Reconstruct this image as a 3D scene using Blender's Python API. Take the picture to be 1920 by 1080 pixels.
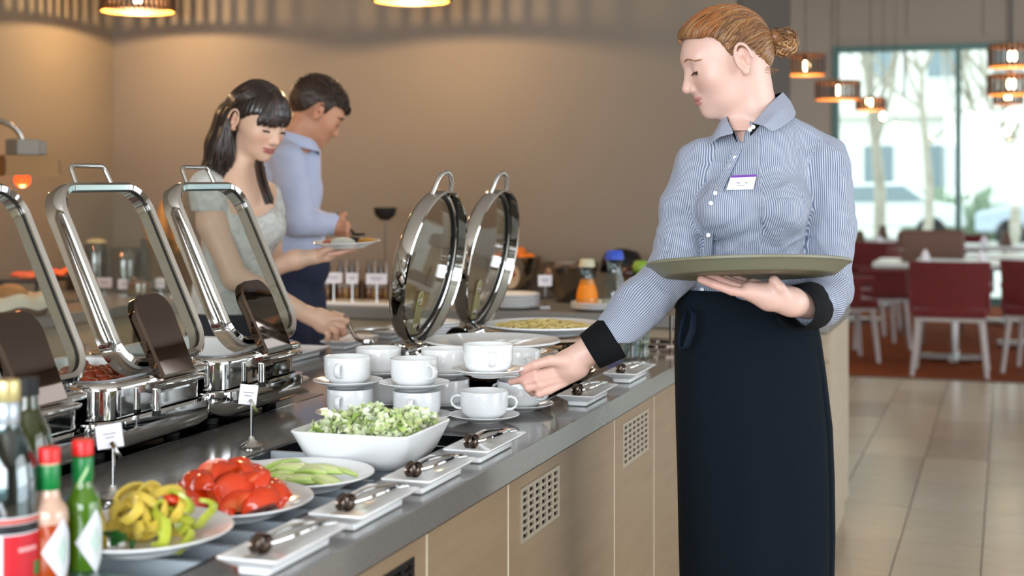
import bpy, math, random
import numpy as np
from mathutils import Vector, Matrix

for _o in list(bpy.data.objects):
    bpy.data.objects.remove(_o)
SC = bpy.context.scene
COL = SC.collection
PI = math.pi
R = math.radians
rnd = random.Random(7)

# ------------------------------------------------------------------ camera
F = 2800.0
CAMH = 1.37
YAW = math.atan2(930, 2800)
CY, SY = math.cos(YAW), math.sin(YAW)
cam_d = bpy.data.cameras.new('camera')
cam = bpy.data.objects.new('camera', cam_d)
COL.objects.link(cam)
cam.location = (0, 0, CAMH)
cam.rotation_euler = (PI / 2, 0, YAW)
cam_d.sensor_width = 36
cam_d.lens = F / 1920 * 36
cam_d.shift_y = -202 / 1920
cam_d.clip_start = 0.05
cam_d.dof.use_dof = True
cam_d.dof.focus_distance = 3.1
cam_d.dof.aperture_fstop = 3.2
SC.camera = cam

# ------------------------------------------------------------------ world, lights, exposure
SC.view_settings.view_transform = 'Standard'
SC.view_settings.look = 'None'
SC.view_settings.gamma = 1
SC.view_settings.exposure = 0.0
SC.view_settings.use_curve_mapping = False
SC.cycles.use_denoising = True
SC.cycles.max_bounces = 8
SC.cycles.diffuse_bounces = 3
SC.cycles.glossy_bounces = 4
SC.cycles.transmission_bounces = 6
SC.cycles.transparent_max_bounces = 10
SC.cycles.caustics_reflective = False
SC.cycles.caustics_refractive = False
SC.cycles.sample_clamp_indirect = 6

wd = bpy.data.worlds.new('sky')
SC.world = wd
wd.use_nodes = True
bg = wd.node_tree.nodes['Background']
bg.inputs[0].default_value = (0.86, 0.93, 1.0, 1)
bg.inputs[1].default_value = 3.8


def area(name, loc, aim, sx, sy, power, col, spread=180):
    l = bpy.data.lights.new(name, 'AREA')
    l.shape = 'RECTANGLE'
    l.size, l.size_y = sx, sy
    l.energy = power
    l.color = col
    l.spread = R(spread)
    o = bpy.data.objects.new(name, l)
    COL.objects.link(o)
    o.location = loc
    d = Vector(aim) - Vector(loc)
    o.rotation_euler = d.to_track_quat('-Z', 'Y').to_euler()
    o['kind'] = 'helper'
    return o


# daylight entering by the glazing behind the camera and to its right
area('window_daylight_behind', (-0.6, -2.85, 1.9), (-0.8, 3.0, 1.1), 5.0, 2.2, 265, (0.90, 0.95, 1.0))
area('window_daylight_beside', (3.7, 2.4, 1.8), (-1.0, 3.2, 1.0), 4.0, 2.2, 80, (0.92, 0.96, 1.0))


# ------------------------------------------------------------------ pixel -> world
def C(px, py, d):
    lat = (px - 960) / F * d
    return Vector((lat * CY - d * SY, lat * SY + d * CY, CAMH - (py - 338) / F * d))


def Kz(px, py, z):
    return C(px, py, (CAMH - z) * F / (py - 338))


# ------------------------------------------------------------------ materials
def lin(c):
    if isinstance(c, str):
        c = c.lstrip('#')
        c = [int(c[i:i + 2], 16) / 255 for i in (0, 2, 4)]
    return tuple((x / 12.92 if x <= 0.04045 else ((x + 0.055) / 1.055) ** 2.4) for x in c[:3]) + (1,)


MATS = {}


class NT:
    def __init__(s, m):
        s.t = m.node_tree
        s.n = s.t.nodes
        s.b = s.n['Principled BSDF']

    def add(s, typ, **kw):
        n = s.n.new(typ)
        for k, v in kw.items():
            setattr(n, k, v)
        return n

    def link(s, a, b):
        s.t.links.new(a, b)


def mat(name, col, rough=0.5, metal=0.0, noise=None, bump=None, coat=0, trans=0, ior=1.45, emit=None, estr=0, sub=0,
        subcol=None, sheen=0, spec=None, alpha=None):
    """noise=(scale, other colour, amount, (sx,sy,sz)), bump=(scale, strength, (sx,sy,sz))"""
    if name in MATS:
        return MATS[name]
    m = bpy.data.materials.new(name)
    m.use_nodes = True
    N = NT(m)
    b = N.b
    b.inputs['Base Color'].default_value = lin(col)
    b.inputs['Roughness'].default_value = rough
    b.inputs['Metallic'].default_value = metal
    b.inputs['IOR'].default_value = ior
    b.inputs['Coat Weight'].default_value = coat
    b.inputs['Coat Roughness'].default_value = 0.08
    b.inputs['Transmission Weight'].default_value = trans
    b.inputs['Sheen Weight'].default_value = sheen
    if spec is not None:
        b.inputs['Specular IOR Level'].default_value = spec
    if alpha is not None:
        b.inputs['Alpha'].default_value = alpha
    if sub:
        b.inputs['Subsurface Weight'].default_value = sub
        b.inputs['Subsurface Scale'].default_value = 0.012
        b.inputs['Subsurface Radius'].default_value = (1.0, 0.35, 0.2)
    if emit:
        b.inputs['Emission Color'].default_value = lin(emit)
        b.inputs['Emission Strength'].default_value = estr
    tc = None
    if noise or bump:
        tc = N.add('ShaderNodeTexCoord')
    if noise:
        mp = N.add('ShaderNodeMapping')
        mp.inputs['Scale'].default_value = noise[3] if len(noise) > 3 else (1, 1, 1)
        nz = N.add('ShaderNodeTexNoise')
        nz.inputs['Scale'].default_value = noise[0]
        nz.inputs['Detail'].default_value = 5
        rp = N.add('ShaderNodeValToRGB')
        rp.color_ramp.elements[0].position = 0.5 - noise[2] / 2
        rp.color_ramp.elements[1].position = 0.5 + noise[2] / 2
        rp.color_ramp.elements[0].color = lin(col)
        rp.color_ramp.elements[1].color = lin(noise[1])
        N.link(tc.outputs['Object'], mp.inputs[0])
        N.link(mp.outputs[0], nz.inputs['Vector'])
        N.link(nz.outputs[0], rp.inputs[0])
        N.link(rp.outputs[0], b.inputs['Base Color'])
    if bump:
        mp = N.add('ShaderNodeMapping')
        mp.inputs['Scale'].default_value = bump[2] if len(bump) > 2 else (1, 1, 1)
        nz = N.add('ShaderNodeTexNoise')
        nz.inputs['Scale'].default_value = bump[0]
        nz.inputs['Detail'].default_value = 4
        bp = N.add('ShaderNodeBump')
        bp.inputs['Strength'].default_value = bump[1]
        bp.inputs['Distance'].default_value = 0.004
        N.link(tc.outputs['Object'], mp.inputs[0])
        N.link(mp.outputs[0], nz.inputs['Vector'])
        N.link(nz.outputs[0], bp.inputs['Height'])
        N.link(bp.outputs[0], b.inputs['Normal'])
    MATS[name] = m
    return m


def attr_mat(name, rough=0.5, coat=0, sub=0, bump=None, attr='col', trans=0, spec=None):
    """base colour comes from the mesh colour attribute (pigment of the thing itself)"""
    if name in MATS:
        return MATS[name]
    m = mat(name, '#808080', rough, 0, bump=bump, coat=coat, sub=sub, trans=trans, spec=spec)
    N = NT(m)
    a = N.add('ShaderNodeAttribute', attribute_name=attr)
    N.link(a.outputs['Color'], N.b.inputs['Base Color'])
    return m


def pane_mat(name, tint='#ffffff', refl=0.12, rough=0.0, tr=1.0):
    """thin clear sheet: mostly see-through with a mirror reflection on top"""
    if name in MATS:
        return MATS[name]
    m = bpy.data.materials.new(name)
    m.use_nodes = True
    t = m.node_tree
    t.nodes.remove(t.nodes['Principled BSDF'])
    out = t.nodes['Material Output']
    a = t.nodes.new('ShaderNodeBsdfTransparent')
    a.inputs[0].default_value = lin(tint)
    g = t.nodes.new('ShaderNodeBsdfGlossy')
    g.inputs['Roughness'].default_value = rough
    f = t.nodes.new('ShaderNodeLayerWeight')
    f.inputs['Blend'].default_value = 0.5
    pw = t.nodes.new('ShaderNodeMath')
    pw.operation = 'POWER'
    pw.inputs[1].default_value = 4
    ma = t.nodes.new('ShaderNodeMath')
    ma.operation = 'MULTIPLY_ADD'
    ma.inputs[1].default_value = 0.8
    ma.inputs[2].default_value = refl
    t.links.new(f.outputs['Facing'], pw.inputs[0])
    mx = t.nodes.new('ShaderNodeMixShader')
    t.links.new(pw.outputs[0], ma.inputs[0])
    t.links.new(ma.outputs[0], mx.inputs[0])
    t.links.new(a.outputs[0], mx.inputs[1])
    t.links.new(g.outputs[0], mx.inputs[2])
    t.links.new(mx.outputs[0], out.inputs[0])
    MATS[name] = m
    return m


CHROME = mat('polished_steel', '#d6d6d4', 0.06, 1.0)
STEEL = mat('brushed_steel', '#b9bab8', 0.22, 1.0, bump=(60, 0.05, (1, 12, 1)))
DARKSTEEL = mat('dark_steel_and_reflection', '#675b53', 0.05, 1.0)  # dark metal; on the hinge covers its tone stands in for a reflection
BLACK = mat('black_glass', '#08090a', 0.12)
RUBBER = mat('black_rubber', '#101010', 0.6)
CHINA = mat('white_porcelain', '#f1f3f4', 0.12, coat=0.4)
STONE = mat('grey_polished_stone', '#777470', 0.14, noise=(160, '#6b6864', 0.5), coat=0.35)
CARD = mat('white_card', '#eceaf2', 0.6)


# ------------------------------------------------------------------ meshes
class M:
    def __init__(s):
        s.v = []
        s.f = []

    def add(s, verts, faces, mtx=None):
        o = len(s.v)
        if mtx is not None:
            verts = [mtx @ Vector(p) for p in verts]
        s.v += [tuple(p) for p in verts]
        s.f += [tuple(i + o for i in f) for f in faces]
        return s

    def box(s, c, size, mtx=None, taper=1.0):
        x, y, z = [q / 2 for q in size]
        vs = []
        for k, t in ((-1, 1.0), (1, taper)):
            for a, b in ((-1, -1), (1, -1), (1, 1), (-1, 1)):
                vs.append((c[0] + a * x * t, c[1] + b * y * t, c[2] + k * z))
        fs = [(3, 2, 1, 0), (4, 5, 6, 7), (0, 1, 5, 4), (1, 2, 6, 5), (2, 3, 7, 6), (3, 0, 4, 7)]
        return s.add(vs, fs, mtx)

    def bx(s, x0, x1, y0, y1, z0, z1, mtx=None):
        return s.box(((x0 + x1) / 2, (y0 + y1) / 2, (z0 + z1) / 2), (x1 - x0, y1 - y0, z1 - z0), mtx)

    def lathe(s, prof, n=32, c=(0, 0, 0), mtx=None, sx=1, sy=1, a0=0, a1=2 * PI):
        full = abs(a1 - a0 - 2 * PI) < 1e-6
        vs, fs = [], []
        nn = n if full else n + 1
        for r, z in prof:
            for i in range(nn):
                a = a0 + (a1 - a0) * i / n
                vs.append((c[0] + r * math.cos(a) * sx, c[1] + r * math.sin(a) * sy, c[2] + z))
        for j in range(len(prof) - 1):
            for i in range(n):
                i2 = (i + 1) % nn
                if not full and i2 == 0:
                    continue
                fs.append((j * nn + i, j * nn + i2, (j + 1) * nn + i2, (j + 1) * nn + i))
        return s.add(vs, fs, mtx)

    def tube(s, pts, r, n=8, closed=False, mtx=None, flat=1.0, cap=True):
        pts = [Vector(p) for p in pts]
        m = len(pts)
        rs = r if hasattr(r, '__len__') else [r] * m
        vs, fs = [], []
        up = Vector((0.013, 0.021, 1))
        prev = None
        for i, p in enumerate(pts):
            if closed:
                t = pts[(i + 1) % m] - pts[i - 1]
            else:
                t = pts[min(i + 1, m - 1)] - pts[max(i - 1, 0)]
            if t.length < 1e-9:
                t = Vector((0, 0, 1))
            t.normalize()
            if prev is None:
                a = t.cross(up)
                if a.length < 0.1:
                    a = t.cross(Vector((1, 0, 0)))
            else:
                a = prev - t * prev.dot(t)
            a.normalize()
            prev = a
            b = t.cross(a)
            for k in range(n):
                an = 2 * PI * k / n
                vs.append(p + (a * math.cos(an) + b * math.sin(an) * flat) * rs[i])
        for i in range(m if closed else m - 1):
            j = (i + 1) % m
            for k in range(n):
                k2 = (k + 1) % n
                fs.append((i * n + k, i * n + k2, j * n + k2, j * n + k))
        if not closed and cap:
            fs.append(tuple(reversed(range(n))))
            fs.append(tuple((m - 1) * n + k for k in range(n)))
        return s.add(vs, fs, mtx)

    def ball(s, c, r, n=12, m=8, mtx=None):
        rx, ry, rz = r if hasattr(r, '__len__') else (r, r, r)
        prof = [(math.sin(PI * j / m), -math.cos(PI * j / m)) for j in range(m + 1)]
        vs, fs = [], []
        for a, z in prof:
            for i in range(n):
                t = 2 * PI * i / n
                vs.append((c[0] + rx * a * math.cos(t), c[1] + ry * a * math.sin(t), c[2] + rz * z))
        for j in range(m):
            for i in range(n):
                i2 = (i + 1) % n
                fs.append((j * n + i, j * n + i2, (j + 1) * n + i2, (j + 1) * n + i))
        return s.add(vs, fs, mtx)

    def prism(s, poly, z0, z1, mtx=None):
        n = len(poly)
        vs = [(x, y, z0) for x, y in poly] + [(x, y, z1) for x, y in poly]
        fs = [tuple(reversed(range(n))), tuple(range(n, 2 * n))]
        fs += [(i, (i + 1) % n, n + (i + 1) % n, n + i) for i in range(n)]
        return s.add(vs, fs, mtx)

    def ring(s, path, prof, mtx=None):
        """sweep a closed profile [(out, up)] round a closed 2-D path [(x, y, nx, ny)]"""
        n, m = len(path), len(prof)
        vs = [(x + nx * o, y + ny * o, u) for x, y, nx, ny in path for o, u in prof]
        fs = []
        for i in range(n):
            j = (i + 1) % n
            for k in range(m):
                k2 = (k + 1) % m
                fs.append((i * m + k, i * m + k2, j * m + k2, j * m + k))
        return s.add(vs, fs, mtx)


def rrect(w, h, r, n=8):
    """rounded rectangle path centred on the origin, counter-clockwise, with outward normals"""
    out = []
    for cx, cy, a0 in ((w / 2 - r, h / 2 - r, 0), (-w / 2 + r, h / 2 - r, 90), (-w / 2 + r, -h / 2 + r, 180), (w / 2 - r, -h / 2 + r, 270)):
        for i in range(n + 1):
            a = R(a0 + 90 * i / n)
            out.append((cx + r * math.cos(a), cy + r * math.sin(a), math.cos(a), math.sin(a)))
    return out


def circ(r, n=40):
    return [(r * math.cos(2 * PI * i / n), r * math.sin(2 * PI * i / n), math.cos(2 * PI * i / n), math.sin(2 * PI * i / n)) for i in range(n)]


def loft(m, loops, cap0=True, cap1=True, mtx=None):
    """skin a list of equal-length closed loops of 3-D points"""
    n = len(loops[0])
    vs = [p for l in loops for p in l]
    fs = []
    for i in range(len(loops) - 1):
        for k in range(n):
            k2 = (k + 1) % n
            fs.append((i * n + k, i * n + k2, (i + 1) * n + k2, (i + 1) * n + k))
    if cap0:
        fs.append(tuple(reversed(range(n))))
    if cap1:
        fs.append(tuple((len(loops) - 1) * n + k for k in range(n)))
    return m.add(vs, fs, mtx)


def meshobj(name, me, m, parent=None, loc=None, rot=None):
    o = bpy.data.objects.new(name, me)
    if m is not None and not me.materials:
        me.materials.append(m)
    COL.objects.link(o)
    if parent is not None:
        o.parent = parent
    if loc is not None:
        o.location = loc
    if rot is not None:
        o.rotation_euler = rot
    return o


def obj(name, mb, m, parent=None, smooth=None, bevel=0, loc=None, rot=None, colors=None, subsurf=0):
    me = bpy.data.meshes.new(name)
    me.from_pydata(mb.v, [], mb.f)
    me.validate()
    if smooth is not None:
        me.polygons.foreach_set('use_smooth', [True] * len(me.polygons))
        if smooth < 180:
            me.set_sharp_from_angle(angle=R(smooth))
    if colors is not None:
        a = me.color_attributes.new('col', 'FLOAT_COLOR', 'POINT')
        a.data.foreach_set('color', np.asarray(colors, dtype=np.float32).ravel())
    o = meshobj(name, me, m, parent, loc, rot)
    if bevel:
        b = o.modifiers.new('bevel', 'BEVEL')
        b.width = bevel
        b.segments = 2
        b.limit_method = 'ANGLE'
        b.angle_limit = R(40)
    if subsurf:
        b = o.modifiers.new('sub', 'SUBSURF')
        b.levels = b.render_levels = subsurf
    return o


def tag(o, label=None, cat=None, group=None, kind=None):
    if label:
        o['label'] = label
    if cat:
        o['category'] = cat
    if group:
        o['group'] = group
    if kind:
        o['kind'] = kind
    return o


def thing(name, label, cat, loc=(0, 0, 0), rz=0, group=None):
    o = bpy.data.objects.new(name, None)
    o.empty_display_size = 0.05
    COL.objects.link(o)
    o.location = loc
    o.rotation_euler = (0, 0, rz)
    return tag(o, label, cat, group)


def struct(name, mb, m, parent=None, **k):
    o = obj(name, mb, m, parent, **k)
    if parent is None:
        o['kind'] = 'structure'
    return o


def dup(root, loc, rz=None, label=None, group=None, rot=None):
    r = root.copy()
    COL.objects.link(r)
    r.location = loc
    if rz is not None:
        r.rotation_euler = (0, 0, rz)
    if rot is not None:
        r.rotation_euler = rot
    if label:
        r['label'] = label
    if group:
        r['group'] = group
    for ch in list(root.children):
        c = ch.copy()
        COL.objects.link(c)
        c.parent = r
        for g in list(ch.children):
            q = g.copy()
            COL.objects.link(q)
            q.parent = c
    return r


def arc(cx, cy, r, a0, a1, n):
    return [(cx + r * math.cos(R(a0 + (a1 - a0) * i / n)), cy + r * math.sin(R(a0 + (a1 - a0) * i / n))) for i in range(n + 1)]

# ================================================================== THE ROOM
WALLM = mat('beige_wall_paint', '#7b7165', 0.75, noise=(1.2, '#746a5f', 0.6), bump=(90, 0.06))
WALLL = mat('warm_wall_paint', '#7f725f', 0.75, noise=(1.2, '#776b5a', 0.6), bump=(90, 0.06))
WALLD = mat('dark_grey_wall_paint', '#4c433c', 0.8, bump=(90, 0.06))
WALLF = mat('pale_wall_panel', '#a3988b', 0.7, bump=(90, 0.05))
CEIL = mat('white_ceiling_paint', '#c9c4bd', 0.9)
TEAL = mat('green_grey_window_metal', '#5d7d78', 0.4, 0.3)
WY = 6.3      # wall behind the buffet
XL = -4.14    # wall on the left
XE = -1.09    # where the buffet wall ends
FY = 17.0     # glazed wall of the dining room
HC = 3.7

struct('wall_back', M().bx(XL - 0.2, XE, WY, WY + 1.5, 0, HC), WALLM)
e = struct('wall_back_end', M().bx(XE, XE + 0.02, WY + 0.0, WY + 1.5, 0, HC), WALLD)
struct('wall_left', M().bx(XL - 0.2, XL, -3.2, WY, 0, HC), WALLL)
struct('ceiling', M().bx(XL - 0.2, 5.2, -3.2, FY + 0.2, HC, HC + 0.2), CEIL)
# rear and side walls around the glazing that lights the room (outside the frame)
w = M()
w.bx(XL, 5.2, -3.2, -3.0, 2.95, HC)
w.bx(XL, -3.6, -3.2, -3.0, 0, 2.95)
w.bx(3.0, 5.2, -3.2, -3.0, 0, 2.95)
w.bx(-3.6, 3.0, -3.2, -3.0, 0, 0.7)
struct('wall_front', w, WALLF)
w = M()
w.bx(5.0, 5.2, -3.0, FY, 2.85, HC)
for y0, y1 in ((-3.0, 0), (4.6, 6.4), (9.6, 10.2), (13.4, 14.0), (16.6, 17.0)):
    w.bx(5.0, 5.2, y0, y1, 0, 2.85)
struct('wall_right', w, WALLF)
# far wall: panels left of the glazing and a bulkhead above it
far = struct('wall_far', M().bx(-6, -1.86, FY, FY + 0.2, 0, HC).bx(-1.86, 5.2, FY, FY + 0.2, 2.86, HC).bx(-6, -5.8, WY + 1.5, FY, 0, HC), WALLF)
x = -3.2
k = 0
for a, b in ((-3.3, -2.85), (-2.84, -2.40), (-2.39, -1.88)):
    obj('wall_panel', M().bx(a, b, FY - 0.02, FY - 0.001, 0.1, HC - 0.02), WALLF, far, bevel=0.004)
x = -1.86
while x < 5.0:
    obj('wall_panel', M().bx(x + 0.005, x + 0.795, FY - 0.02, FY - 0.001, 2.95, HC - 0.02), WALLF, far, bevel=0.004)
    x += 0.8
# dining room glazing
fr = M()
fr.bx(-1.86, 5.0, FY - 0.03, FY + 0.05, 2.79, 2.86)
fr.bx(-1.86, 5.0, FY - 0.03, FY + 0.05, 0.0, 0.10)
fr.bx(-1.86, -1.79, FY - 0.03, FY + 0.05, 0.1, 2.79)
win = struct('window_1', fr, TEAL)
GL = pane_mat('clear_window_glass', '#f4fbf9', 0.05)
for i in range(4):
    mx = -0.515 + i * 1.35
    obj('mullion', M().bx(mx - 0.03, mx + 0.03, FY - 0.04, FY + 0.05, 0.1, 2.79), TEAL, win)
    x0 = -1.79 if i == 0 else mx - 1.32
    obj('pane', M().bx(x0, mx - 0.03, FY + 0.0, FY + 0.008, 0.1, 2.79), GL, win)
obj('pane', M().bx(3.565, 5.0, FY + 0.0, FY + 0.008, 0.1, 2.79), GL, win)
obj('mullion', M().bx(-1.1, -1.07, FY - 0.02, FY + 0.03, 2.3, 2.79), mat('pale_window_bar', '#b8c4c4', 0.5), win)

# floor: base screed, tiles, carpet
floor = struct('floor', M().bx(XL - 0.2, 5.2, -3.2, 10.66, -0.06, -0.012), mat('tile_grout', '#6b6259', 0.9))
tm = []
for i, (c1, c2) in enumerate((('#b5a38d', '#a89680'), ('#bbab97', '#ab9b87'), ('#ad9d89', '#9e8e7b'), ('#c0af99', '#b2a18b'))):
    tm.append(mat('stone_tile_%s' % ('warm', 'pale', 'grey', 'cream')[i], c1, 0.24, noise=(5, c2, 0.7, (1, 3, 1)), bump=(40, 0.04)))
tmesh = []
for m_ in tm:
    q = M().box((0, 0, -0.006), (0.296, 0.596, 0.012))
    me = bpy.data.meshes.new('tile')
    me.from_pydata(q.v, [], q.f)
    me.materials.append(m_)
    tmesh.append(me)
XT = -0.69 - 0.3 * 2
nt = 0
for j in range(11):
    yc = 10.65 - 0.3 - 0.6 * j
    for i in range(20):
        xc = XT + 0.15 + 0.3 * i
        if nt < 290 and xc < 4.6:
            o = meshobj('tile', tmesh[rnd.randrange(4)], None, floor, (xc, yc, 0))
            nt += 1
rest = M()
for j in range(24):
    yc = 10.65 - 0.3 - 0.6 * j
    for i in range(-10, 24):
        xc = XT + 0.15 + 0.3 * i
        if xc > 5.1 or xc < XL:
            continue
        if j < 11 and 0 <= i < 20 and xc < 4.6:
            continue
        rest.box((xc, yc, -0.006), (0.296, 0.596, 0.012))
obj('remaining_tiles', rest, tm[0], floor)['kind'] = 'stuff'
struct('floor_carpet', M().bx(-6, 5.2, 10.66, FY + 0.2, -0.05, 0.004),
       mat('rust_brown_carpet', '#86421f', 0.95, noise=(14, '#703619', 0.6), bump=(260, 0.5), spec=.1))
struct('trim_1', M().bx(-6, 5.2, 10.65, 10.67, -0.05, 0.006), mat('dark_metal_strip', '#4a3328', 0.5))

# ------------------------------------------------------------------ outside the glazing
struct('ground_outside', M().bx(-30, 40, FY + 0.3, 70, -0.3, -0.05), mat('pale_paving', '#c9c9c2', 0.9, noise=(0.6, '#a9aca2', 0.7)))
fac = thing('apartment_building', 'pale apartment house with rows of grey windows beyond the glazed wall', 'building', (0, 0, 0))
FM = mat('pale_plaster', '#f2efe8', 0.9, noise=(0.3, '#dedbd2', 0.6))
WG = mat('grey_window_glass', '#7f8d92', 0.15)
obj('facade', M().bx(-9, 9, 40, 48, -0.1, 15), FM, fac)
for iz in range(4):
    for ix in range(11):
        cx, cz = -8 + ix * 1.6, 1.6 + iz * 3.1
        wq = obj('window', M().bx(cx - 0.45, cx + 0.45, 39.93, 40.02, cz - 0.75, cz + 0.75), FM, fac)
        obj('pane', M().bx(cx - 0.37, cx - 0.02, 39.90, 39.94, cz - 0.67, cz + 0.67).bx(cx + 0.02, cx + 0.37, 39.90, 39.94, cz - 0.67, cz + 0.67), WG, wq)
for iz in range(3):
    obj('ledge', M().bx(-9, 9, 39.75, 40.0, 3.0 + 3.1 * iz, 3.2 + 3.1 * iz), mat('ledge_stone', '#d8d4ca', 0.8), fac)
f2 = thing('annexe_building', 'lower greenish annexe building right of the apartment house outside', 'building', (0, 0, 0))
obj('facade', M().bx(3.6, 18, 31, 35, -0.1, 3.3), mat('green_grey_plaster', '#a9b8b2', 0.9, noise=(0.5, '#8e9f99', 0.6)), f2)
obj('roof', M().bx(3.4, 18.2, 30.8, 35.2, 3.3, 3.5), mat('grey_roof', '#8c979a', 0.8), f2)
for ix in range(5):
    obj('window', M().bx(4.4 + ix * 2.4, 5.9 + ix * 2.4, 30.93, 31.02, 0.9, 2.3), WG, f2)
BARK = mat('pale_bark', '#b3aa9c', 0.9, noise=(6, '#8f8678', 0.6), bump=(20, 0.6))


def bare_tree(px, Y, h, seed, lab):
    k_ = (px - 960) / F
    d = Y / (k_ * SY + CY)
    X = (k_ * CY - SY) * d
    rr = random.Random(seed)
    t = thing('bare_tree', lab, 'tree', (X, Y, -0.05), 0, 'bare trees outside')
    tr = M()
    pts = [Vector((0.08 * math.sin(i), 0.05 * i * 0.3, h * 0.5 * i / 5)) for i in range(6)]
    tr.tube(pts, [0.10 - 0.010 * i for i in range(6)], 8)
    obj('trunk', tr, BARK, t, smooth=60)
    br = M()

    def grow(p, dr, L, r, lv):
        q = [p]
        d_ = dr.copy()
        for i in range(4):
            d_ = (d_ + Vector((rr.uniform(-.25, .25), rr.uniform(-.25, .25), rr.uniform(-.05, .2)))).normalized()
            q.append(q[-1] + d_ * L / 4)
        br.tube(q, [r, r * .85, r * .7, r * .55, r * .4], 5, cap=False)
        if lv:
            for n_ in range(4):
                st = q[rr.randint(1, 4)]
                grow(st, (d_ + Vector((rr.uniform(-.9, .9), rr.uniform(-.9, .9), rr.uniform(0, .5)))).normalized(), L * .62, r * .5, lv - 1)
    for n_ in range(6):
        grow(pts[rr.randint(3, 5)], Vector((rr.uniform(-.9, .9), rr.uniform(-.6, .6), rr.uniform(.4, 1))).normalized(), h * .42, 0.045, 2)
    obj('branches', br, BARK, t, smooth=60)['kind'] = 'stuff'


bare_tree(1640, 22, 6.5, 3, 'slim bare tree outside behind the left glass pane')
bare_tree(1735, 30, 7.0, 5, 'tall bare tree outside just left of the window mullion')
bare_tree(1895, 26, 5.5, 8, 'bare tree outside right of the window mullion')
hd = M()
for i in range(9):
    hd.ball((-1.5 + i * 1.5, 36.8 + 0.3 * math.sin(i * 2), 0.45), (1.0, 0.5, 0.75 + 0.12 * math.sin(i)), 12, 8)
tag(obj('hedge', hd, mat('grey_green_hedge', '#8b9a80', 0.95, noise=(5, '#5d6b58', 0.7), bump=(9, 1.0)), smooth=180), 'low grey-green hedge outside the glazed wall', 'hedge', kind='stuff')
for i, (px, Y, col, nm) in enumerate(((2010, 33.0, '#aeb9c8', 'silver'), (1645, 34.5, '#d9dbd8', 'white'))):
    k_ = (px - 960) / F
    d = Y / (k_ * SY + CY)
    cx = (k_ * CY - SY) * d
    t = thing('car', '%s car parked outside the glazed wall' % nm, 'car', (cx, Y, -0.05))
    b_ = M()
    prof = [(-1.9, .35), (-1.9, .75), (-1.2, .9), (-.75, 1.35), (.7, 1.38), (1.25, .95), (1.85, .85), (1.95, .4)]
    loft(b_, [[(x_, y_, z_) for x_, z_ in prof] for y_ in (-.8, .8)])
    obj('body', b_, mat('car_paint_' + nm, col, 0.25, coat=0.6), t, bevel=0.06)
    g_ = M()
    gp = [(-1.05, .92), (-.68, 1.28), (.62, 1.3), (1.08, .96)]
    loft(g_, [[(x_, y_, z_) for x_, z_ in gp] for y_ in (-.815, .815)])
    obj('side_window', g_, WG, t)
    for wx in (-1.2, 1.2):
        for wy in (-.75, .75):
            obj('wheel', M().lathe([(0, -.1), (.3, -.1), (.32, 0), (.3, .1), (0, .1)], 20, mtx=Matrix.Translation((wx, wy, .32)) @ Matrix.Rotation(PI / 2, 4, 'X')), RUBBER, t, smooth=40)

# ------------------------------------------------------------------ pendant lamps
LW = mat('dark_wood_slat', '#4a3424', 0.5)
LI = mat('orange_lamp_lining', '#d98a3c', 0.45)
BULB = mat('lit_bulb', '#fff1d8', 0.3, emit='#ffd9a0', estr=40)


def pendant(loc, r, h, lab, grp, power, slats=36):
    t = thing('pendant_lamp', lab, 'lamp', loc, 0, grp)
    # origin = centre of the lower rim
    hp = M()
    hp.ring(circ(r, 40), [(-.004, 0), (.004, 0), (.004, .018), (-.004, .018)])
    hp.ring(circ(r, 40), [(-.004, h - .018), (.004, h - .018), (.004, h), (-.004, h)])
    obj('hoop', hp, LI, t, smooth=40)
    ms = M().box((0, 0, h / 2), (0.005, 2 * PI * r / slats * 0.66, h))
    me = bpy.data.meshes.new('slat')
    me.from_pydata(ms.v, [], ms.f)
    me.materials.append(LW)
    for i in range(slats):
        a = 2 * PI * i / slats
        o = meshobj('slat', me, None, t, (r * 1.02 * math.cos(a), r * 1.02 * math.sin(a), 0), (0, 0, a))
    obj('top_plate', M().lathe([(0, h - .01), (r, h - .01), (r, h - .004), (0, h - .004)], 32), LW, t)
    sp = M()
    for i in range(3):
        a = 2 * PI * i / 3
        sp.tube([(0, 0, h), (r * math.cos(a), r * math.sin(a), h)], .003, 5)
    sp.tube([(0, 0, .09), (0, 0, h + .02)], .016, 10)
    obj('lamp_holder', sp, DARKSTEEL, t)
    obj('cord', M().tube([(0, 0, h), (0, 0, HC - loc[2])], .003, 5), RUBBER, t)
    obj('bulb', M().ball((0, 0, .072), (.028, .028, .034), 14, 10), BULB, t, smooth=180)
    if power:
        l = bpy.data.lights.new('bulb_light', 'POINT')
        l.energy = power
        l.color = (1.0, .66, .34)
        l.shadow_soft_size = .010
        lo = bpy.data.objects.new('bulb_light', l)
        COL.objects.link(lo)
        lo.parent = t
        lo.location = (0, 0, .0)
        lo.location.z = .030
    return t


g = 'slatted pendant lamps over the buffet'
pendant((-3.70, 5.82, 2.125), .163, .17, 'slatted drum pendant lamp near the corner of the buffet walls', g, 27, 44)
pendant((-2.31, 5.66, 2.10), .155, .17, 'slatted drum pendant lamp above the middle of the buffet wall', g, 27, 44)
pendant((-3.72, 4.05, 2.15), .163, .17, 'slatted drum pendant lamp by the left wall, out past the frame edge', g, 20, 44)
g = 'slatted pendant lamps in the dining room'


def pk(px, py, z):
    return C(px, py, (CAMH - z) * F / (py - 338))


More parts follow.
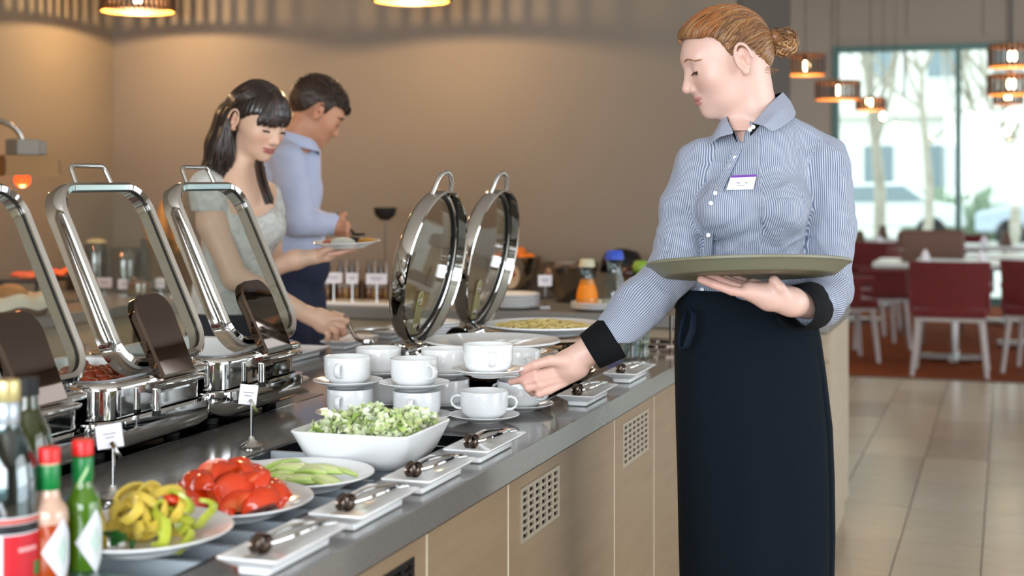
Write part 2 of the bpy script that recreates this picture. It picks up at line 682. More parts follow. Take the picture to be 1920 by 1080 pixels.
pendant(pk(1510, 141, 2.14), .145, .155, 'dark slatted pendant lamp nearest the hair bun', g, 3, 28)
pendant(pk(1571, 187, 1.95), .158, .135, 'dark slatted pendant lamp at the left edge of the glazing', g, 3, 28)
pendant(pk(1632, 207, 1.92), .115, .10, 'small dark slatted pendant lamp before the left glass pane', g, 3, 24)
pendant(pk(1898, 126, 2.10), .150, .145, 'upper slatted pendant lamp of the right-hand row', g, 3, 28)
pendant(pk(1896, 178, 1.93), .150, .135, 'slatted pendant lamp second in the right-hand row', g, 3, 28)
pendant(pk(1890, 196, 1.96), .112, .08, 'small slatted pendant lamp third in the right-hand row', g, 0, 24)
for px, py, lab in ((1656, 218, 'bare glowing bulb just right of the small pendant lamp'), (1679, 237, 'lowest bare glowing bulb before the left pane'),
                    (1892, 212, 'top bare glowing bulb under the right-hand lamp row'), (1896, 229, 'middle bare glowing bulb under the right-hand row'),
                    (1888, 246, 'lowest bare glowing bulb under the right-hand row')):
    p = C(px, py, {1656: 15.2, 1679: 16.0, 1892: 14.6, 1896: 15.4, 1888: 16.1}[px])
    t = thing('bulb_pendant', lab, 'lamp', p, 0, 'bare bulb pendants by the glazing')
    obj('bulb', M().ball((0, 0, 0), (.028, .028, .036), 12, 8), BULB, t, smooth=180)
    obj('cord', M().tube([(0, 0, .03), (0, 0, HC - p.z)], .0025, 5), RUBBER, t)

# ================================================================== ISLAND COUNTER
ZC = 0.86
PANEL = mat('light_oak_laminate', '#957f63', 0.45, noise=(7, '#836d52', 0.8, (6, 0.5, 6)), bump=(70, 0.05, (1, .2, 1)))
DARKGAP = mat('dark_recess', '#1c1916', 0.7)


def grid_slab(m, xs, ys, solid, z0, z1):
    nx, ny = len(xs) - 1, len(ys) - 1
    S = lambda i, j: 0 <= i < nx and 0 <= j < ny and solid(i, j)
    for i in range(nx):
        for j in range(ny):
            if not S(i, j):
                continue
            a, b, c, d = xs[i], xs[i + 1], ys[j], ys[j + 1]
            m.add([(a, c, z1), (b, c, z1), (b, d, z1), (a, d, z1)], [(0, 1, 2, 3)])
            m.add([(a, c, z0), (b, c, z0), (b, d, z0), (a, d, z0)], [(3, 2, 1, 0)])
            if not S(i - 1, j):
                m.add([(a, c, z0), (a, d, z0), (a, d, z1), (a, c, z1)], [(3, 2, 1, 0)])
            if not S(i + 1, j):
                m.add([(b, c, z0), (b, d, z0), (b, d, z1), (b, c, z1)], [(0, 1, 2, 3)])
            if not S(i, j - 1):
                m.add([(a, c, z0), (b, c, z0), (b, c, z1), (a, c, z1)], [(0, 1, 2, 3)])
            if not S(i, j + 1):
                m.add([(a, d, z0), (b, d, z0), (b, d, z1), (a, d, z1)], [(3, 2, 1, 0)])


Y0, Y1 = 0.75, 4.75
xs = [-1.98, -1.84, -1.545, -1.335, -1.013, -0.87]
ys = [Y0, 0.95, 2.85, 3.24, 4.15, Y1]
holes = {(1, 1), (1, 2), (3, 1), (3, 3)}
top = M()
grid_slab(top, xs, ys, lambda i, j: (i, j) not in holes, 0.814, ZC)
wt = obj('island_worktop', top, STONE)
bm_ = None
tag(wt, 'grey polished stone worktop of the buffet island with sunken troughs', 'worktop')
isl = thing('island_counter', 'light oak panelled base cabinet of the buffet island with steel vents', 'counter')
obj('carcass', M().bx(-1.93, -0.925, Y0 + .05, Y1 - .05, 0.10, 0.80).bx(-1.85, -1.0, Y0 + .1, Y1 - .1, 0.0, 0.1), DARKGAP, isl)
obj('shadow_gap', M().bx(-1.95, -0.905, Y0 + .04, Y1 - .04, 0.795, 0.814), DARKGAP, isl)
seams = [Y0 + .04, 1.0, 1.418, 1.85, 2.268, 2.686, 3.49, 3.914, 4.33, Y1 - .04]
VENTS = [(1.945, 2.21), (2.757, 3.022), (3.569, 3.845)]
VZ = (0.662, 0.770)
for a, b in zip(seams[:-1], seams[1:]):
    q = M()
    v_ = [v for v in VENTS if a < v[0] and v[1] < b]
    a2, b2 = a + .0018, b - .0018
    if v_:
        va, vb = v_[0]
        grid_slab(q, [-0.925, -0.90], [a2, va, vb, b2], lambda i, j: True, 0.10, VZ[0])
        grid_slab(q, [-0.925, -0.90], [a2, va, vb, b2], lambda i, j: j != 1, VZ[0], VZ[1])
        grid_slab(q, [-0.925, -0.90], [a2, va, vb, b2], lambda i, j: True, VZ[1], 0.793)
    else:
        q.bx(-0.925, -0.90, a2, b2, 0.10, 0.793)
    obj('front_panel', q, PANEL, isl)
    obj('edge_strip', M().bx(-0.912, -0.8985, b - .0035, b + .0005, 0.10, 0.793), mat('pale_edge_strip', '#d9cdb8', 0.4), isl)
obj('rear_panel', M().bx(-1.955, -1.93, Y0 + .05, Y1 - .05, .1, .793), PANEL, isl)
obj('end_panel', M().bx(-1.955, -.90, Y1 - .055, Y1 - .04, .1, .793), PANEL, isl)
VM = mat('satin_vent_metal', '#b8ab97', 0.35, 0.6)
for n_, (va, vb) in enumerate(VENTS):
    q = M()
    nc, nr = 6, 7
    cw, chh = (vb - va - .016) / nc, (VZ[1] - VZ[0] - .010) / nr
    ysv = [va]
    for i in range(nc):
        s_ = va + .008 + cw * i
        ysv += [s_ + cw * .17, s_ + cw * .83]
    ysv.append(vb)
    zsv = [VZ[0]]
    for i in range(nr):
        s_ = VZ[0] + .005 + chh * i
        zsv += [s_ + chh * .22, s_ + chh * .78]
    zsv.append(VZ[1])
    # build in (y, z) plane with thickness in x
    mtx = Matrix(((0, 0, 1, 0), (1, 0, 0, 0), (0, 1, 0, 0), (0, 0, 0, 1)))
    g_ = M()
    grid_slab(g_, ysv, zsv, lambda i, j: not (i % 2 == 1 and j % 2 == 1), -0.902, -0.8975)
    q.add(g_.v, g_.f, mtx)
    o = obj('vent_grille', q, VM if n_ else mat('dark_vent_metal', '#23211f', .3, .5), isl)
    obj('vent_void', M().bx(-.924, -.915, va, vb, VZ[0], VZ[1]), DARKGAP, isl)
# troughs
PANM = mat('pale_blue_steel_tray', '#c4ced6', 0.25, 0.25)
q = M().bx(-1.334, -1.014, 0.951, 2.849, 0.8145, 0.822)
tr = obj('trough_liner', q, PANM)
tag(tr, 'sunken pale steel cooling trough under the salad plates', 'trough')
q = M()
BT = mat('black_trough_lip', '#121316', 0.18)
for xa, xb in ((-1.334, -1.322), (-1.026, -1.014)):
    q.bx(xa, xb, .955, 2.845, .8225, .858)
q.bx(-1.322, -1.026, 2.80, 2.845, .8225, .858)
q.bx(-1.322, -1.026, 2.69, 2.70, .8225, .856)
obj('trough_lip', q, BT, tr)
tag(obj('black_hot_plate', M().bx(-1.838, -1.547, .952, 3.238, .835, .861), BLACK, bevel=.002), 'long black glass hot plate under the rectangular chafers', 'hot plate')
tag(obj('black_hot_plate', M().bx(-1.333, -1.015, 3.242, 4.148, .835, .861), BLACK, bevel=.002), 'black glass hot plate under the two round chafers', 'hot plate')


# ------------------------------------------------------------------ rectangular chafers
FOODRED = mat('red_stew', '#a4431f', 0.35, noise=(30, '#6e2412', 0.6), bump=(40, 1.0))
CLEAR = pane_mat('clear_lid_glass', '#eef2f0', 0.045)


def lid_frame_prof(wd_, dp):
    # (outward offset, height): outside top at 0, skirt down to -dp
    return [(-wd_, .003), (-wd_ * .45, .007), (0, .002), (.004, -.008), (.004, -dp), (0, -dp - .003), (-.004, -dp), (-.004, -.010), (-wd_, -.004)]


def chafer_rect(y, label, food):
    t = thing('rectangular_chafer', label, 'chafing dish', (-1.695, y, 0.8615), 0, 'rectangular glass lidded chafers on the island')
    # local: +x towards the camera side (hinge), y along the island, z up from the hot plate
    W, D = .365, .405
    b = M()
    p1 = [(x_, y_) for x_, y_, _, _ in rrect(W - .06, D - .06, .05, 6)]

    def lp(w_, d_, r_, z_):
        return [(x_, y_, z_) for x_, y_, _, _ in rrect(w_, d_, r_, 6)]
    loft(b, [lp(W - .10, D - .10, .04, .012), lp(W - .04, D - .04, .055, .018), lp(W - .005, D - .005, .06, .035), lp(W, D, .06, .055), lp(W - .002, D - .002, .06, .072), lp(W - .03, D - .03, .05, .074)], True, False)
    obj('water_pan', b, CHROME, t, smooth=50)
    b = M()
    loft(b, [lp(W - .045, D - .045, .045, .070), lp(W - .045, D - .045, .045, .132), lp(W - .03, D - .03, .045, .136), lp(W - .03, D - .03, .045, .128)], False, False)
    obj('body', b, CHROME, t, smooth=40)
    b = M()
    b.ring(rrect(W - .02, D - .02, .05, 8), [(-.026, .142), (-.006, .144), (.004, .138), (.004, .130), (-.004, .128), (-.026, .138)])
    obj('rim', b, CHROME, t, smooth=60)
    for sx in (-1, 1):
        for sy in (-1, 1):
            obj('foot', M().lathe([(0, 0), (.016, 0), (.016, .014), (0, .014)], 12, (sx * .11, sy * .13, 0)), RUBBER, t, smooth=40)
    # porcelain insert with food
    b = M()
    loft(b, [lp(W - .075, D - .075, .04, .138), lp(W - .06, D - .06, .045, .146), lp(W - .085, D - .085, .04, .144), lp(W - .12, D - .12, .04, .095)], False, True)
    ins = obj('porcelain_insert', b, CHINA, t, smooth=50)
    if food:
        b = M()
        rr = random.Random(int(y * 100))
        for i in range(60):
            b.ball((rr.uniform(-.10, .10), rr.uniform(-.12, .12), .120 + rr.uniform(0, .018)), (rr.uniform(.010, .022), rr.uniform(.010, .022), .012), 8, 5)
        o = obj('stewed_food', b, FOODRED, t, smooth=180)
        o['kind'] = 'stuff'
    # hinge block, leg and bar towards the camera
    hy = .03
    hx = W / 2 - .012
    b = M()
    b.tube([(hx, hy - .075, .126), (hx, hy + .075, .126)], .017, 16)
    b.box((hx - .008, hy, .120), (.03, .11, .026))
    obj('hinge_block', b, CHROME, t, smooth=40)
    b = M()
    b.tube([(hx + .012, hy - .072, .118), (hx + .012, hy - .072, .078)], .0075, 12)
    obj('hinge_post', b, CHROME, t, smooth=50)
    obj('hinge_post_tip', M().tube([(hx + .012, hy - .072, .078), (hx + .012, hy - .072, .068)], .008, 12), RUBBER, t, smooth=50)
    a = R(65)
    u = Vector((-math.cos(a), 0, math.sin(a)))
    w_ = Vector((math.sin(a), 0, math.cos(a)))
    v = Vector((0, 1, 0))

    def fr_(org):
        return Matrix(((u.x, v.x, w_.x, org[0]), (u.y, v.y, w_.y, org[1]), (u.z, v.z, w_.z, org[2]), (0, 0, 0, 1)))
    L, LWd = .385, .315
    lm = fr_((hx - .025, .074, .150)) @ Matrix.Translation((L / 2 + .005, 0, 0))
    b = M().ring(rrect(L, LWd, .065, 10), lid_frame_prof(.017, .034), mtx=lm)
    lid = obj('lid_frame', b, CHROME, t, smooth=35)
    b = M().ring(rrect(L - .030, LWd - .030, .052, 10), [(-.003, -.006), (.002, -.006), (.002, -.001), (-.003, -.001)], mtx=lm)
    obj('seal', b, RUBBER, lid, smooth=40)
    pts = [(x_, y_) for x_, y_, _, _ in rrect(L - .032, LWd - .032, .052, 8)]
    obj('lid_glass', M().prism(pts, -.004, -.001, mtx=lm), CLEAR, lid)
    b = M()
    hw, hh, r_ = .062, .043, .012
    hp = [(L / 2 - .006, -hw, -.012)]
    for cx_, cy_, a0, a1 in ((L / 2 + hh - r_, -hw + .004 + r_, -90, 0), (L / 2 + hh - r_, hw - .004 - r_, 0, 90)):
        for i in range(7):
            an = R(a0 + (a1 - a0) * i / 6)
            hp.append((cx_ + r_ * math.cos(an), cy_ + r_ * math.sin(an), -.012))
    hp.append((L / 2 - .006, hw, -.012))
    b.tube(hp, .0052, 10, mtx=lm)
    obj('lid_handle', b, CHROME, lid, smooth=60)
    # tall rounded hinge cover
    pm = fr_((hx + .016, hy, .132))
    pw, ph, pr = .066, .172, .045
    pl = [(0, -pw + .008), (0, pw - .008)] + [(ph - pr + pr * math.sin(R(q_)) , pw - pr + pr * math.cos(R(q_))) for q_ in range(0, 91, 10)] + [(ph - pr + pr * math.cos(R(q_)), -pw + pr - pr * math.sin(R(q_))) for q_ in range(0, 91, 10)]
    cxm = sum(p[0] for p in pl) / len(pl)
    lo_ = [(p[0], p[1], -.012) for p in pl]
    mid = [(p[0], p[1], .003) for p in pl]
    hi = [(cxm + (p[0] - cxm) * .94, p[1] * .92, .007) for p in pl]
    b = M()
    loft(b, [lo_, mid, hi], True, True, mtx=pm)
    obj('hinge_cover', b, DARKSTEEL, t, smooth=30)  # chrome plate; the dark wall it mirrors is put into the base colour
    b = M()
    b.tube([(hx + .030, hy - .072, .128), (hx + .036, hy - .05, .129), (hx + .036, hy + .05, .129), (hx + .030, hy + .072, .128)], [.005, .011, .011, .005], 12, flat=.6)
    obj('hinge_lip', b, CHROME, t, smooth=60)
    return t


chafer_rect(2.07, 'rectangular chafer nearest the sauce bottles with its glass lid raised', True)
chafer_rect(2.485, 'middle rectangular chafer with raised glass lid behind the blank name card', True)
chafer_rect(2.90, 'rectangular chafer before the young woman, its glass lid raised', False)


def heap_place(dx, dy, lvl, n):
    """where a piece lies in its heap, seen from the near edge of the island"""
    lay_ = ('in the bottom layer', 'halfway up', 'on top')[min(lvl, 2)]
    side = 'right' if dx > .018 else 'left' if dx < -.018 else 'middle'
    fb = 'rear' if dy > .012 else 'front' if dy < -.012 else 'centre'
    return '%s, %s %s' % (lay_, fb, side)

# ------------------------------------------------------------------ round chafers
PASTA = mat('yellow_noodles', '#d9c583', 0.5, noise=(40, '#b9a25c', 0.6))
WARMST = mat('warm_polished_steel', '#c9b9a6', 0.07, 1.0)


def chafer_round(y, label, lidlabel):
    t = thing('round_chafer', label, 'chafing dish', (-1.185, y, 0.8615), 0, 'round glass lidded chafers on the island')
    b = M().lathe([(0, .02), (.10, .02), (.135, .032), (.150, .055), (.154, .08), (.160, .082), (.163, .088), (.160, .094), (.150, .095), (.140, .09), (0, .06)], 48)
    obj('water_pan', b, WARMST, t, smooth=50)
    for i in range(4):
        a_ = PI / 4 + i * PI / 2
        obj('leg', M().tube([(.13 * math.cos(a_), .13 * math.sin(a_), .04), (.142 * math.cos(a_), .142 * math.sin(a_), .012), (.142 * math.cos(a_), .142 * math.sin(a_), 0)], .007, 10), WARMST, t, smooth=60)
    # hinge on the far side of the pan (-x)
    hx = -.218
    b = M()
    for s in (-1, 1):
        disc = Matrix.Translation((hx - .01, s * .060, .072)) @ Matrix.Rotation(PI / 2, 4, 'X')
        b.lathe([(0, -.004), (.039, -.004), (.041, 0), (.039, .004), (0, .004)], 32, mtx=disc)
    b.tube([(hx, -.055, .085), (hx, .055, .085)], .012, 14)
    b.box((hx + .012, 0, .055), (.05, .075, .05))
    b.box((hx, 0, .02), (.03, .05, .05))
    b.tube([(hx + .015, .03, .07), (hx + .035, .03, .045), (hx + .03, .03, .0)], .005, 8)
    b.tube([(hx + .015, -.03, .07), (hx + .035, -.03, .045), (hx + .03, -.03, .0)], .005, 8)
    obj('hinge', b, CHROME, t, smooth=40)
    a = R(79)
    u = Vector((math.cos(a), 0, math.sin(a)))
    w_ = Vector((-math.sin(a), 0, math.cos(a)))
    v = w_.cross(u)
    r_ = .190
    org = Vector((hx, 0, .105))
    lm = Matrix(((u.x, v.x, w_.x, org.x), (u.y, v.y, w_.y, org.y), (u.z, v.z, w_.z, org.z), (0, 0, 0, 1))) @ Matrix.Translation((r_ + .008, 0, 0))
    lid = obj('lid_frame', M().ring(circ(r_, 64), lid_frame_prof(.015, .034), mtx=lm), CHROME, t, smooth=35)
    obj('seal', M().ring(circ(r_ - .014, 64), [(-.004, -.009), (.003, -.009), (.003, -.002), (-.004, -.002)], mtx=lm), RUBBER, lid, smooth=40)
    obj('lid_glass', M().prism([(x_, y_) for x_, y_, _, _ in circ(r_ - .015, 48)], -.004, -.001, mtx=lm), CLEAR, lid)
    hp = [(r_ - .01, -.062, -.012)] + [(r_ + .004 + .042 * math.sin(R(q_)), -.055 * math.cos(R(q_)), -.014) for q_ in range(10, 171, 16)] + [(r_ - .01, .062, -.012)]
    obj('lid_handle', M().tube(hp, .0062, 10, mtx=lm), CHROME, lid, smooth=60)
    # smoked bracket behind the glass
    pl = [(-.172, -.022), (-.172, .022)] + [(-.085 + .022 * math.cos(R(q_)), .022 * math.sin(R(q_))) for q_ in range(60, -61, -20)]
    obj('lid_bracket', M().prism(pl, -.010, -.006, mtx=lm), mat('olive_smoked_plate', '#8f8a5f', .15, .3), lid, bevel=.002)
    for qx in (-.092, -.155):
        obj('screw', M().lathe([(0, -.014), (.009, -.014), (.011, -.011), (.009, -.010), (0, -.010)], 14, mtx=lm @ Matrix.Translation((qx, 0, 0))), CHROME, lid, smooth=50)
    return t


chafer_round(3.42, 'nearer round chafer with its round glass lid upright behind the cups', '')
chafer_round(3.85, 'farther round chafer with upright glass lid beside the noodle plate', '')
PLP = [(0, 0), (.10, 0), (.105, .006), (.155, .018), (.165, .024), (.162, .028), (.15, .024), (.10, .013), (0, .011)]
for y_, nm, lb in ((3.42, 'serving_plate', 'large empty white round plate set in the nearer round chafer'), (3.85, 'serving_plate', 'large white round plate heaped with pale noodles in the farther chafer')):
    t = thing(nm, lb, 'plate', (-1.185, y_, .8615 + .0955), 0)
    obj('plate', M().lathe(PLP, 56), CHINA, t, smooth=50)
nd = M()
rr = random.Random(5)
for i in range(230):
    a_, r_ = rr.uniform(0, 2 * PI), .115 * math.sqrt(rr.random())
    c_ = Vector((r_ * math.cos(a_) * 1.05, r_ * math.sin(a_), .014 + .016 * (1 - r_ / .125) + rr.uniform(0, .006)))
    th = rr.uniform(0, PI)
    q_ = [c_ + Vector((s * .016 * math.cos(th) - .3 * s * s * .02 * math.sin(th), s * .016 * math.sin(th), .004 * (1 - s * s))) for s in (-1, -.5, 0, .5, 1)]
    nd.tube(q_, .0026, 5)
o = obj('noodles', nd, PASTA, smooth=60, loc=(-1.185, 3.85, .957))
tag(o, 'heap of pale yellow noodles on the large white plate', 'noodles', kind='stuff')

# ------------------------------------------------------------------ cups and saucers
CUPP = [(0, .006), (.026, .006), (.027, 0), (.031, 0), (.032, .004), (.040, .007), (.0475, .016), (.050, .026), (.0508, .030), (.0512, .058), (.0505, .0600), (.0485, .0595), (.0478, .032), (.044, .018), (.034, .0105), (0, .0095)]
SAUP = [(0, .003), (.026, .003), (.028, 0), (.033, 0), (.036, .003), (.060, .0095), (.0735, .0150), (.0750, .0162), (.0745, .0175), (.071, .0168), (.052, .0112), (.036, .0082), (.033, .0062), (0, .006)]
cup0 = thing('soup_cup', 'x', 'cup')
obj('cup_body', M().lathe(CUPP, 48), CHINA, cup0, smooth=45)
for s in (-1, 1):
    pts = [(s * .048, 0, .047), (s * .058, 0, .0485), (s * .067, 0, .045), (s * .0705, 0, .037), (s * .068, 0, .028), (s * .060, 0, .0225), (s * .0485, 0, .021)]
    hq = M()
    P = [Vector(p) for p in pts]
    # flattened handle: sweep a wide oval (wide across y)
    n = len(P)
    loops = []
    for i in range(n):
        tg = (P[min(i + 1, n - 1)] - P[max(i - 1, 0)]).normalized()
        nn_ = tg.cross(Vector((0, 1, 0))).normalized()
        loops.append([P[i] + nn_ * (.0030 * math.cos(2 * PI * k_ / 10)) + Vector((0, .0068 * math.sin(2 * PI * k_ / 10), 0)) for k_ in range(10)])
    loft(hq, loops)
    obj('handle', hq, CHINA, cup0, smooth=70)
sau0 = thing('saucer', 'x', 'saucer')
obj('saucer_dish', M().lathe(SAUP, 56), CHINA, sau0, smooth=45)


def camrz(x, y, offx):
    """rotation so that one handle (local +x) shows at offx (in cup radii) to the right of the cup's centre, towards the camera"""
    v = Vector((x, y)).normalized()
    tocam = math.atan2(-v.y, -v.x)
    return tocam + math.asin(max(-1, min(1, offx)))


used_cup = [False]


def cupset(px, py, levels, place, z0=ZC, grp='stacked white soup cups', xy=None):
    """levels: list of handle offsets from the bottom up; place: words"""
    p = Kz(px, py, ZC + .008) if xy is None else Vector((xy[0], xy[1], ZC))
    z = z0 + .0005
    for i, off in enumerate(levels):
        sz = z
        dx = (0.0, -.006)[i % 2] if len(levels) > 1 else 0
        s = dup(sau0, (p.x + dx, p.y, sz), 0, place[i][1], 'white saucers under the soup cups')
        c = dup(cup0, (p.x + dx, p.y, sz + .0065), camrz(p.x, p.y, off), place[i][0], grp)
        z = sz + .0065 + .0605 - .003 + .0035
    return p


def two(w_):
    return [('lower white two-handled cup in the %s stack' % w_, 'bottom white saucer of the %s cup stack' % w_),
            ('upper white two-handled cup in the %s stack' % w_, 'upper white saucer in the %s cup stack' % w_)]


cupset(657, 779, (-.42, -.33), two('front left'))
cupset(782, 784, (-.22, .62), two('front middle'))
cupset(908, 784, (.98,), [('single white cup nearest the tongs dish, both handles showing', 'saucer under the single white cup in the front row')])
cupset(714, 757, (-.5, -.55), two('rear left'))
cupset(837, 759, (-.6, -.75), two('rear middle'))
cupset(975, 763, (.85, .4), two('rear right'))
HELD = C(915, 706, 3.03)
s = dup(sau0, HELD, 0, 'white saucer lifted in the waitress right hand', 'white saucers under the soup cups')
c = dup(cup0, HELD + Vector((0, 0, .0065)), camrz(HELD.x, HELD.y, .12), 'white cup on the saucer the waitress is lifting', 'stacked white soup cups')
# one cup beyond the last rectangular chafer
p = KX_ = Kz(540, 720, ZC)
dup(sau0, (-1.72, 3.34, ZC + .0005), 0, 'white saucer behind the third rectangular chafer', 'white saucers under the soup cups')
t = thing('tall_cup', 'tall tapered white cup beyond the third rectangular chafer', 'cup', (-1.72, 3.34, ZC + .007))
obj('cup_body', M().lathe([(0, 0), (.026, 0), (.030, .004), (.040, .085), (.038, .085), (.028, .008), (0, .008)], 32), CHINA, t, smooth=45)
for o in (cup0, sau0):
    for ch in list(o.children):
        bpy.data.objects.remove(ch)
    bpy.data.objects.remove(o)

# ------------------------------------------------------------------ small rectangular dishes and tongs
DT = M()


def lp4(w_, d_, z_, r_=.004):
    return [(x_, y_, z_) for x_, y_, _, _ in rrect(w_, d_, r_, 3)]


def make_dish(loc, label, grp, w_=.088, d_=.222, rz=0):
    t = thing('rectangular_dish', label, 'dish', loc, rz, grp)
    b = M()
    loft(b, [lp4(w_ * .45, d_ * .80, 0), lp4(w_ * .5, d_ * .82, .002), lp4(w_ * .52, d_ * .83, .010), lp4(w_ * .97, d_ * .985, .0225), lp4(w_, d_, .0245), lp4(w_ * .99, d_ * .995, .0265), lp4(w_ * .93, d_ * .97, .0255), lp4(w_ * .62, d_ * .86, .0175)])
    obj('dish_body', b, CHINA, t, smooth=40)
    return t


def spoon_head(m, c, ln, wd_, dp, mtx, sgn=1):
    # shallow scoop shell
    vs, fs = [], []
    na, nb = 10, 6
    for sh, off in ((1, 0), (.9, .0012)):
        for j in range(nb + 1):
            r_ = math.sin(PI / 2 * j / nb)
            z_ = -math.cos(PI / 2 * j / nb) * dp * sgn
            for i in range(na):
                a_ = 2 * PI * i / na
                vs.append((c[0] + ln * r_ * sh * math.cos(a_), c[1] + wd_ * r_ * sh * math.sin(a_), c[2] + z_ + off * sgn))
    n1 = (nb + 1) * na
    for j in range(nb):
        for i in range(na):
            i2 = (i + 1) % na
            fs.append((j * na + i, j * na + i2, (j + 1) * na + i2, (j + 1) * na + i))
            fs.append((n1 + j * na + i, n1 + (j + 1) * na + i, n1 + (j + 1) * na + i2, n1 + j * na + i2))
    for i in range(na):
        i2 = (i + 1) % na
        fs.append((nb * na + i, nb * na + i2, n1 + nb * na + i2, n1 + nb * na + i))
    m.add(vs, fs, mtx)


def make_tongs(mtx_loc, rz, label, L=.17, head=(.020, .014), grp='steel serving tongs on the white dishes', tilt=0, open_=.022):
    t = thing('serving_tongs', label, 'tongs', mtx_loc, rz, grp)
    t.rotation_euler = (0, tilt, rz)
    # local: head at y = 0, handles run to +y; the two arms are stacked in x
    for s in (-1, 1):
        b = M()
        q = []
        for i in range(15):
            f = i / 14
            xx = s * (open_ * .55 * math.sin(PI * min(1, f * 1.15)) ** .7 * (1 - .25 * f) + .004)
            q.append((xx, .016 + f * (L - .016), .012 + .004 * math.sin(PI * f)))
        b.tube(q, [.0028] * 3 + [.0036] * 9 + [.003] * 3, 8, flat=1.6)
        obj('arm', b, CHROME, t, smooth=60)
        h_ = M()
        mt = Matrix.Translation((s * .006, 0, .015)) @ Matrix.Rotation(s * PI / 2, 4, 'Y')
        spoon_head(h_, (0, 0, 0), head[1], head[0], .009, mt)
        obj('scoop', h_, DARKSTEEL, t, smooth=60)
    b = M().tube([(-.004, L - .02, .012), (-.012, L, .012), (0, L + .014, .012), (.012, L, .012), (.004, L - .02, .012)], .0024, 8)
    obj('spring_loop', b, CHROME, t, smooth=60)
    return t


g1, g2 = 'narrow white dishes along the island edge', 'steel serving tongs on the white dishes'
for (ya, yb), wd_ in (((1.70, 1.92), 'first narrow white dish, beside the pepper plate'), ((1.965, 2.185), 'second narrow white dish, beside the tomato plate'),
                      ((2.23, 2.45), 'third narrow white dish, beside the cucumber plate'), ((2.51, 2.73), 'fourth narrow white dish, beside the lettuce bowl'),
                      ((3.217, 3.449), 'narrow white dish just below the waitress cuff'), ((3.617, 3.859), 'farthest narrow white dish on the near edge of the island')):
    yc = (ya + yb) / 2
    make_dish((-.922, yc, ZC + .0005), wd_, g1)
    what = wd_.replace('narrow white dish', 'dish').replace('just ', '')
    nm = {1.70: 'steel tongs on the dish beside the pepper plate', 1.965: 'steel tongs on the dish beside the tomato plate', 2.23: 'steel tongs on the dish beside the cucumber plate',
          2.51: 'steel tongs on the dish beside the lettuce bowl', 3.217: 'steel tongs on the dish below the waitress cuff', 3.617: 'steel tongs on the farthest near-edge dish'}[ya]
    make_tongs((-.930, ya + .055, ZC + .0185), R(-9), nm, L=.155)
# dishes on the far edge, in front of the guests
make_dish((-1.925, 3.84, ZC + .0005), 'white square dish on the far edge behind the third chafer', 'white dishes on the far island edge', .10, .26)
make_dish((-1.915, 4.19, ZC + .0005), 'white dish under the young woman lowered hand', 'white dishes on the far island edge', .10, .22)
make_dish((-1.90, 4.50, ZC + .0005), 'last white dish on the far edge by the round chafer hinge', 'white dishes on the far island edge', .10, .20)
make_tongs((-1.86, 4.44, ZC + .022), R(140), 'steel tongs on the far white dish beside the young woman hand', L=.18)

# ------------------------------------------------------------------ salad plates
PLS = [(0, .002), (.072, .002), (.074, 0), (.079, 0), (.082, .004), (.118, .017), (.1255, .0205), (.127, .022), (.126, .0238), (.121, .0232), (.086, .0118), (.078, .0092), (0, .008)]
zp = ZC - .001
plates = {}
for nm, (x_, y_), tilt, dz, lb in (
        ('pepper', (-1.135, 1.793), R(1.2), .010, 'white round plate of yellow pepper strips nearest the sauce bottles'),
        ('tomato', (-1.128, 2.030), R(1.0), .004, 'white round plate of tomato wedges between peppers and cucumber'),
        ('cucumber', (-1.128, 2.262), 0, .000, 'white round plate of cucumber slices before the lettuce bowl')):
    t = thing('salad_plate', lb, 'plate', (x_, y_, zp + dz), 0, 'white salad plates over the trough')
    t.rotation_euler = (tilt, 0, 0)
    obj('plate', M().lathe(PLS, 64), CHINA, t, smooth=45)
    plates[nm] = (x_, y_, zp + dz + .0095)
q = M()
for y_ in (1.67, 1.77, 1.86, 1.94, 2.015, 2.10, 2.19, 2.26, 2.34, 2.44, 2.54):
    q.bx(-1.322, -1.026, y_ - .006, y_ + .006, .8225, ZC - .002)
tag(obj('steel_rack', q, PANM), 'steel support bars across the trough under the salad plates', 'rack')

TOM = attr_mat('tomato_flesh', 0.16, coat=0.6, sub=0.15)
rr = random.Random(11)


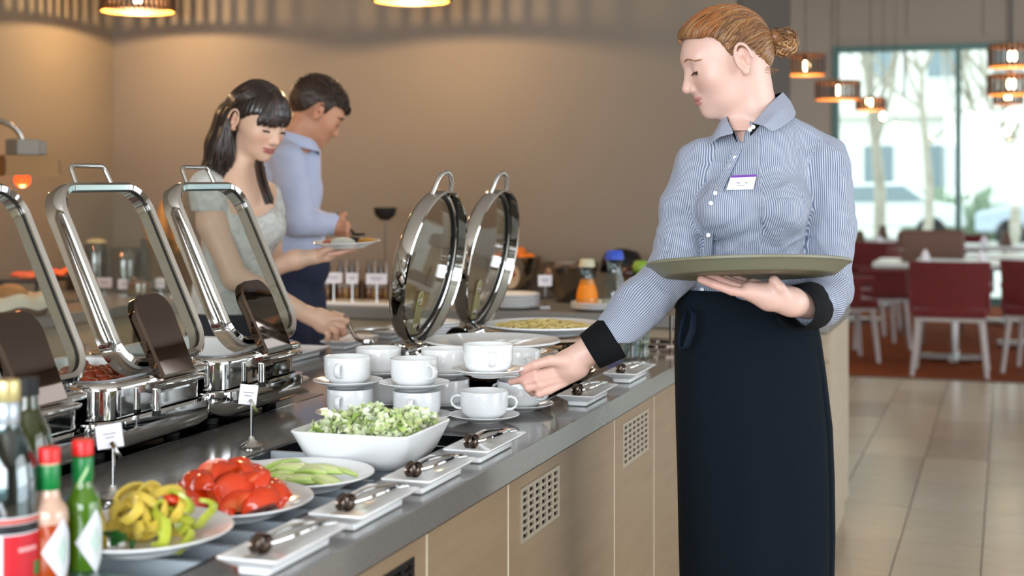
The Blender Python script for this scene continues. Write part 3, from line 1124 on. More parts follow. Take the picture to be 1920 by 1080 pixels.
def wedge(seed, r_=.036, ang=70):
    """a tomato wedge: skin, two cut faces; origin at its centre, cut edge down"""
    rq = random.Random(seed)
    vs, cs, fs = [], [], []
    na, nb = 10, 10
    A = R(ang * rq.uniform(.9, 1.35))
    for j in range(nb + 1):
        ph = PI * j / nb
        for i in range(na + 1):
            th = -A / 2 + A * i / na
            q_ = r_ * (1 + .05 * math.cos(4 * th + seed))
            vs.append((q_ * math.sin(ph) * math.sin(th), q_ * 1.05 * math.cos(ph), q_ * math.sin(ph) * math.cos(th)))
            cs.append(lin('#d0390c'))
    k_ = na + 1
    for j in range(nb):
        for i in range(na):
            fs.append((j * k_ + i, j * k_ + i + 1, (j + 1) * k_ + i + 1, (j + 1) * k_ + i))
    for side in (0, na):
        b0 = len(vs)
        vs.append((0, 0, 0.002))
        cs.append(lin('#e98a55'))
        for j in range(nb + 1):
            p = vs[j * k_ + side]
            vs.append(p)
            cs.append(lin('#d6400f'))
        b1 = len(vs)
        for j in range(nb + 1):
            p = vs[j * k_ + side]
            vs.append((p[0] * .8, p[1] * .8, p[2] * .8))
            cs.append(lin('#e26a38') if j % 3 else lin('#cc4a18'))
        for j in range(nb):
            f1 = (b0 + 1 + j, b0 + 2 + j, b1 + j + 1, b1 + j)
            f2_ = (b1 + j, b1 + j + 1, b0)
            if side:
                f1, f2_ = f1[::-1], f2_[::-1]
            fs += [f1, f2_]
    m = M()
    m.v, m.f = vs, fs
    me = bpy.data.meshes.new('tomato_wedge')
    me.from_pydata(vs, [], fs)
    a_ = me.color_attributes.new('col', 'FLOAT_COLOR', 'POINT')
    a_.data.foreach_set('color', np.array(cs, dtype=np.float32).ravel())
    me.polygons.foreach_set('use_smooth', [True] * len(me.polygons))
    me.set_sharp_from_angle(angle=R(45))
    me.materials.append(TOM)
    return me


wm = [wedge(i) for i in range(5)]
px_, py_, pz_ = plates['tomato']
lay = []
for i in range(11):
    a_ = 2 * PI * i / 11 + .2
    lay.append((.070 * math.cos(a_), .062 * math.sin(a_), .006, a_))
for i in range(8):
    a_ = 2 * PI * i / 8 + .5
    lay.append((.044 * math.cos(a_), .038 * math.sin(a_), .027, a_ + .4))
for i in range(5):
    a_ = 2 * PI * i / 5
    lay.append((.014 * math.cos(a_) - .004, .016 * math.sin(a_), .040, a_ + 1.3))
for i, (x_, y_, z_, a_) in enumerate(lay):
    o = meshobj('tomato_wedge', wm[i % 5], None, None, (px_ + x_, py_ + y_, pz_ + z_ - .004))
    o.rotation_euler = (rr.uniform(-.5, .5), rr.uniform(-1.0, 1.0), a_ + rr.uniform(-.6, .6))
    tag(o, 'red tomato wedge of the heap, ' + heap_place(x_, y_, 0 if i < 11 else 1 if i < 19 else 2, i), 'tomato wedge', 'tomato wedges heaped on the middle plate')

CUC = attr_mat('cucumber_flesh', 0.22, coat=0.5, sub=0.2)


def cuc(seed):
    rq = random.Random(seed)
    L, w_, h_ = rq.uniform(.034, .044), rq.uniform(.013, .0165), .0055
    vs, cs, fs = [], [], []
    n1, n2 = 12, 10
    for i in range(n1 + 1):
        f = i / n1 * 2 - 1
        s_ = math.sqrt(max(0, 1 - abs(f) ** 3.0))
        bend = .006 * f * f
        for k_ in range(n2):
            a_ = 2 * PI * k_ / n2
            vs.append((w_ * s_ * math.cos(a_), L * f, h_ * s_ * math.sin(a_) - bend))
            e_ = abs(math.cos(a_))
            cs.append(lin('#8fb24a') if e_ > .93 else (lin('#c3d884') if e_ > .7 else lin('#dfe9ae')))
    for i in range(n1):
        for k_ in range(n2):
            k2 = (k_ + 1) % n2
            fs.append((i * n2 + k_, i * n2 + k2, (i + 1) * n2 + k2, (i + 1) * n2 + k_))
    me = bpy.data.meshes.new('cucumber_slice')
    me.from_pydata(vs, [], fs)
    a_ = me.color_attributes.new('col', 'FLOAT_COLOR', 'POINT')
    a_.data.foreach_set('color', np.array(cs, dtype=np.float32).ravel())
    me.polygons.foreach_set('use_smooth', [True] * len(me.polygons))
    me.materials.append(CUC)
    return me


cm = [cuc(i) for i in range(4)]
px_, py_, pz_ = plates['cucumber']
for i in range(16):
    x_ = -.055 + .11 * (i % 8) / 7 + rr.uniform(-.008, .008)
    y_ = (-.022 if i < 8 else .016) + rr.uniform(-.014, .014)
    o = meshobj('cucumber_slice', cm[i % 4], None, None, (px_ + x_, py_ + y_, pz_ + .006 + .009 * (i // 8) + .002 * (i % 3)))
    o.rotation_euler = (rr.uniform(-.2, .2), rr.uniform(-.35, .35), PI / 2 + rr.uniform(-.7, .5) + (.5 if i % 3 else 0))
    tag(o, 'pale cucumber slice on its plate, ' + heap_place(x_, y_, i // 8, i), 'cucumber slice', 'cucumber slices on the farthest round salad plate')

PEP = mat('yellow_pepper', '#e0bc48', 0.25, coat=.4, sub=.1, noise=(25, '#d2c25a', .6))
PEPG = mat('lime_pepper', '#a9b23a', 0.25, coat=.4, sub=.1)
REDP = mat('red_pepper', '#cf3417', 0.2, coat=.5)
LEAFD = mat('dark_green_herb', '#2f6a2c', 0.45, noise=(30, '#1f4d22', .6))


def strip(ms, seed, c_, r_, mt, full=False):
    rq = random.Random(seed)
    n = 18
    a0, a1 = (0, 2 * PI) if full else (rq.uniform(-.3, .3), rq.uniform(2.4, 4.2))
    loops = []
    w_, t_ = .0068, .0030
    for i in range(n + 1):
        a_ = a0 + (a1 - a0) * i / n
        q_ = r_ * (1 + .10 * math.cos(3 * a_ + seed))
        rad = Vector((math.cos(a_), math.sin(a_) * .8, 0))
        pc = rad * q_
        z_ = .004 * math.sin(2 * a_ + seed)
        loops.append([pc + rad * (t_ * u_) + Vector((0, 0, z_ + w_ * v_)) for u_, v_ in ((-1, -1), (1, -1), (1.3, 0), (1, 1), (-1, 1), (-.7, 0))])
    m = M()
    loft(m, loops, not full, not full)
    o = obj('pepper_strip', m, ms, smooth=50)
    o.matrix_world = mt
    return o


px_, py_, pz_ = plates['pepper']
for i in range(30):
    sx = -.030 + .10 * (i % 8) / 7 + rr.uniform(-.012, .012)
    sy = rr.uniform(-.045, .04)
    lvl = .012 + .011 * (i // 8)
    lime = sx > .045
    mt = Matrix.Translation((px_ + sx, py_ + sy, pz_ + lvl)) @ Matrix.Rotation(rr.uniform(-1.3, 1.3), 4, 'X') @ Matrix.Rotation(rr.uniform(-.9, .9), 4, 'Y') @ Matrix.Rotation(rr.uniform(0, 6), 4, 'Z')
    o = strip(PEPG if lime else PEP, i, 0, rr.uniform(.018, .028), mt, i % 4 == 0)
    if lime:
        tag(o, 'yellow-green curled pepper strip, ' + heap_place(sx, sy, i // 10, i), 'pepper strip', 'lime coloured pepper strips')
    else:
        tag(o, 'yellow curled pepper strip, ' + heap_place(sx, sy, i // 10, i), 'pepper strip', 'yellow pepper strips')
for i, (x_, y_, z_) in enumerate(((-.082, -.03, .012), (-.072, .0, .014), (-.09, .012, .010), (-.066, -.045, .012), (.028, .035, .045), (.04, .02, .050), (.05, .045, .040), (.035, .05, .038))):
    b = M()
    loft(b, [[(.016 * math.cos(2 * PI * k_ / 8) * s_, .011 * math.sin(2 * PI * k_ / 8) * s_, z__) for k_ in range(8)] for s_, z__ in ((.6, -.006), (1, -.002), (1, .003), (.5, .007))])
    o = obj('red_pepper_piece', b, REDP, smooth=60, loc=(px_ + x_, py_ + y_, pz_ + z_), rot=(rr.uniform(-1, 1), rr.uniform(-1, 1), rr.uniform(0, 3)))
    if i < 4:
        tag(o, ('leftmost red pepper chunk at the left rim of the nearest plate', 'red pepper chunk at the left, next to the yellow strips', 'rear red pepper chunk under the herb leaves', 'front red pepper chunk at the left rim')[i % 4], 'pepper chunk', 'red pepper chunks at the left')
    else:
        tag(o, ('red pepper chunk on the yellow strips, nearest their middle', 'red pepper chunk standing highest on the heap', 'red pepper chunk at the right end of the heap', 'red pepper chunk at the back of the heap')[i % 4], 'pepper chunk', 'red pepper chunks on the heap')


def leafq(L, w_, col, loc, rot, seed):
    m = M()
    n = 8
    vs, fs = [], []
    for i in range(n + 1):
        f = i / n
        s_ = w_ * math.sin(PI * min(1, f * .93 + .05)) ** .8
        for k_ in (-1, -.5, 0, .5, 1):
            vs.append((s_ * k_ * (1 + .15 * math.sin(9 * f + seed)), L * (f - .5), .006 * math.sin(6 * f + seed) + .010 * k_ * k_ * math.sin(5 * f + seed * 2 + k_)))
    for i in range(n):
        for k_ in range(4):
            fs.append((i * 5 + k_, i * 5 + k_ + 1, (i + 1) * 5 + k_ + 1, (i + 1) * 5 + k_))
    m.add(vs, fs)
    return obj('herb_leaf', m, col, smooth=180, loc=loc, rot=rot)


for i, (x_, y_, z_) in enumerate(((-.092, .03, .026), (-.06, .045, .028), (-.045, .03, .034), (.0, -.072, .016), (.02, -.075, .014))):
    tag(leafq(.036, .013, LEAFD, (px_ + x_, py_ + y_, pz_ + z_), (rr.uniform(-.6, .6), rr.uniform(-.6, .6), rr.uniform(0, 6)), i),
        ('dark green herb leaf at the far left of the pepper plate', 'dark green herb leaf behind the red chunks', 'dark green herb leaf touching the yellow strips', 'dark green herb leaf at the front, left one', 'dark green herb leaf at the front, right one')[i], 'herb leaf', 'herb leaves by the peppers, %s' % ('left' if i < 3 else 'front'))

# lettuce bowl
t = thing('salad_bowl', 'deep square white bowl full of chopped lettuce', 'bowl', (-1.095, 2.492, ZC - .001))
b = M()


def lq(w_, d_, r_, z_):
    return [(x_, y_, z_) for x_, y_, _, _ in rrect(w_, d_, r_, 6)]


BW, BD = .226, .235
loft(b, [lq(BW * .66, BD * .66, .02, .0), lq(BW * .74, BD * .74, .03, .004), lq(BW * .86, BD * .86, .032, .022), lq(BW * .96, BD * .96, .028, .052), lq(BW, BD, .022, .066), lq(BW * .985, BD * .985, .02, .0685), lq(BW * .95, BD * .95, .02, .066), lq(BW * .90, BD * .90, .024, .045), lq(BW * .7, BD * .7, .03, .012)])
obj('bowl_body', b, CHINA, t, smooth=50)
LET = attr_mat('lettuce_leaf', 0.38, sub=0.1, coat=.2)
lm_, lc = M(), []
lcol = [lin(c_) for c_ in ('#e9ebd0', '#dee3b8', '#ced79d', '#b3c577', '#8aa24a', '#eeeede', '#d9dfb4')]
for i in range(900):
    x_ = rr.uniform(-.082, .082)
    y_ = rr.uniform(-.086, .086)
    hump = .020 * (1 - (x_ / .1) ** 2) * (1 - (y_ / .1) ** 2) + .012 * math.sin(x_ * 60 + 1) * math.cos(y_ * 50)
    z_ = .055 + hump + rr.uniform(-.012, .012)
    mt = Matrix.Translation((x_, y_, z_)) @ Matrix.Rotation(rr.uniform(-1.1, 1.1), 4, 'X') @ Matrix.Rotation(rr.uniform(-1.1, 1.1), 4, 'Y') @ Matrix.Rotation(rr.uniform(0, 6), 4, 'Z')
    L, w_ = rr.uniform(.009, .022), rr.uniform(.004, .009)
    base = lcol[rr.choice((0, 0, 1, 1, 2, 2, 3, 4, 5, 5, 6))]
    ph = rr.uniform(0, 6)
    vs = []
    for u_ in range(6):
        for v_ in range(4):
            f, g_ = u_ / 5 * 2 - 1, v_ / 3 * 2 - 1
            vs.append((L * f, w_ * g_ * (1 - .35 * abs(f)) + .002 * math.sin(7 * f + ph), .004 * math.sin(5 * f + ph) * g_ + .005 * g_ * g_ + .003 * math.sin(8 * g_ + ph)))
            k2 = .75 + .25 * abs(g_)
            lc.append((base[0] * (1.1 - .25 * abs(g_)), base[1], base[2] * (1.1 - .35 * abs(g_)), 1))
    lm_.add(vs, [(u_ * 4 + v_, u_ * 4 + v_ + 1, (u_ + 1) * 4 + v_ + 1, (u_ + 1) * 4 + v_) for u_ in range(5) for v_ in range(3)], mt)
o = obj('chopped_lettuce', lm_, LET, smooth=180, colors=lc, loc=(-1.095, 2.492, ZC - .001))
tag(o, 'chopped pale green lettuce filling the square white bowl', 'lettuce', kind='stuff')

# ------------------------------------------------------------------ name cards on stands
for n_, (x_, y_, hpole, lb) in enumerate(((-1.36, 2.069, .135, 'steel stand holding a small white name card, nearer the bottles'), (-1.373, 2.553, .135, 'steel stand holding a small white name card, beside the cucumber plate'))):
    t = thing('card_stand', lb, 'card holder', (x_, y_, ZC + .0005), YAW + R(14), 'name card stands on the stone ledge')
    obj('base', M().lathe([(0, 0), (.022, 0), (.0225, .003), (.014, .008), (.006, .014), (.004, .02), (0, .02)], 28), CHROME, t, smooth=50)
    obj('pole', M().tube([(0, 0, .015), (0, 0, .082)], .0028, 10), CHROME, t, smooth=60)
    obj('clip', M().box((0, 0, 0), (.006, .003, .030), Matrix.Translation((.004, -.0045, .078)) @ Matrix.Rotation(R(-30), 4, 'Y')), CHROME, t)
    hc = Matrix.Translation((-.006, -.001, .100)) @ Matrix.Rotation(R(-7 if n_ == 0 else 7), 4, 'Y')
    cd = obj('name_card', M().box((0, 0, 0), (.041 if n_ == 0 else .034, .0015, .038), hc), CARD, t)
    for r_, (w1, zz) in enumerate(((.020, .004), (.014, -.002))):
        obj('printed_line', M().box((.0, -.0010, zz), (w1, .0004, .0016), hc), mat('grey_print', '#8d8c98', .8), cd)

# ================================================================== BACK BUFFET COUNTER
BY = 5.5
GREYTOP = mat('grey_laminate_top', '#82827f', 0.3)
CREAM = mat('cream_cabinet', '#b5a68f', 0.5, noise=(5, '#a89980', .6, (1, 1, 4)))
bw = M().bx(XL + .01, -.62, BY, WY - .01, .815, .86)
tag(obj('rear_worktop', bw, GREYTOP, bevel=.003), 'long grey worktop along the beige back wall', 'worktop')
for i in range(5):
    x0 = XL + .03 + i * .70
    t = thing('base_cabinet', ['base cabinet in the left corner of the back counter', 'base cabinet second from the left wall', 'base cabinet behind the guests', 'base cabinet behind the nearer round chafer, with dark vent', 'base cabinet at the right end of the back counter'][i], 'cabinet', (x0 + .345, BY + .4, 0), 0, 'cream cabinets under the back counter')
    obj('body', M().bx(-.345, .345, -.34, .34, .08, .812).bx(-.33, .33, -.30, .34, 0, .08), CREAM, t)
    for s in (-1, 1):
        dr = obj('door', M().bx(min(s * .003, s * .342), max(s * .003, s * .342), -.362, -.342, .09, .70), CREAM, t, bevel=.003)
        obj('handle', M().tube([(s * .04, -.362, .62), (s * .04, -.378, .62), (s * .04, -.378, .52), (s * .04, -.362, .52)], .004, 6), STEEL, dr)
    obj('drawer_rail', M().bx(-.342, .342, -.362, -.342, .71, .808), CREAM, t, bevel=.003)
    if i in (2, 3):
        vg = obj('vent', M().bx(-.12 if i == 3 else .10, .08 if i == 3 else .2, -.368, -.3625, .725, .795), DARKGAP, t)
BZ = ZC + .001
tag(obj('side_worktop', M().bx(XL + .01, -3.42, 2.2, BY - .002, .815, .86), GREYTOP, bevel=.003), 'grey worktop along the left wall under the heat lamp', 'worktop')
for i in range(4):
    yc = 2.62 + .8 * i
    t = thing('side_cabinet', ('base cabinet on the left wall, nearest', 'base cabinet on the left wall, second', 'base cabinet on the left wall, third', 'base cabinet on the left wall by the corner')[i], 'cabinet', (-3.78, yc, 0), 0, 'cream cabinets along the left wall')
    obj('body', M().bx(-.33, .30, -.39, .39, .08, .812).bx(-.33, .26, -.37, .37, 0, .08), CREAM, t)
    for s in (-1, 1):
        dr = obj('door', M().bx(.3025, .32, min(s * .003, s * .387), max(s * .003, s * .387), .09, .808), CREAM, t, bevel=.003)
        obj('handle', M().tube([(.32, s * .04, .72), (.336, s * .04, .72), (.336, s * .04, .62), (.32, s * .04, .62)], .004, 6), STEEL, dr)


def onb(px, d_=None, y=None):
    """point on the back counter at pixel column px and world depth y (left of the corner: on the side counter)"""
    k_ = (px - 960) / F
    if px < 150:
        X = -3.90 if px < 0 else -3.80 if y > 5.7 else -3.56
        d = X / (k_ * CY - SY)
        return Vector((X, (k_ * SY + CY) * d, BZ))
    d = y / (k_ * SY + CY)
    return Vector(((k_ * CY - SY) * d, y, BZ))


# hammered steel bowls
HAM = mat('hammered_steel', '#c4bab0', 0.07, 1.0, bump=(35, .15))
HAMD = mat('dark_hammered_steel', '#8d827a', 0.09, 1.0, bump=(35, .15))
ORG = mat('orange_peel', '#e07a16', 0.4, noise=(30, '#d96a10', .5), bump=(250, .2))


def bigbowl(px, y, r_, h_, m_, lb, tilt=0):
    p = onb(px, y=y)
    t = thing('display_bowl', lb, 'bowl', p, 0, 'hammered steel bowls on the back counter')
    obj('bowl_shell', M().lathe([(0, .0), (.05, .0), (.055, .01), (r_ * .6, h_ * .28), (r_ * .92, h_ * .68), (r_, h_), (r_ * .985, h_ * 1.01), (r_ * .88, h_ * .66), (r_ * .5, h_ * .25), (0, .03)], 36), m_, t, smooth=50)
    return p


p = bigbowl(962, 6.13, .125, .180, HAM, 'bright hammered steel bowl of orange fruit behind the round lids')
for i in range(14):
    a_ = 2 * PI * i / 7 + .3
    rr_ = .070 if i < 7 else .03
    o = obj('orange_fruit', M().ball((0, 0, 0), (.030, .030, .027), 16, 10), ORG, smooth=180, loc=p + Vector((rr_ * math.cos(a_), rr_ * math.sin(a_), .167 if i < 7 else .193)))
    tag(o, 'orange fruit heaped in the bright steel bowl', 'orange', 'oranges in the steel bowl')
p = bigbowl(1066, 6.02, .125, .160, HAMD, 'dark hammered steel bowl beside the orange juice carafe')
for i in range(5):
    o = obj('bread_roll', M().ball((0, 0, 0), (.036, .03, .022), 14, 8), mat('brown_crust', '#6b4426', .6), smooth=180, loc=p + Vector((.065 * math.cos(i * 1.26), .065 * math.sin(i * 1.26), .135)))
    tag(o, 'dark bread roll in the dark steel bowl', 'bread roll', 'rolls in the dark bowl')
tag(obj('dome_cover', M().lathe([(.095, 0), (.095, .006), (.088, .05), (.07, .085), (.02, .10), (0, .102)], 32), mat('smoked_dome', '#1a1b1d', .1, .4), smooth=60, loc=onb(1166, y=6.15) + Vector((0, 0, .12))), 'dark domed cover above the carafe', 'cover')
obj('cover_stand', M().lathe([(.05, 0), (.05, .004), (.01, .01), (.01, .12), (.05, .121)], 20), BLACK, bpy.data.objects['dome_cover'], loc=(0, 0, -.12))
p = bigbowl(1205, 5.92, .10, .12, HAMD, 'dark steel fruit bowl half hidden by the waitress sleeve')
for i, (dx, dz, col, nm, lb) in enumerate(((-.005, .155, '#7fa33a', 'green_apple', 'green apple on top of the dark fruit bowl'), (-.06, .130, '#3a1512', 'dark_plum', 'dark plum left of the green apple'), (.055, .130, '#3a1512', 'dark_plum', 'dark plum right of the green apple'))):
    f_ = thing(nm, lb, 'fruit', p + Vector((dx, -.01 + .01 * i, dz)))
    obj('flesh', M().lathe([(0, -.03), (.018, -.032), (.034, -.012), (.036, .006), (.026, .026), (.010, .030), (0, .024)], 20), mat(nm, col, .3, coat=.3), f_, smooth=180)
    obj('stem', M().tube([(0, 0, .024), (.003, 0, .042)], .0015, 5), mat('fruit_stem', '#4a3420', .8), f_)

# carafes and bottle
JUICE = mat('orange_juice', '#f08a00', 0.5)
CLG = pane_mat('clear_carafe_glass', '#eef4f4', .05)


def carafe(px, y, lb, fill, cap=None, sc=1.0):
    t = thing('carafe', lb, 'carafe', onb(px, y=y), 0)
    pr = [(0, 0), (.052, 0), (.054, .004), (.047, .08), (.030, .145), (.026, .175), (.036, .205), (.037, .207), (.035, .207), (.0245, .175), (.028, .145), (.045, .08), (.050, .008), (0, .006)]
    obj('glass', M().lathe([(r_ * sc, z_ * sc) for r_, z_ in pr], 28), CLG, t, smooth=50)
    if fill:
        obj('juice', M().lathe([(0, .007), (.0525 * sc, .008), (.0475 * sc, .08 * sc), (.0305 * sc, .142 * sc), (0, .142 * sc)], 28), JUICE, t, smooth=50)
    if cap:
        obj('cap', M().lathe([(0, .235 * sc), (.030 * sc, .235 * sc), (.034 * sc, .225 * sc), (.038 * sc, .20 * sc), (.036 * sc, .2 * sc), (0, .222 * sc)], 24), mat('cap_' + cap, cap, .35), t, smooth=50)
    return t


carafe(1101, 5.62, 'glass carafe of orange juice on the back counter', True, '#c9c3a6', .86)
carafe(1152, 5.66, 'clear glass bottle with blue cap right of the juice carafe', False, '#2a4fc0', 1.0)


def platestack(px, y, n, r_, lb, food=None, loc=None, nm='plate_stack'):
    p = loc or onb(px, y=y)
    pr = [(0, .002), (.55, .002), (.57, 0), (.62, 0), (.95, .011), (1.0, .014), (.985, .0165), (.65, .006), (.60, .0045), (0, .0045)]
    for i in range(n):
        t = obj('dinner_plate', M().lathe([(a * r_, b) for a, b in pr], 36), CHINA, smooth=45, loc=p + Vector((0, 0, .0088 * i)))
        tag(t, lb % ('topmost' if i == n - 1 else 'bottom' if i == 0 else '%s from the bottom' % ('second', 'third', 'fourth', 'fifth', 'sixth', 'seventh')[i - 1]), 'plate', lb.replace('%s ', '').split(',')[0])
    return p + Vector((0, 0, .0088 * n))


platestack(960, 0, 6, .112, 'plate in the white stack behind the farther round chafer, %s', loc=onb(960, y=5.64))
platestack(1115, 0, 3, .11, 'plate in the low white stack behind the noodles, %s', loc=onb(1122, y=5.66))
platestack(812, 0, 7, .085, 'plate in the white stack seen through the round lids, %s', loc=Kz(812, 643, ZC + .001))
pz = platestack(945, 5.93, 2, .12, 'plate with orange slices below the orange bowl, %s')
for i in range(5):
    tag(obj('salmon_slice', M().lathe([(0, -.004), (.028, -.003), (.03, 0), (.026, .004), (0, .005)], 16, sx=1, sy=.6), mat('salmon_orange', '#e07048', .4), smooth=60, loc=pz + Vector((-.06 + .025 * i, .01 * math.sin(i * 2), .0005 + .002 * i)), rot=(0, 0, i)), 'orange slice on the plate below the orange bowl', 'food slice', 'orange slices on the plate')

# small table signs (folded white cards)
for px, y, w_, lb in ((1022, 5.72, .055, 'white sign card between the two steel bowls'), (625, 5.60, .075, 'white sign card left, behind the guests plate'), (660, 5.60, .05, 'middle white sign card behind the guests plate'), (706, 5.60, .085, 'wide white sign card left of the round lids'),
                      (195, 5.75, .07, 'white sign card seen through the middle chafer lid'), (232, 5.7, .05, 'second white sign card through the middle chafer lid'), (330, 5.75, .05, 'white sign card between the two chafer lids'), (300, 5.8, .04, 'small sign card beside the mixed food jar')):
    p = onb(px, y=y)
    hz = .085 if px > 500 else .03
    t = thing('table_sign', lb, 'sign', p, YAW, 'white sign cards on the back counter')
    obj('card', M().box((0, 0, hz + .022), (w_, .002, .044)), CARD, t)
    obj('stand', M().tube([(0, .004, 0), (0, .004, hz + .02)], .003, 6).box((0, .002, .002), (.04, .03, .004)), STEEL, t)
    obj('printed_line', M().box((0, -.0013, hz + .027), (w_ * .6, .0006, .004)).box((0, -.0013, hz + .018), (w_ * .45, .0006, .003)), mat('grey_print', '#8d8c98', .8), t)

# jars, baskets and breads on the left of the back counter
GLJ = pane_mat('jar_glass', '#e6ece8', .1)
CEREAL = mat('brown_cereal', '#8a5f33', .7, noise=(60, '#5c3a1d', .7), bump=(60, 1.0))
YEL = mat('yellow_food', '#c78a1e', .5, noise=(40, '#8a4a12', .7), bump=(50, 1.0))


def jar(px, y, r_, h_, m_, lb, lid='#c9b98a', fillh=.7):
    t = thing('food_jar', lb, 'jar', onb(px, y=y), 0, 'glass food jars on the back counter')
    obj('glass', M().lathe([(0, 0), (r_ * .9, 0), (r_, .01), (r_, h_ * .9), (r_ * .85, h_), (r_ * .83, h_), (r_ * .97, h_ * .9), (r_ * .97, .012), (0, .01)], 28), GLJ, t, smooth=50)
    obj('contents', M().lathe([(0, .011), (r_ * .94, .012), (r_ * .94, h_ * fillh), (r_ * .5, h_ * fillh + .008), (0, h_ * fillh + .01)], 28), m_, t, smooth=50)
    if lid:
        obj('lid', M().lathe([(0, h_ + .02), (r_ * .5, h_ + .018), (r_ * .88, h_ + .006), (r_ * .88, h_), (0, h_)], 24), mat('jar_lid', lid, .5), t, smooth=50)


jar(180, 5.95, .055, .22, CEREAL, 'tall jar of brown cereal with pale lid, behind the middle chafer lid', fillh=.6)
jar(235, 5.95, .07, .20, CEREAL, 'wide glass jar of brown cereal right of the tall jar', None, .8)
jar(262, 5.72, .055, .09, YEL, 'low glass jar of yellow mixed food on the back counter', None, .6)
jar(152, 5.95, .05, .18, mat('red_dark_food', '#6b2a18', .6, noise=(40, '#a9521f', .6)), 'glass jar of dark red food between the first two chafer lids', None, .8)
for i, (px, lb) in enumerate(((590, 'brown rack of jam pots under the left sign card'), (644, 'rack of brown jam pots under the middle sign card'), (698, 'rack of brown jam pots under the wide sign card'))):
    p = onb(px + 10, y=5.85)
    t = thing('jam_pot_rack', lb, 'rack', p, YAW * .3)
    obj('shelf', M().box((0, 0, .075), (.112, .09, .006)).box((0, 0, .003), (.112, .09, .006)).box((-.056, 0, .04), (.004, .09, .08)).box((.056, 0, .04), (.004, .09, .08)), mat('brown_rack', '#5a4433', .5), t)
    for k_ in range(4):
        jj = obj('jam_pot', M().lathe([(0, 0), (.011, 0), (.0122, .004), (.0122, .040), (.010, .046), (0, .046)], 14), mat('amber_jam_%d' % (k_ % 2), ('#8a5a34', '#a98248')[k_ % 2], .25, coat=.4), t, smooth=50, loc=(-.039 + .026 * k_, 0, .0065))
        obj('pot_lid', M().lathe([(0, .053), (.0122, .053), (.0125, .046), (0, .046)], 14), mat('pot_lid_white', '#d8d0c8', .4), jj)
        obj('bottle', M().lathe([(0, 0), (.011, 0), (.012, .05), (.006, .075), (.006, .09), (0, .09)], 12), mat('dark_bottle_%d' % (k_ % 2), ('#3a2a1e', '#6b5a48')[k_ % 2], .2, coat=.5), t, smooth=50, loc=(-.039 + .026 * k_, 0, .0785))
BREAD = mat('baguette_crust', '#c08a45', .6, noise=(12, '#8f5f2a', .6), bump=(20, .6))
bk = thing('bread_vase', 'tall glass vase of baguettes behind the young woman shoulder', 'vase', onb(300, y=6.0))
obj('glass', M().lathe([(0, 0), (.075, 0), (.08, .01), (.09, .24), (.087, .24), (.077, .012), (0, .01)], 28), GLJ, bk, smooth=50)
for i, (dx, lean, L, dz) in enumerate(((-.02, .22, .42, .02), (.02, -.28, .40, .02), (.0, .42, .36, .03), (.03, .12, .44, .02))):
    b = M()
    a_ = Vector((dx, .02 * (i - 1.5), dz))
    d_ = Vector((lean * .9, .03 * (i - 1.5), 1)).normalized()
    b.tube([a_ + d_ * L * f for f in (0, .04, .15, .5, .85, .96, 1)], [.006, .018, .026, .028, .026, .017, .005], 12)
    tag(obj('baguette', b, BREAD, smooth=180, loc=bk.location), ('baguette leaning far to the right in the glass vase', 'baguette leaning left in the glass vase', 'short baguette leaning right in the glass vase', 'tallest upright baguette in the glass vase')[(0, 1, 2, 3)[i]], 'baguette', 'baguettes in the vase')
# trays of hot food and cloth basket at the far left
ct = thing('bread_basket', 'cloth lined bread basket with brown loaf at the far left', 'basket', onb(18, y=5.64))
obj('basket_shell', M().lathe([(0, 0), (.13, 0), (.155, .055), (.15, .055), (.125, .008), (0, .008)], 32), mat('wicker', '#6b4a2a', .7, bump=(80, 1.0, (1, 1, 4))), ct, smooth=50)
cl = M()
loops = []
for j, (r_, z_) in enumerate(((.165, .035), (.162, .062), (.15, .085), (.12, .075), (.09, .055))):
    loops.append([((r_ + .008 * math.sin(9 * a_ + j)) * math.cos(a_), (r_ + .008 * math.sin(9 * a_ + j)) * math.sin(a_), z_ + .008 * math.sin(7 * a_)) for a_ in [2 * PI * k_ / 48 for k_ in range(48)]])
loft(cl, loops, False, False)
obj('cloth_lining', cl, mat('cream_napkin', '#cfc8b6', .8), ct, smooth=180)
tag(obj('bread_loaf', M().ball((0, 0, 0), (.075, .06, .045), 18, 12), BREAD, smooth=180, loc=onb(18, y=5.64) + Vector((0, 0, .075))), 'brown bread loaf in the cloth lined basket', 'bread')
tb = thing('raised_tray', 'raised black tray of orange pastries under the heat lamp', 'tray', onb(78, y=5.98))
obj('tray_top', M().box((0, 0, .10), (.20, .36, .012)), BLACK, tb, bevel=.004)
for s in (-1, 1):
    for s2 in (-1, 1):
        obj('leg', M().box((s * .085, s2 * .15, .047), (.012, .012, .094)), BLACK, tb)
for i in range(9):
    tag(obj('pastry', M().lathe([(0, -.010), (.030, -.008), (.036, 0), (.028, .012), (0, .017)], 14, sx=1.1, sy=.8), mat('orange_pastry_%d' % (i % 2), ('#d2622e', '#c9501f')[i % 2], .5, bump=(60, .6)), smooth=60, loc=onb(78, y=5.98) + Vector((.03 * (-1) ** i, -.14 + .035 * i, .117 + .004 * (i % 3))), rot=(0, 0, i)), 'orange pastry on the raised black tray', 'pastry', 'pastries under the heat lamp')
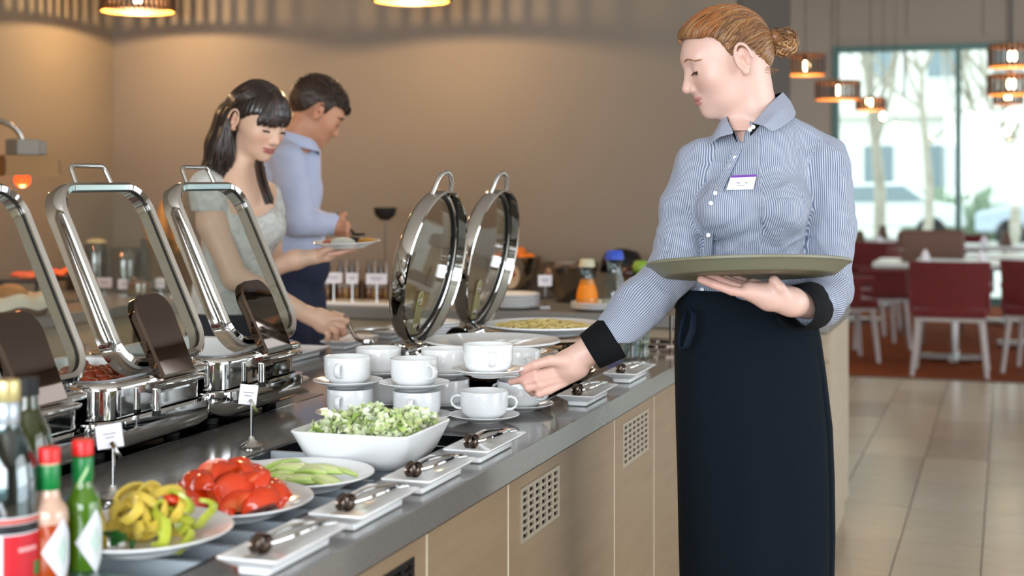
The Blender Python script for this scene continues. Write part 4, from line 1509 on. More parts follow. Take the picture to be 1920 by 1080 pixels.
# heat lamp
hl = thing('heat_lamp', 'chrome gooseneck heat lamp with glowing red bulb above the pastries', 'lamp', onb(-62, y=5.95))
gb = hl.location
pl = onb(42, y=5.95)
dx = (pl - gb).length
hl.rotation_euler = (0, 0, math.atan2((pl - gb).y, (pl - gb).x))
top_z = 1.20
obj('base', M().lathe([(0, 0), (.07, 0), (.07, .01), (.02, .018), (0, .018)], 28), CHROME, hl, smooth=50)
zt = CAMH + 112 / F * 5.98 - BZ
zb = CAMH + 82 / F * 5.98 - BZ
neck = [(0, 0, .01), (0, 0, zt - .10)] + [(dx * (.5 - .5 * math.cos(R(a_))), 0, zt - .09 + .09 * math.sin(R(a_))) for a_ in range(15, 166, 15)] + [(dx, 0, zt - .10), (dx, 0, zb - .01)]
obj('gooseneck', M().tube(neck, .012, 10), CHROME, hl, smooth=60)
z1 = CAMH + 78 / F * 5.98 - BZ
hd_ = M().box((dx - .01, -.02, z1 - .033), (.10, .10, .066)).box((dx + .065, 0, z1 - .035), (.045, .08, .06))
obj('lamp_head', hd_, mat('lamp_grey_metal', '#77756f', .35, .4), hl, bevel=.004)
sh = M()
grid_slab(sh, [dx - .14, dx + .10], [-.12, .12], lambda i, j: True, z1 - .085, z1 - .067)
grid_slab(sh, [dx - .14, dx + .10], [-.12, .12], lambda i, j: True, z1 - .150, z1 - .140)
for s in (-1, 1):
    sh.box((dx - .02, s * .117, z1 - .112), (.24, .006, .056))
sh.box((dx + .097, 0, z1 - .112), (.006, .24, .056)).box((dx - .137, 0, z1 - .112), (.006, .24, .056))
obj('lamp_shade', sh, mat('bronze_shade', '#8a6b48', .25, .8), hl)
obj('red_bulb', M().ball((dx + .0, 0, z1 - .165), (.032, .032, .03), 16, 10), mat('red_heat_bulb', '#ff4a20', .3, emit='#ff3a12', estr=3.5), hl, smooth=180)
hlb = bpy.data.lights.new('heat_bulb_light', 'POINT')
hlb.energy, hlb.color, hlb.shadow_soft_size = 5, (1, .3, .12), .03
lo = bpy.data.objects.new('heat_bulb_light', hlb)
COL.objects.link(lo)
lo.parent = hl
lo.location = (dx, 0, z1 - .22)
# dark bowl on a stand near the wall
bs = thing('tall_bowl_stand', 'small black bowl on a thin stand before the beige wall', 'stand', onb(722, y=6.05))
hz = CAMH - 62 / F * 6.55 - BZ - .03
obj('stand_pole', M().tube([(0, 0, 0), (0, 0, hz)], .002, 8).lathe([(0, 0), (.04, 0), (.04, .004), (0, .006)], 20), BLACK, bs)
obj('bowl', M().lathe([(0, 0), (.02, .0), (.045, .022), (.052, .055), (.050, .055), (.04, .024), (0, .008)], 24, (0, 0, hz)), RUBBER, bs, smooth=50)
tag(obj('white_plate_low', M().box((0, 0, .008), (.34, .16, .016)), CHINA, bevel=.006, loc=onb(690, y=5.6)), 'flat white serving slab on the back counter edge', 'plate')
bpy.data.objects['white_plate_low'].name = 'serving_slab'
# steel stand and two little glasses beyond the cuff
t = thing('steel_stand', 'low steel wire stand on the island between cuff and apron', 'stand', Kz(1232, 655, ZC))
obj('ring_base', M().ring(circ(.075, 36), [(-.004, .012), (.004, .012), (.004, .020), (-.004, .020)]), DARKSTEEL, t, smooth=50)
for i in range(4):
    a_ = PI / 4 + i * PI / 2
    obj('leg', M().tube([(.075 * math.cos(a_), .075 * math.sin(a_), .0), (.075 * math.cos(a_), .075 * math.sin(a_), .11)], .004, 8), DARKSTEEL, t)
for px, lb in ((1180, 'small clear glass below the waitress forearm, left one'), (1203, 'small clear glass below the waitress forearm, right one')):
    tag(obj('small_glass', M().lathe([(0, 0), (.022, 0), (.024, .004), (.019, .03), (.026, .075), (.025, .075), (.017, .03), (.021, .006), (0, .005)], 24), CLG, smooth=50, loc=Kz(px, 672, ZC + .001)), lb, 'glass', 'small clear glasses')
# steel scoop resting under the waitress hand
t = thing('sauce_boat', 'steel dish with a shallow scoop below the waitress sleeve cuff', 'dish', (-1.045, 3.62, ZC + .002))
obj('bowl', M().lathe([(0, 0), (.03, 0), (.05, .012), (.066, .03), (.064, .03), (.048, .014), (0, .004)], 28), WARMST, t, smooth=50)

# ================================================================== DINING ROOM
REDF = mat('dark_red_fabric', '#6e1013', .75, noise=(8, '#5b0b0e', .6), sheen=.3)
WHM = mat('whitewashed_metal', '#b3aaa6', .4)
TTOP = mat('pale_table_top', '#cdd3d2', .25)


def mkchair(loc, rz, lb):
    t = thing('dining_chair', lb, 'chair', loc, rz, 'dark red dining chairs with pale legs')
    obj('seat', M().box((0, .0, .44), (.50, .46, .07)), REDF, t, bevel=.02)
    b = M()
    loops = []
    for z_, w_, yo in ((.42, .50, -.225), (.60, .53, -.235), (.80, .55, -.25)):
        l = []
        for k_ in range(9):
            f = k_ / 4 - 1
            l.append((w_ / 2 * f, yo + .05 * f * f, z_))
        for k_ in range(8, -1, -1):
            f = k_ / 4 - 1
            l.append((w_ / 2 * f * .93, yo + .045 + .045 * f * f, z_))
        loops.append(l)
    loft(b, loops)
    obj('backrest', b, REDF, t, smooth=50)
    for s in (-1, 1):
        obj('armrest', M().box((s * .255, .0, .62), (.045, .38, .05)), REDF, t, bevel=.012)
        obj('side_panel', M().box((s * .255, -.05, .52), (.03, .28, .17)), REDF, t, bevel=.01)
    obj('seat_frame', M().box((0, 0, .395), (.47, .43, .025)), WHM, t)
    for s in (-1, 1):
        for s2 in (-1, 1):
            obj('leg', M().tube([(s * .21, s2 * .19, .39), (s * .25, s2 * .225, 0)], [.022, .016], 8), WHM, t, smooth=50)
    return t


def gp(px, Y):
    k_ = (px - 960) / F
    d = Y / (k_ * SY + CY)
    return Vector(((k_ * CY - SY) * d, Y, .005))


def mktable(loc, w_, d_, lb, ped=True):
    t = thing('dining_table', lb, 'table', loc, 0, 'pale topped dining tables')
    obj('tabletop', M().box((0, 0, .735), (w_, d_, .035)), TTOP, t, bevel=.005)
    obj('edge', M().box((0, 0, .712), (w_ - .03, d_ - .03, .012)), mat('grey_table_edge', '#7d746c', .6), t)
    obj('pedestal', M().tube([(0, 0, .06), (0, 0, .706)], .032, 14), STEEL, t, smooth=50)
    obj('base_bar', M().box((0, 0, .030), (.50, .07, .045)).box((0, 0, .030), (.07, .50, .045)), STEEL, t, bevel=.01)
    return t


MENU = mat('brown_menu_stand', '#5e4232', .6)


def menu(loc, lb, s=1.0):
    t = thing('menu_stand', lb, 'menu stand', loc, .3, 'brown menu stands on the dining tables')
    obj('board', M().prism([(-.05 * s, 0), (.05 * s, 0), (.02 * s, .14 * s), (-.02 * s, .14 * s)], -.05, .05, mtx=Matrix.Rotation(PI / 2, 4, 'X')), MENU, t)
    obj('foot', M().box((0, 0, .004), (.12 * s, .12, .008)), MENU, t)
    return t


base = gp(1782, 11.0)
mkchair(base, .0, 'dark red chair with its back to us, in the middle of the dining area')
mktable(gp(1790, 11.75), 1.15, .75, 'dining table behind the middle red chair')
mkchair(gp(1962, 11.3), -.25, 'dark red chair cut by the right frame edge')
mkchair(gp(1575, 11.6), -1.2, 'dark red chair beside the waitress elbow')
mkchair(gp(1640, 12.6), 1.9, 'dark red chair behind the pale side table')
mktable(gp(1395, 12.0), .75, .75, 'small dining table behind the waitress elbow')
mktable(gp(1930, 12.9), 1.0, .8, 'dining table at the right frame edge')
mktable(gp(1600, 14.6), 1.1, .8, 'dining table in the rear row before the left glass pane')
mktable(gp(1885, 14.9), 1.35, .8, 'long dining table in the rear row before the mullion')
mktable(gp(1640, 16.3), .9, .7, 'rearmost dining table by the glazing')
mkchair(gp(1622, 13.75), 2.9, 'dark red chair in the rear row left of the brown armchair')
mkchair(gp(1800, 16.0), PI, 'dark red chair at the glazing facing the room')
ac = thing('brown_armchair', 'brown padded armchair seen between the rear dining tables', 'armchair', gp(1768, 13.3), .4)
obj('seat', M().box((0, 0, .40), (.60, .55, .16)), mat('brown_leather', '#6a4a3a', .5), ac, bevel=.04)
obj('backrest', M().box((0, .28, .68), (.60, .10, .50)), mat('brown_leather', '', .5), ac, bevel=.04)
for s in (-1, 1):
    obj('arm', M().box((s * .31, 0, .52), (.08, .55, .22)), mat('brown_leather', '', .5), ac, bevel=.03)
    for s2 in (-1, 1):
        obj('leg', M().tube([(s * .26, s2 * .24, .33), (s * .27, s2 * .25, 0)], .016, 8), mat('brown_menu_stand', '', .5), ac)
for px, Y, lb in ((1612, 14.45, 'brown menu stand on the left rear dining table'), (1885, 14.75, 'brown menu stand on the long rear dining table'), (1692, 12.1, 'brown menu stand leaning by the front table'), (1795, 16.2, 'brown menu stand nearest the mullion')):
    p = gp(px, Y)
    if Y < 12.5:
        p = gp(1705, 11.68)
    if Y > 16:
        p = gp(1655, 16.2)
        lb = 'brown menu stand on the rearmost table'
    p.z = .754
    menu(p, lb, 1.0)
for px, Y, lb in ((1735, 11.62, 'white napkin roll on the front table, left'), (1840, 11.62, 'white napkin roll on the front table, right'), (1845, 14.7, 'folded white napkin on the long rear table'), (1650, 14.4, 'folded white napkin on the left rear table')):
    p = gp(px, Y)
    p.z = .753
    tag(obj('napkin', M().lathe([(0, 0), (.035, 0), (.03, .05), (.012, .09), (0, .10)], 12), CARD, smooth=40, loc=p), lb, 'napkin', 'white napkins on the dining tables')

# ================================================================== SAUCE BOTTLES (nearest things)
GLT = mat('glass_shelf_green', '#dfeee6', 0.02, trans=1.0, ior=1.45)
shp = M().prism([(x_, y_) for x_, y_, _, _ in rrect(.36, .30, .02, 5)], 0, .008)
t = tag(obj('glass_tray', shp, pane_mat('green_tinted_glass', '#cfe6dc', .12), loc=(-1.19, 1.50, ZC + .0005)), 'clear green-edged glass tray under the sauce bottles', 'tray')
zt_ = ZC + .0092
SAUCE_R = mat('orange_red_sauce', '#a8400f', .15, coat=.8)
SAUCE_G = mat('green_sauce', '#466f10', .12, coat=.8)
GREENF = mat('green_foil', '#147a3a', .3)
REDCAP = mat('red_cap', '#e32424', .35)
LAB = mat('white_label', '#dfe2e6', .55)


def diamond_label(par, r_, zc, h_, ang, m_=LAB, halfw=1.15):
    """a diamond shaped label wrapped round the bottle"""
    m = M()
    n = 16
    rows = 16
    vs, fs = [], []
    for j in range(rows + 1):
        f = j / rows * 2 - 1
        hw = halfw * (1 - abs(f))
        for i in range(n + 1):
            a_ = ang + hw * (i / n * 2 - 1)
            vs.append((r_ * math.cos(a_), r_ * math.sin(a_), zc + h_ * f))
    for j in range(rows):
        for i in range(n):
            fs.append((j * (n + 1) + i, j * (n + 1) + i + 1, (j + 1) * (n + 1) + i + 1, (j + 1) * (n + 1) + i))
    m.add(vs, fs)
    return obj('label', m, m_, par, smooth=180)


def sauce(px, d, ztop_px, lb, sm, air):
    p = C(px, 338, d)
    p.z = zt_
    H = CAMH - (ztop_px - 338) / F * d - zt_
    t = thing('hot_sauce_bottle', lb, 'bottle', p, 0, 'small hot sauce bottles')
    r_ = .0235
    hb = H * .60
    prof = [(0, 0), (r_ * .95, 0), (r_, .004), (r_, hb * .80), (r_ * .93, hb * .90), (r_ * .62, hb * 1.0), (.0118, hb * 1.12), (.0112, H * .84), (0, H * .84)]
    body = obj('glass_body', M().lathe(prof, 36), sm, t, smooth=60)
    if air:
        obj('sauce_film', M().lathe([(r_ + .0004, hb * .72), (r_ + .0004, hb * .80), (r_ * .93 + .0005, hb * .90), (r_ * .62 + .0005, hb), (.0123, hb * 1.12), (.0118, hb * 1.2)], 36), mat('pale_sauce_film', '#c9a58f', .15, coat=.8), t, smooth=60)
    obj('neck_foil', M().lathe([(.0124, hb * 1.13), (.0135, hb * 1.15), (.0135, H * .86), (.0128, H * .87)], 28), GREENF, t, smooth=50)
    if air:
        obj('neck_band', M().lathe([(.0128, H * .86), (.0130, H * .90), (0, H * .90)], 28), mat('cream_plastic', '#d8c7a6', .4), t)
    cp = [(.0125, H * .88), (.0138, H * .885), (.0138, H * .985), (.0125, H), (0, H)]
    obj('cap', M().lathe(cp, 32), REDCAP, t, smooth=40)
    ang = math.atan2(-p.y, -p.x)
    lbq = diamond_label(t, r_ + .0007, hb * .38, hb * .42, ang + .75)
    o2 = diamond_label(lbq, r_ + .0011, hb * .38, hb * .20, ang + .75, mat('label_green_print', '#c3d6cc', .6), .40)
    return t, p, H, hb, ang


sauce(92, 1.88, 838, 'orange-red hot sauce bottle with red cap and green neck foil', SAUCE_R, True)
t, p, H, hb, ang = sauce(155, 1.93, 824, 'green hot sauce bottle with red cap, right of the orange one', SAUCE_G, False)
m = M()
vs = [(.0139 * math.cos(ang + a_ * .5), .0139 * math.sin(ang + a_ * .5), H * .72 + a_ * .012 + b_ * .004) for a_ in (-1, -.5, 0, .5, 1) for b_ in (-1, 1)]
m.add(vs, [(2 * i, 2 * i + 2, 2 * i + 3, 2 * i + 1) for i in range(4)])
obj('foil_print', m, mat('pale_green_print', '#b6d6a0', .5), t)

# large clear bottle at the frame edge
p = C(12, 338, 1.86)
p.z = zt_
H = CAMH - (712 - 338) / F * 1.86 - zt_
t = thing('vinegar_bottle', 'tall clear bottle with gold cap and red label at the left frame edge', 'bottle', p)
obj('glass_body', M().lathe([(0, 0), (.038, 0), (.040, .004), (.040, H * .50), (.036, H * .60), (.020, H * .74), (.0145, H * .80), (.0145, H * .90), (.0135, H * .90), (.0135, H * .8), (.019, H * .73), (.0345, H * .59), (.0385, H * .5), (.0385, .006), (0, .006)], 36), pane_mat('smoky_bottle_glass', '#a9c4c6', .16), t, smooth=50)
obj('contents', M().lathe([(0, .007), (.037, .007), (.037, H * .5), (.033, H * .585), (0, H * .585)], 32), mat('dark_teal_liquid', '#33464a', .1, coat=.5), t, smooth=50)
obj('neck_sleeve', M().lathe([(.0152, H * .78), (.0162, H * .79), (.0162, H * .895), (.015, H * .90)], 28), mat('silver_foil', '#aeb8bf', .3, .6), t, smooth=50)
obj('cap', M().lathe([(0, H * .895), (.0165, H * .895), (.0172, H * .90), (.0172, H * .985), (.016, H), (0, H)], 32), mat('gold_cap', '#c9bb82', .3, .5), t, smooth=40)
ang = math.atan2(-p.y, -p.x)


def wrap(par, r_, z0, z1, a0, a1, m_, nm='label'):
    m = M()
    n = 24
    vs = []
    for i in range(n + 1):
        a_ = a0 + (a1 - a0) * i / n
        vs += [(r_ * math.cos(a_), r_ * math.sin(a_), z0), (r_ * math.cos(a_), r_ * math.sin(a_), z1)]
    m.add(vs, [(2 * i, 2 * i + 2, 2 * i + 3, 2 * i + 1) for i in range(n)])
    return obj(nm, m, m_, par, smooth=180)


l1 = wrap(t, .0408, .004, .088, ang - 1.3, ang + 1.5, LAB)
wrap(l1, .0411, .004, .066, ang - .1, ang + 1.45, mat('red_label', '#c8202c', .5), 'label_red_field')
wrap(l1, .0411, .068, .079, ang - 1.3, ang + 1.5, mat('black_band', '#17181a', .5), 'label_black_band')
wrap(l1, .0411, .080, .086, ang - 1.3, ang + 1.5, mat('red_band', '#c2503f', .5), 'label_red_band')
wrap(l1, .0413, .045, .050, ang + .35, ang + 1.0, mat('pink_print', '#e7a7a6', .5), 'label_print')
wrap(l1, .0413, .012, .030, ang + .9, ang + 1.35, mat('green_print', '#3b8a4a', .5), 'label_emblem')
# olive oil bottle with blue label
p = C(52, 338, 2.06)
p.z = ZC + .0005
H = CAMH - (752 - 338) / F * 2.06 - ZC
t = thing('oil_bottle', 'dark green oil bottle with blue label behind the clear bottle', 'bottle', p)
obj('glass_body', M().lathe([(0, 0), (.033, 0), (.035, .004), (.035, H * .66), (.030, H * .80), (.018, H * .92), (.014, H * .98), (.014, H * 1.05), (0, H * 1.05)], 36), mat('dark_olive_glass', '#2d3312', .08, coat=.8), t, smooth=60)
obj('cap', M().lathe([(0, H * 1.04), (.0152, H * 1.04), (.0152, H * 1.16), (0, H * 1.165)], 28), RUBBER, t, smooth=40)
ang = math.atan2(-p.y, -p.x)
l1 = wrap(t, .0356, .01, H * .60, ang - .9, ang + 1.2, mat('blue_label', '#1f4f9c', .4))
wrap(l1, .0359, H * .36, H * .42, ang - .2, ang + 1.1, mat('light_blue_print', '#9db9e0', .5), 'label_print')
wrap(l1, .0359, H * .46, H * .54, ang - .2, ang + 1.1, mat('navy_print', '#16336e', .5), 'label_print')

# ================================================================== IMPLICIT SURFACES FOR BODIES AND CLOTHES
def V3(p):
    return np.array(p, dtype=np.float32)


def sph(P, c, r):
    return np.linalg.norm(P - V3(c), axis=1) - r


def ell(P, c, r, Rm=None):
    q = P - V3(c)
    if Rm is not None:
        q = q @ np.asarray(Rm, dtype=np.float32)
    r = V3(r)
    k0 = np.linalg.norm(q / r, axis=1)
    k1 = np.linalg.norm(q / (r * r), axis=1) + 1e-9
    return k0 * (k0 - 1) / k1


def cap(P, a, b, ra, rb=None):
    rb = ra if rb is None else rb
    a, b = V3(a), V3(b)
    ba = b - a
    t = np.clip(((P - a) @ ba) / max(float(ba @ ba), 1e-9), 0, 1)
    return np.linalg.norm(P - a - t[:, None] * ba, axis=1) - (ra + (rb - ra) * t)


def chain(P, pts, rs, k=0.0):
    d = None
    for i in range(len(pts) - 1):
        c_ = cap(P, pts[i], pts[i + 1], rs[i], rs[i + 1])
        d = c_ if d is None else (smin(d, c_, k) if k else np.minimum(d, c_))
    return d


def smin(a, b, k):
    h = np.clip(0.5 + 0.5 * (b - a) / k, 0, 1)
    return b + (a - b) * h - k * h * (1 - h)


def smax(a, b, k):
    return -smin(-a, -b, k)


def nets(fn, lo, hi, h):
    """naive surface nets over the box, evaluated only in blocks near the surface"""
    lo, hi = np.array(lo, float), np.array(hi, float)
    B = 8
    nb = np.maximum(1, np.ceil((hi - lo) / (h * B))).astype(int)
    n = nb * B + 1
    ctr = [lo[i] + (np.arange(nb[i]) + .5) * B * h for i in range(3)]
    g = np.stack(np.meshgrid(*ctr, indexing='ij'), -1).reshape(-1, 3).astype(np.float32)
    fc = fn(g)
    rad = B * h * .87
    act = np.abs(fc) < rad * 1.7 + .004
    grid = np.ones(n, dtype=np.float32)
    sg = np.where(fc < 0, -1.0, 1.0).reshape(nb)
    grid[:-1, :-1, :-1] = np.repeat(np.repeat(np.repeat(sg, B, 0), B, 1), B, 2)
    idx = np.argwhere(act.reshape(nb))
    o = np.arange(B + 1)
    ox, oy, oz = np.meshgrid(o, o, o, indexing='ij')
    off = np.stack([ox, oy, oz], -1).reshape(-1, 3)
    for s in range(0, len(idx), 400):
        ii = (idx[s:s + 400, None, :] * B + off[None]).reshape(-1, 3)
        P = (lo + ii * h).astype(np.float32)
        grid[ii[:, 0], ii[:, 1], ii[:, 2]] = fn(P)
    grid[0], grid[-1] = 1, 1
    grid[:, 0], grid[:, -1] = 1, 1
    grid[:, :, 0], grid[:, :, -1] = 1, 1
    S = grid < 0
    c = S[:-1, :-1, :-1].astype(np.int8)
    for dx in (0, 1):
        for dy in (0, 1):
            for dz in (0, 1):
                if dx or dy or dz:
                    c = c + S[dx:n[0] - 1 + dx, dy:n[1] - 1 + dy, dz:n[2] - 1 + dz]
    cells = np.argwhere((c > 0) & (c < 8))
    vid = -np.ones(np.array(n) - 1, dtype=np.int64)
    vid[cells[:, 0], cells[:, 1], cells[:, 2]] = np.arange(len(cells))
    acc = np.zeros((len(cells), 3))
    cnt = np.zeros(len(cells))
    corners = [(0, 0, 0), (1, 0, 0), (0, 1, 0), (1, 1, 0), (0, 0, 1), (1, 0, 1), (0, 1, 1), (1, 1, 1)]
    val = [grid[cells[:, 0] + a, cells[:, 1] + b, cells[:, 2] + d] for a, b, d in corners]
    for i in range(8):
        for j in range(i + 1, 8):
            df = np.array(corners[j]) - np.array(corners[i])
            if abs(df).sum() != 1:
                continue
            m = (val[i] < 0) != (val[j] < 0)
            t = np.where(m, val[i] / (val[i] - val[j] + 1e-12), 0)
            p = np.array(corners[i])[None] + t[:, None] * df[None]
            acc += p * m[:, None]
            cnt += m
    v = lo + (cells + acc / cnt[:, None]) * h
    faces = []
    for ax in range(3):
        sl0 = [slice(None)] * 3
        sl1 = [slice(None)] * 3
        sl0[ax] = slice(0, -1)
        sl1[ax] = slice(1, None)
        a, b = S[tuple(sl0)], S[tuple(sl1)]
        e = np.argwhere(a != b)
        u, w = (ax + 1) % 3, (ax + 2) % 3
        e = e[(e[:, u] > 0) & (e[:, w] > 0) & (e[:, u] < n[u] - 1) & (e[:, w] < n[w] - 1)]
        du, dw = np.zeros(3, int), np.zeros(3, int)
        du[u] = 1
        dw[w] = 1
        q = [e - du - dw, e - dw, e, e - du]
        ids = np.stack([vid[x[:, 0], x[:, 1], x[:, 2]] for x in q], 1)
        fl = a[e[:, 0], e[:, 1], e[:, 2]]
        ids[~fl] = ids[~fl][:, ::-1]
        faces.append(ids)
    faces = np.concatenate(faces)
    faces = faces[(faces >= 0).all(1)]
    return v.astype(np.float32), faces


def netobj(name, parts, m, parent, colfn=None, attr=None, smooth_iter=0):
    """parts: list of (verts, quads); joined into one mesh object"""
    vs, fs, o = [], [], 0
    for v, f in parts:
        vs.append(v)
        fs.append(f + o)
        o += len(v)
    v, f = np.concatenate(vs), np.concatenate(fs)
    me = bpy.data.meshes.new(name)
    me.vertices.add(len(v))
    me.vertices.foreach_set('co', v.astype(np.float32).ravel())
    me.loops.add(len(f) * 4)
    me.loops.foreach_set('vertex_index', f.astype(np.int32).ravel())
    me.polygons.add(len(f))
    me.polygons.foreach_set('loop_start', np.arange(0, len(f) * 4, 4, dtype=np.int32))
    me.polygons.foreach_set('use_smooth', np.ones(len(f), dtype=bool))
    me.update(calc_edges=True)
    me.validate()
    if colfn is not None:
        a = me.color_attributes.new('col', 'FLOAT_COLOR', 'POINT')
        a.data.foreach_set('color', colfn(v).astype(np.float32).ravel())
    if attr is not None:
        a = me.attributes.new('stripe', 'FLOAT', 'POINT')
        a.data.foreach_set('value', attr(v).astype(np.float32))
    return meshobj(name, me, m, parent)


def wob(P, f, s=0.0):
    x, y, z = P[:, 0] * f, P[:, 1] * f, P[:, 2] * f
    a = np.sin(x * 1.3 + 2.1 * np.sin(z * .7 + s) + s) * np.sin(z * 1.1 + 1.7 * np.sin(y * .9 + s * 2))
    b = np.sin(y * 1.7 + x * .8 + 1.3 * np.sin(z * 1.3) + s * 3)
    return .6 * a + .4 * b


# ------------------------------------------------------------------ a head in its own frame (forward, left, up), metres, origin between the ears
def head_sdf(Q, male=False):
    A = np.abs(Q[:, 1])
    S = np.stack([Q[:, 0], A, Q[:, 2]], 1)      # mirrored: both halves at once
    j = 1.08 if male else 1.0
    d = ell(Q, (.010, 0, .028), (.094, .071, .078))
    d = smin(d, ell(Q, (.047, 0, -.018), (.054, .055 * j, .074)), .03)
    d = smin(d, ell(Q, (.048, 0, -.058), (.047, .045 * j, .041 * j)), .022)
    d = smin(d, sph(Q, (.081, 0, -.082), .0175 * j), .020)
    d = smin(d, ell(Q, (.080, 0, -.052), (.022, .025, .020)), .012)
    d = smin(d, sph(S, (.064, .034, -.020), .024), .022)
    d = smin(d, ell(Q, (.081, 0, .030), (.021, .046, .014)), .016)
    # eye sockets
    d = smax(d, -sph(S, (.112, .031, .007), .0165), .014)
    # nose
    d = smin(d, cap(Q, (.093, 0, .014), (.103, 0, -.026), .0075, .0135), .010)
    d = smin(d, cap(Q, (.101, 0, .008), (.1145, 0, -.0235), .0045, .0088), .006)
    d = smin(d, sph(Q, (.1150, 0, -.0270), .0085), .005)
    d = smin(d, sph(S, (.1055, .0105, -.0310), .0062), .004)
    d = smax(d, -ell(S, (.1090, .0058, -.0385), (.0040, .0026, .0042)), .002)
    # lips
    d = smin(d, ell(S, (.0965, .004, -.0512), (.0095, .0205, .0048)), .004)
    d = smin(d, ell(Q, (.0965, 0, -.0602), (.0098, .0205, .0055)), .004)
    gr = chain(S, [(.1085, 0, -.0560), (.1030, .012, -.0555), (.0915, .0235, -.0525)], [.0016, .0015, .0010])
    d = smax(d, -gr, .0022)
    d = smax(d, -ell(Q, (.112, 0, -.0445), (.006, .003, .006)), .003)
    # lids
    lid = sph(S, (.0835, .031, .006), .0136)
    d = smin(d, lid, .004)
    d = smin(d, cap(S, (.0972, .020, -.0010), (.090, .043, .0000), .0016), .003)
    slot = np.maximum(np.abs(S[:, 2] + .0022) - .0013, sph(S, (.0835, .031, .006), .0150))
    slot = np.maximum(slot, .0855 - S[:, 0])
    d = smax(d, -slot, .0012)
    # ears
    c0 = np.array((.004, .0735, -.002))
    er = None
    for i in range(11):
        a0, a1 = R(-62 + 25 * i), R(-62 + 25 * (i + 1))
        if i > 9:
            break
        p0 = c0 + np.array((.0150 * math.cos(a0), .004 + .006 * (1 - math.cos(a0)), .0275 * math.sin(a0) + .003))
        p1 = c0 + np.array((.0150 * math.cos(a1), .004 + .006 * (1 - math.cos(a1)), .0275 * math.sin(a1) + .003))
        e = cap(S, p0, p1, .0034)
        er = e if er is None else np.minimum(er, e)
    er = smin(er, ell(S, c0 + np.array((-.002, .004, .000)), (.0125, .0035, .0245)), .004)
    er = smin(er, cap(S, c0 + np.array((-.004, .0065, .018)), c0 + np.array((-.007, .0075, -.012)), .0026), .004)
    er = smin(er, sph(S, c0 + np.array((.004, .002, -.0265)), .0070), .007)
    er = smax(er, -ell(S, c0 + np.array((.003, .0095, -.004)), (.0062, .0060, .0100)), .003)
    d = smin(d, er, .006)
    return d


def paint_head(Q, skin, lip, blush, brow=None):
    n = len(Q)
    c = np.tile(np.array(lin(skin)), (n, 1))
    S = np.stack([Q[:, 0], np.abs(Q[:, 1]), Q[:, 2]], 1)

    def mixin(w, col):
        w = np.clip(w, 0, 1)[:, None]
        c[:] = c * (1 - w) + np.array(lin(col)) * w
    mixin(np.exp(-(np.linalg.norm((S - V3((.085, .036, -.025))) / V3((.03, .022, .020)), axis=1)) ** 2) * .55, blush)
    mixin(np.exp(-(np.linalg.norm((S - V3((.118, 0, -.028))) / V3((.012, .012, .012)), axis=1)) ** 2) * .4, blush)
    mixin(np.exp(-(np.linalg.norm((S - V3((.004, .082, -.002))) / V3((.02, .012, .03)), axis=1)) ** 2) * .5, blush)
    li = np.minimum(ell(S, (.0970, .004, -.0512), (.0120, .0235, .0052)), ell(Q, (.0970, 0, -.0602), (.0120, .0225, .0058)))
    mixin(.5 - li / .0016, lip)
    gr = chain(S, [(.1075, 0, -.0560), (.1030, .012, -.0555), (.0915, .0235, -.0525)], [.0016, .0015, .0010])
    mixin((.5 - gr / .0016) * .7, '#7a3f3a')
    return c


def face_x(y, z):
    xs_ = np.linspace(.13, .03, 400)
    f = head_sdf(np.stack([xs_, np.full(400, y), np.full(400, z)], 1).astype(np.float32))
    return float(xs_[np.argmax(f < 0)])


def brow_lash(fig, Mh, par, browcol, side=1, lashcol='#2a1c18', thick=.0013):
    bm = M()
    for s in (1, -1):
        for i in range(26):
            f = i / 25
            y_ = .016 + .033 * f
            x_ = .1040 - .031 * f ** 1.8
            z_ = .0235 + .0055 * math.sin(PI * min(1, f * 1.1 + .1)) - .003 * f
            z_ += .0010 * math.sin(i * 2.3)
            y2, z2 = y_ + .0058, z_ + .0022 - .0030 * f
            p = Vector((face_x(y_, z_) + .0001, s * y_, z_ + .002))
            q = Vector((face_x(y2, z2) + .0001, s * y2, z2 + .002))
            bm.tube([Mh @ p, Mh @ ((p + q) / 2 + Vector((.0006, 0, .0004))), Mh @ q], [thick * .5, thick, thick * .3], 5)
    obj('eyebrows', bm, mat('brow_' + browcol[1:], browcol, .7), par, smooth=60)
    lm = M()
    for s in (1, -1):
        pts = []
        for i in range(9):
            f = i / 8
            a = R(-62 + 124 * f) * s
            v = Vector((math.cos(a) * .0138, math.sin(a) * .0138, -.0045))
            pts.append(Vector((.0838, s * .031, .006)) + v)
        lm.tube([Mh @ p for p in pts], .0011, 5)
        for i in range(0, 17):
            f = i / 16
            a = R(-55 + 110 * f) * s
            v = Vector((math.cos(a) * .0138, math.sin(a) * .0138, -.0042))
            p = Vector((.0838, s * .031, .006)) + v
            q = p + Vector((math.cos(a) * .0065, math.sin(a) * .0050, -.0042))
            lm.tube([Mh @ p, Mh @ q], [.0008, .0003], 4)
    obj('eyelashes', lm, mat('lash_' + lashcol[1:], lashcol, .6), par)
    for s in (1, -1):
        e = M().ball((0, 0, 0), .0126, 16, 12)
        c_ = Mh @ Vector((.0835, s * .031, .006))
        eo = obj('eyeball', e, mat('eye_white', '#e8e2dc', .15), par, smooth=180, loc=c_)
        ir = M().ball((0, 0, 0), (.006, .006, .0025), 14, 6)
        dr = (Mh.to_3x3() @ Vector((.80, 0, -.60))).normalized()
        io = obj('iris', ir, mat('eye_iris', '#4a3a2c', .1), eo, smooth=180, loc=dr * .0112)
        io.rotation_euler = dr.to_track_quat('Z', 'Y').to_euler()


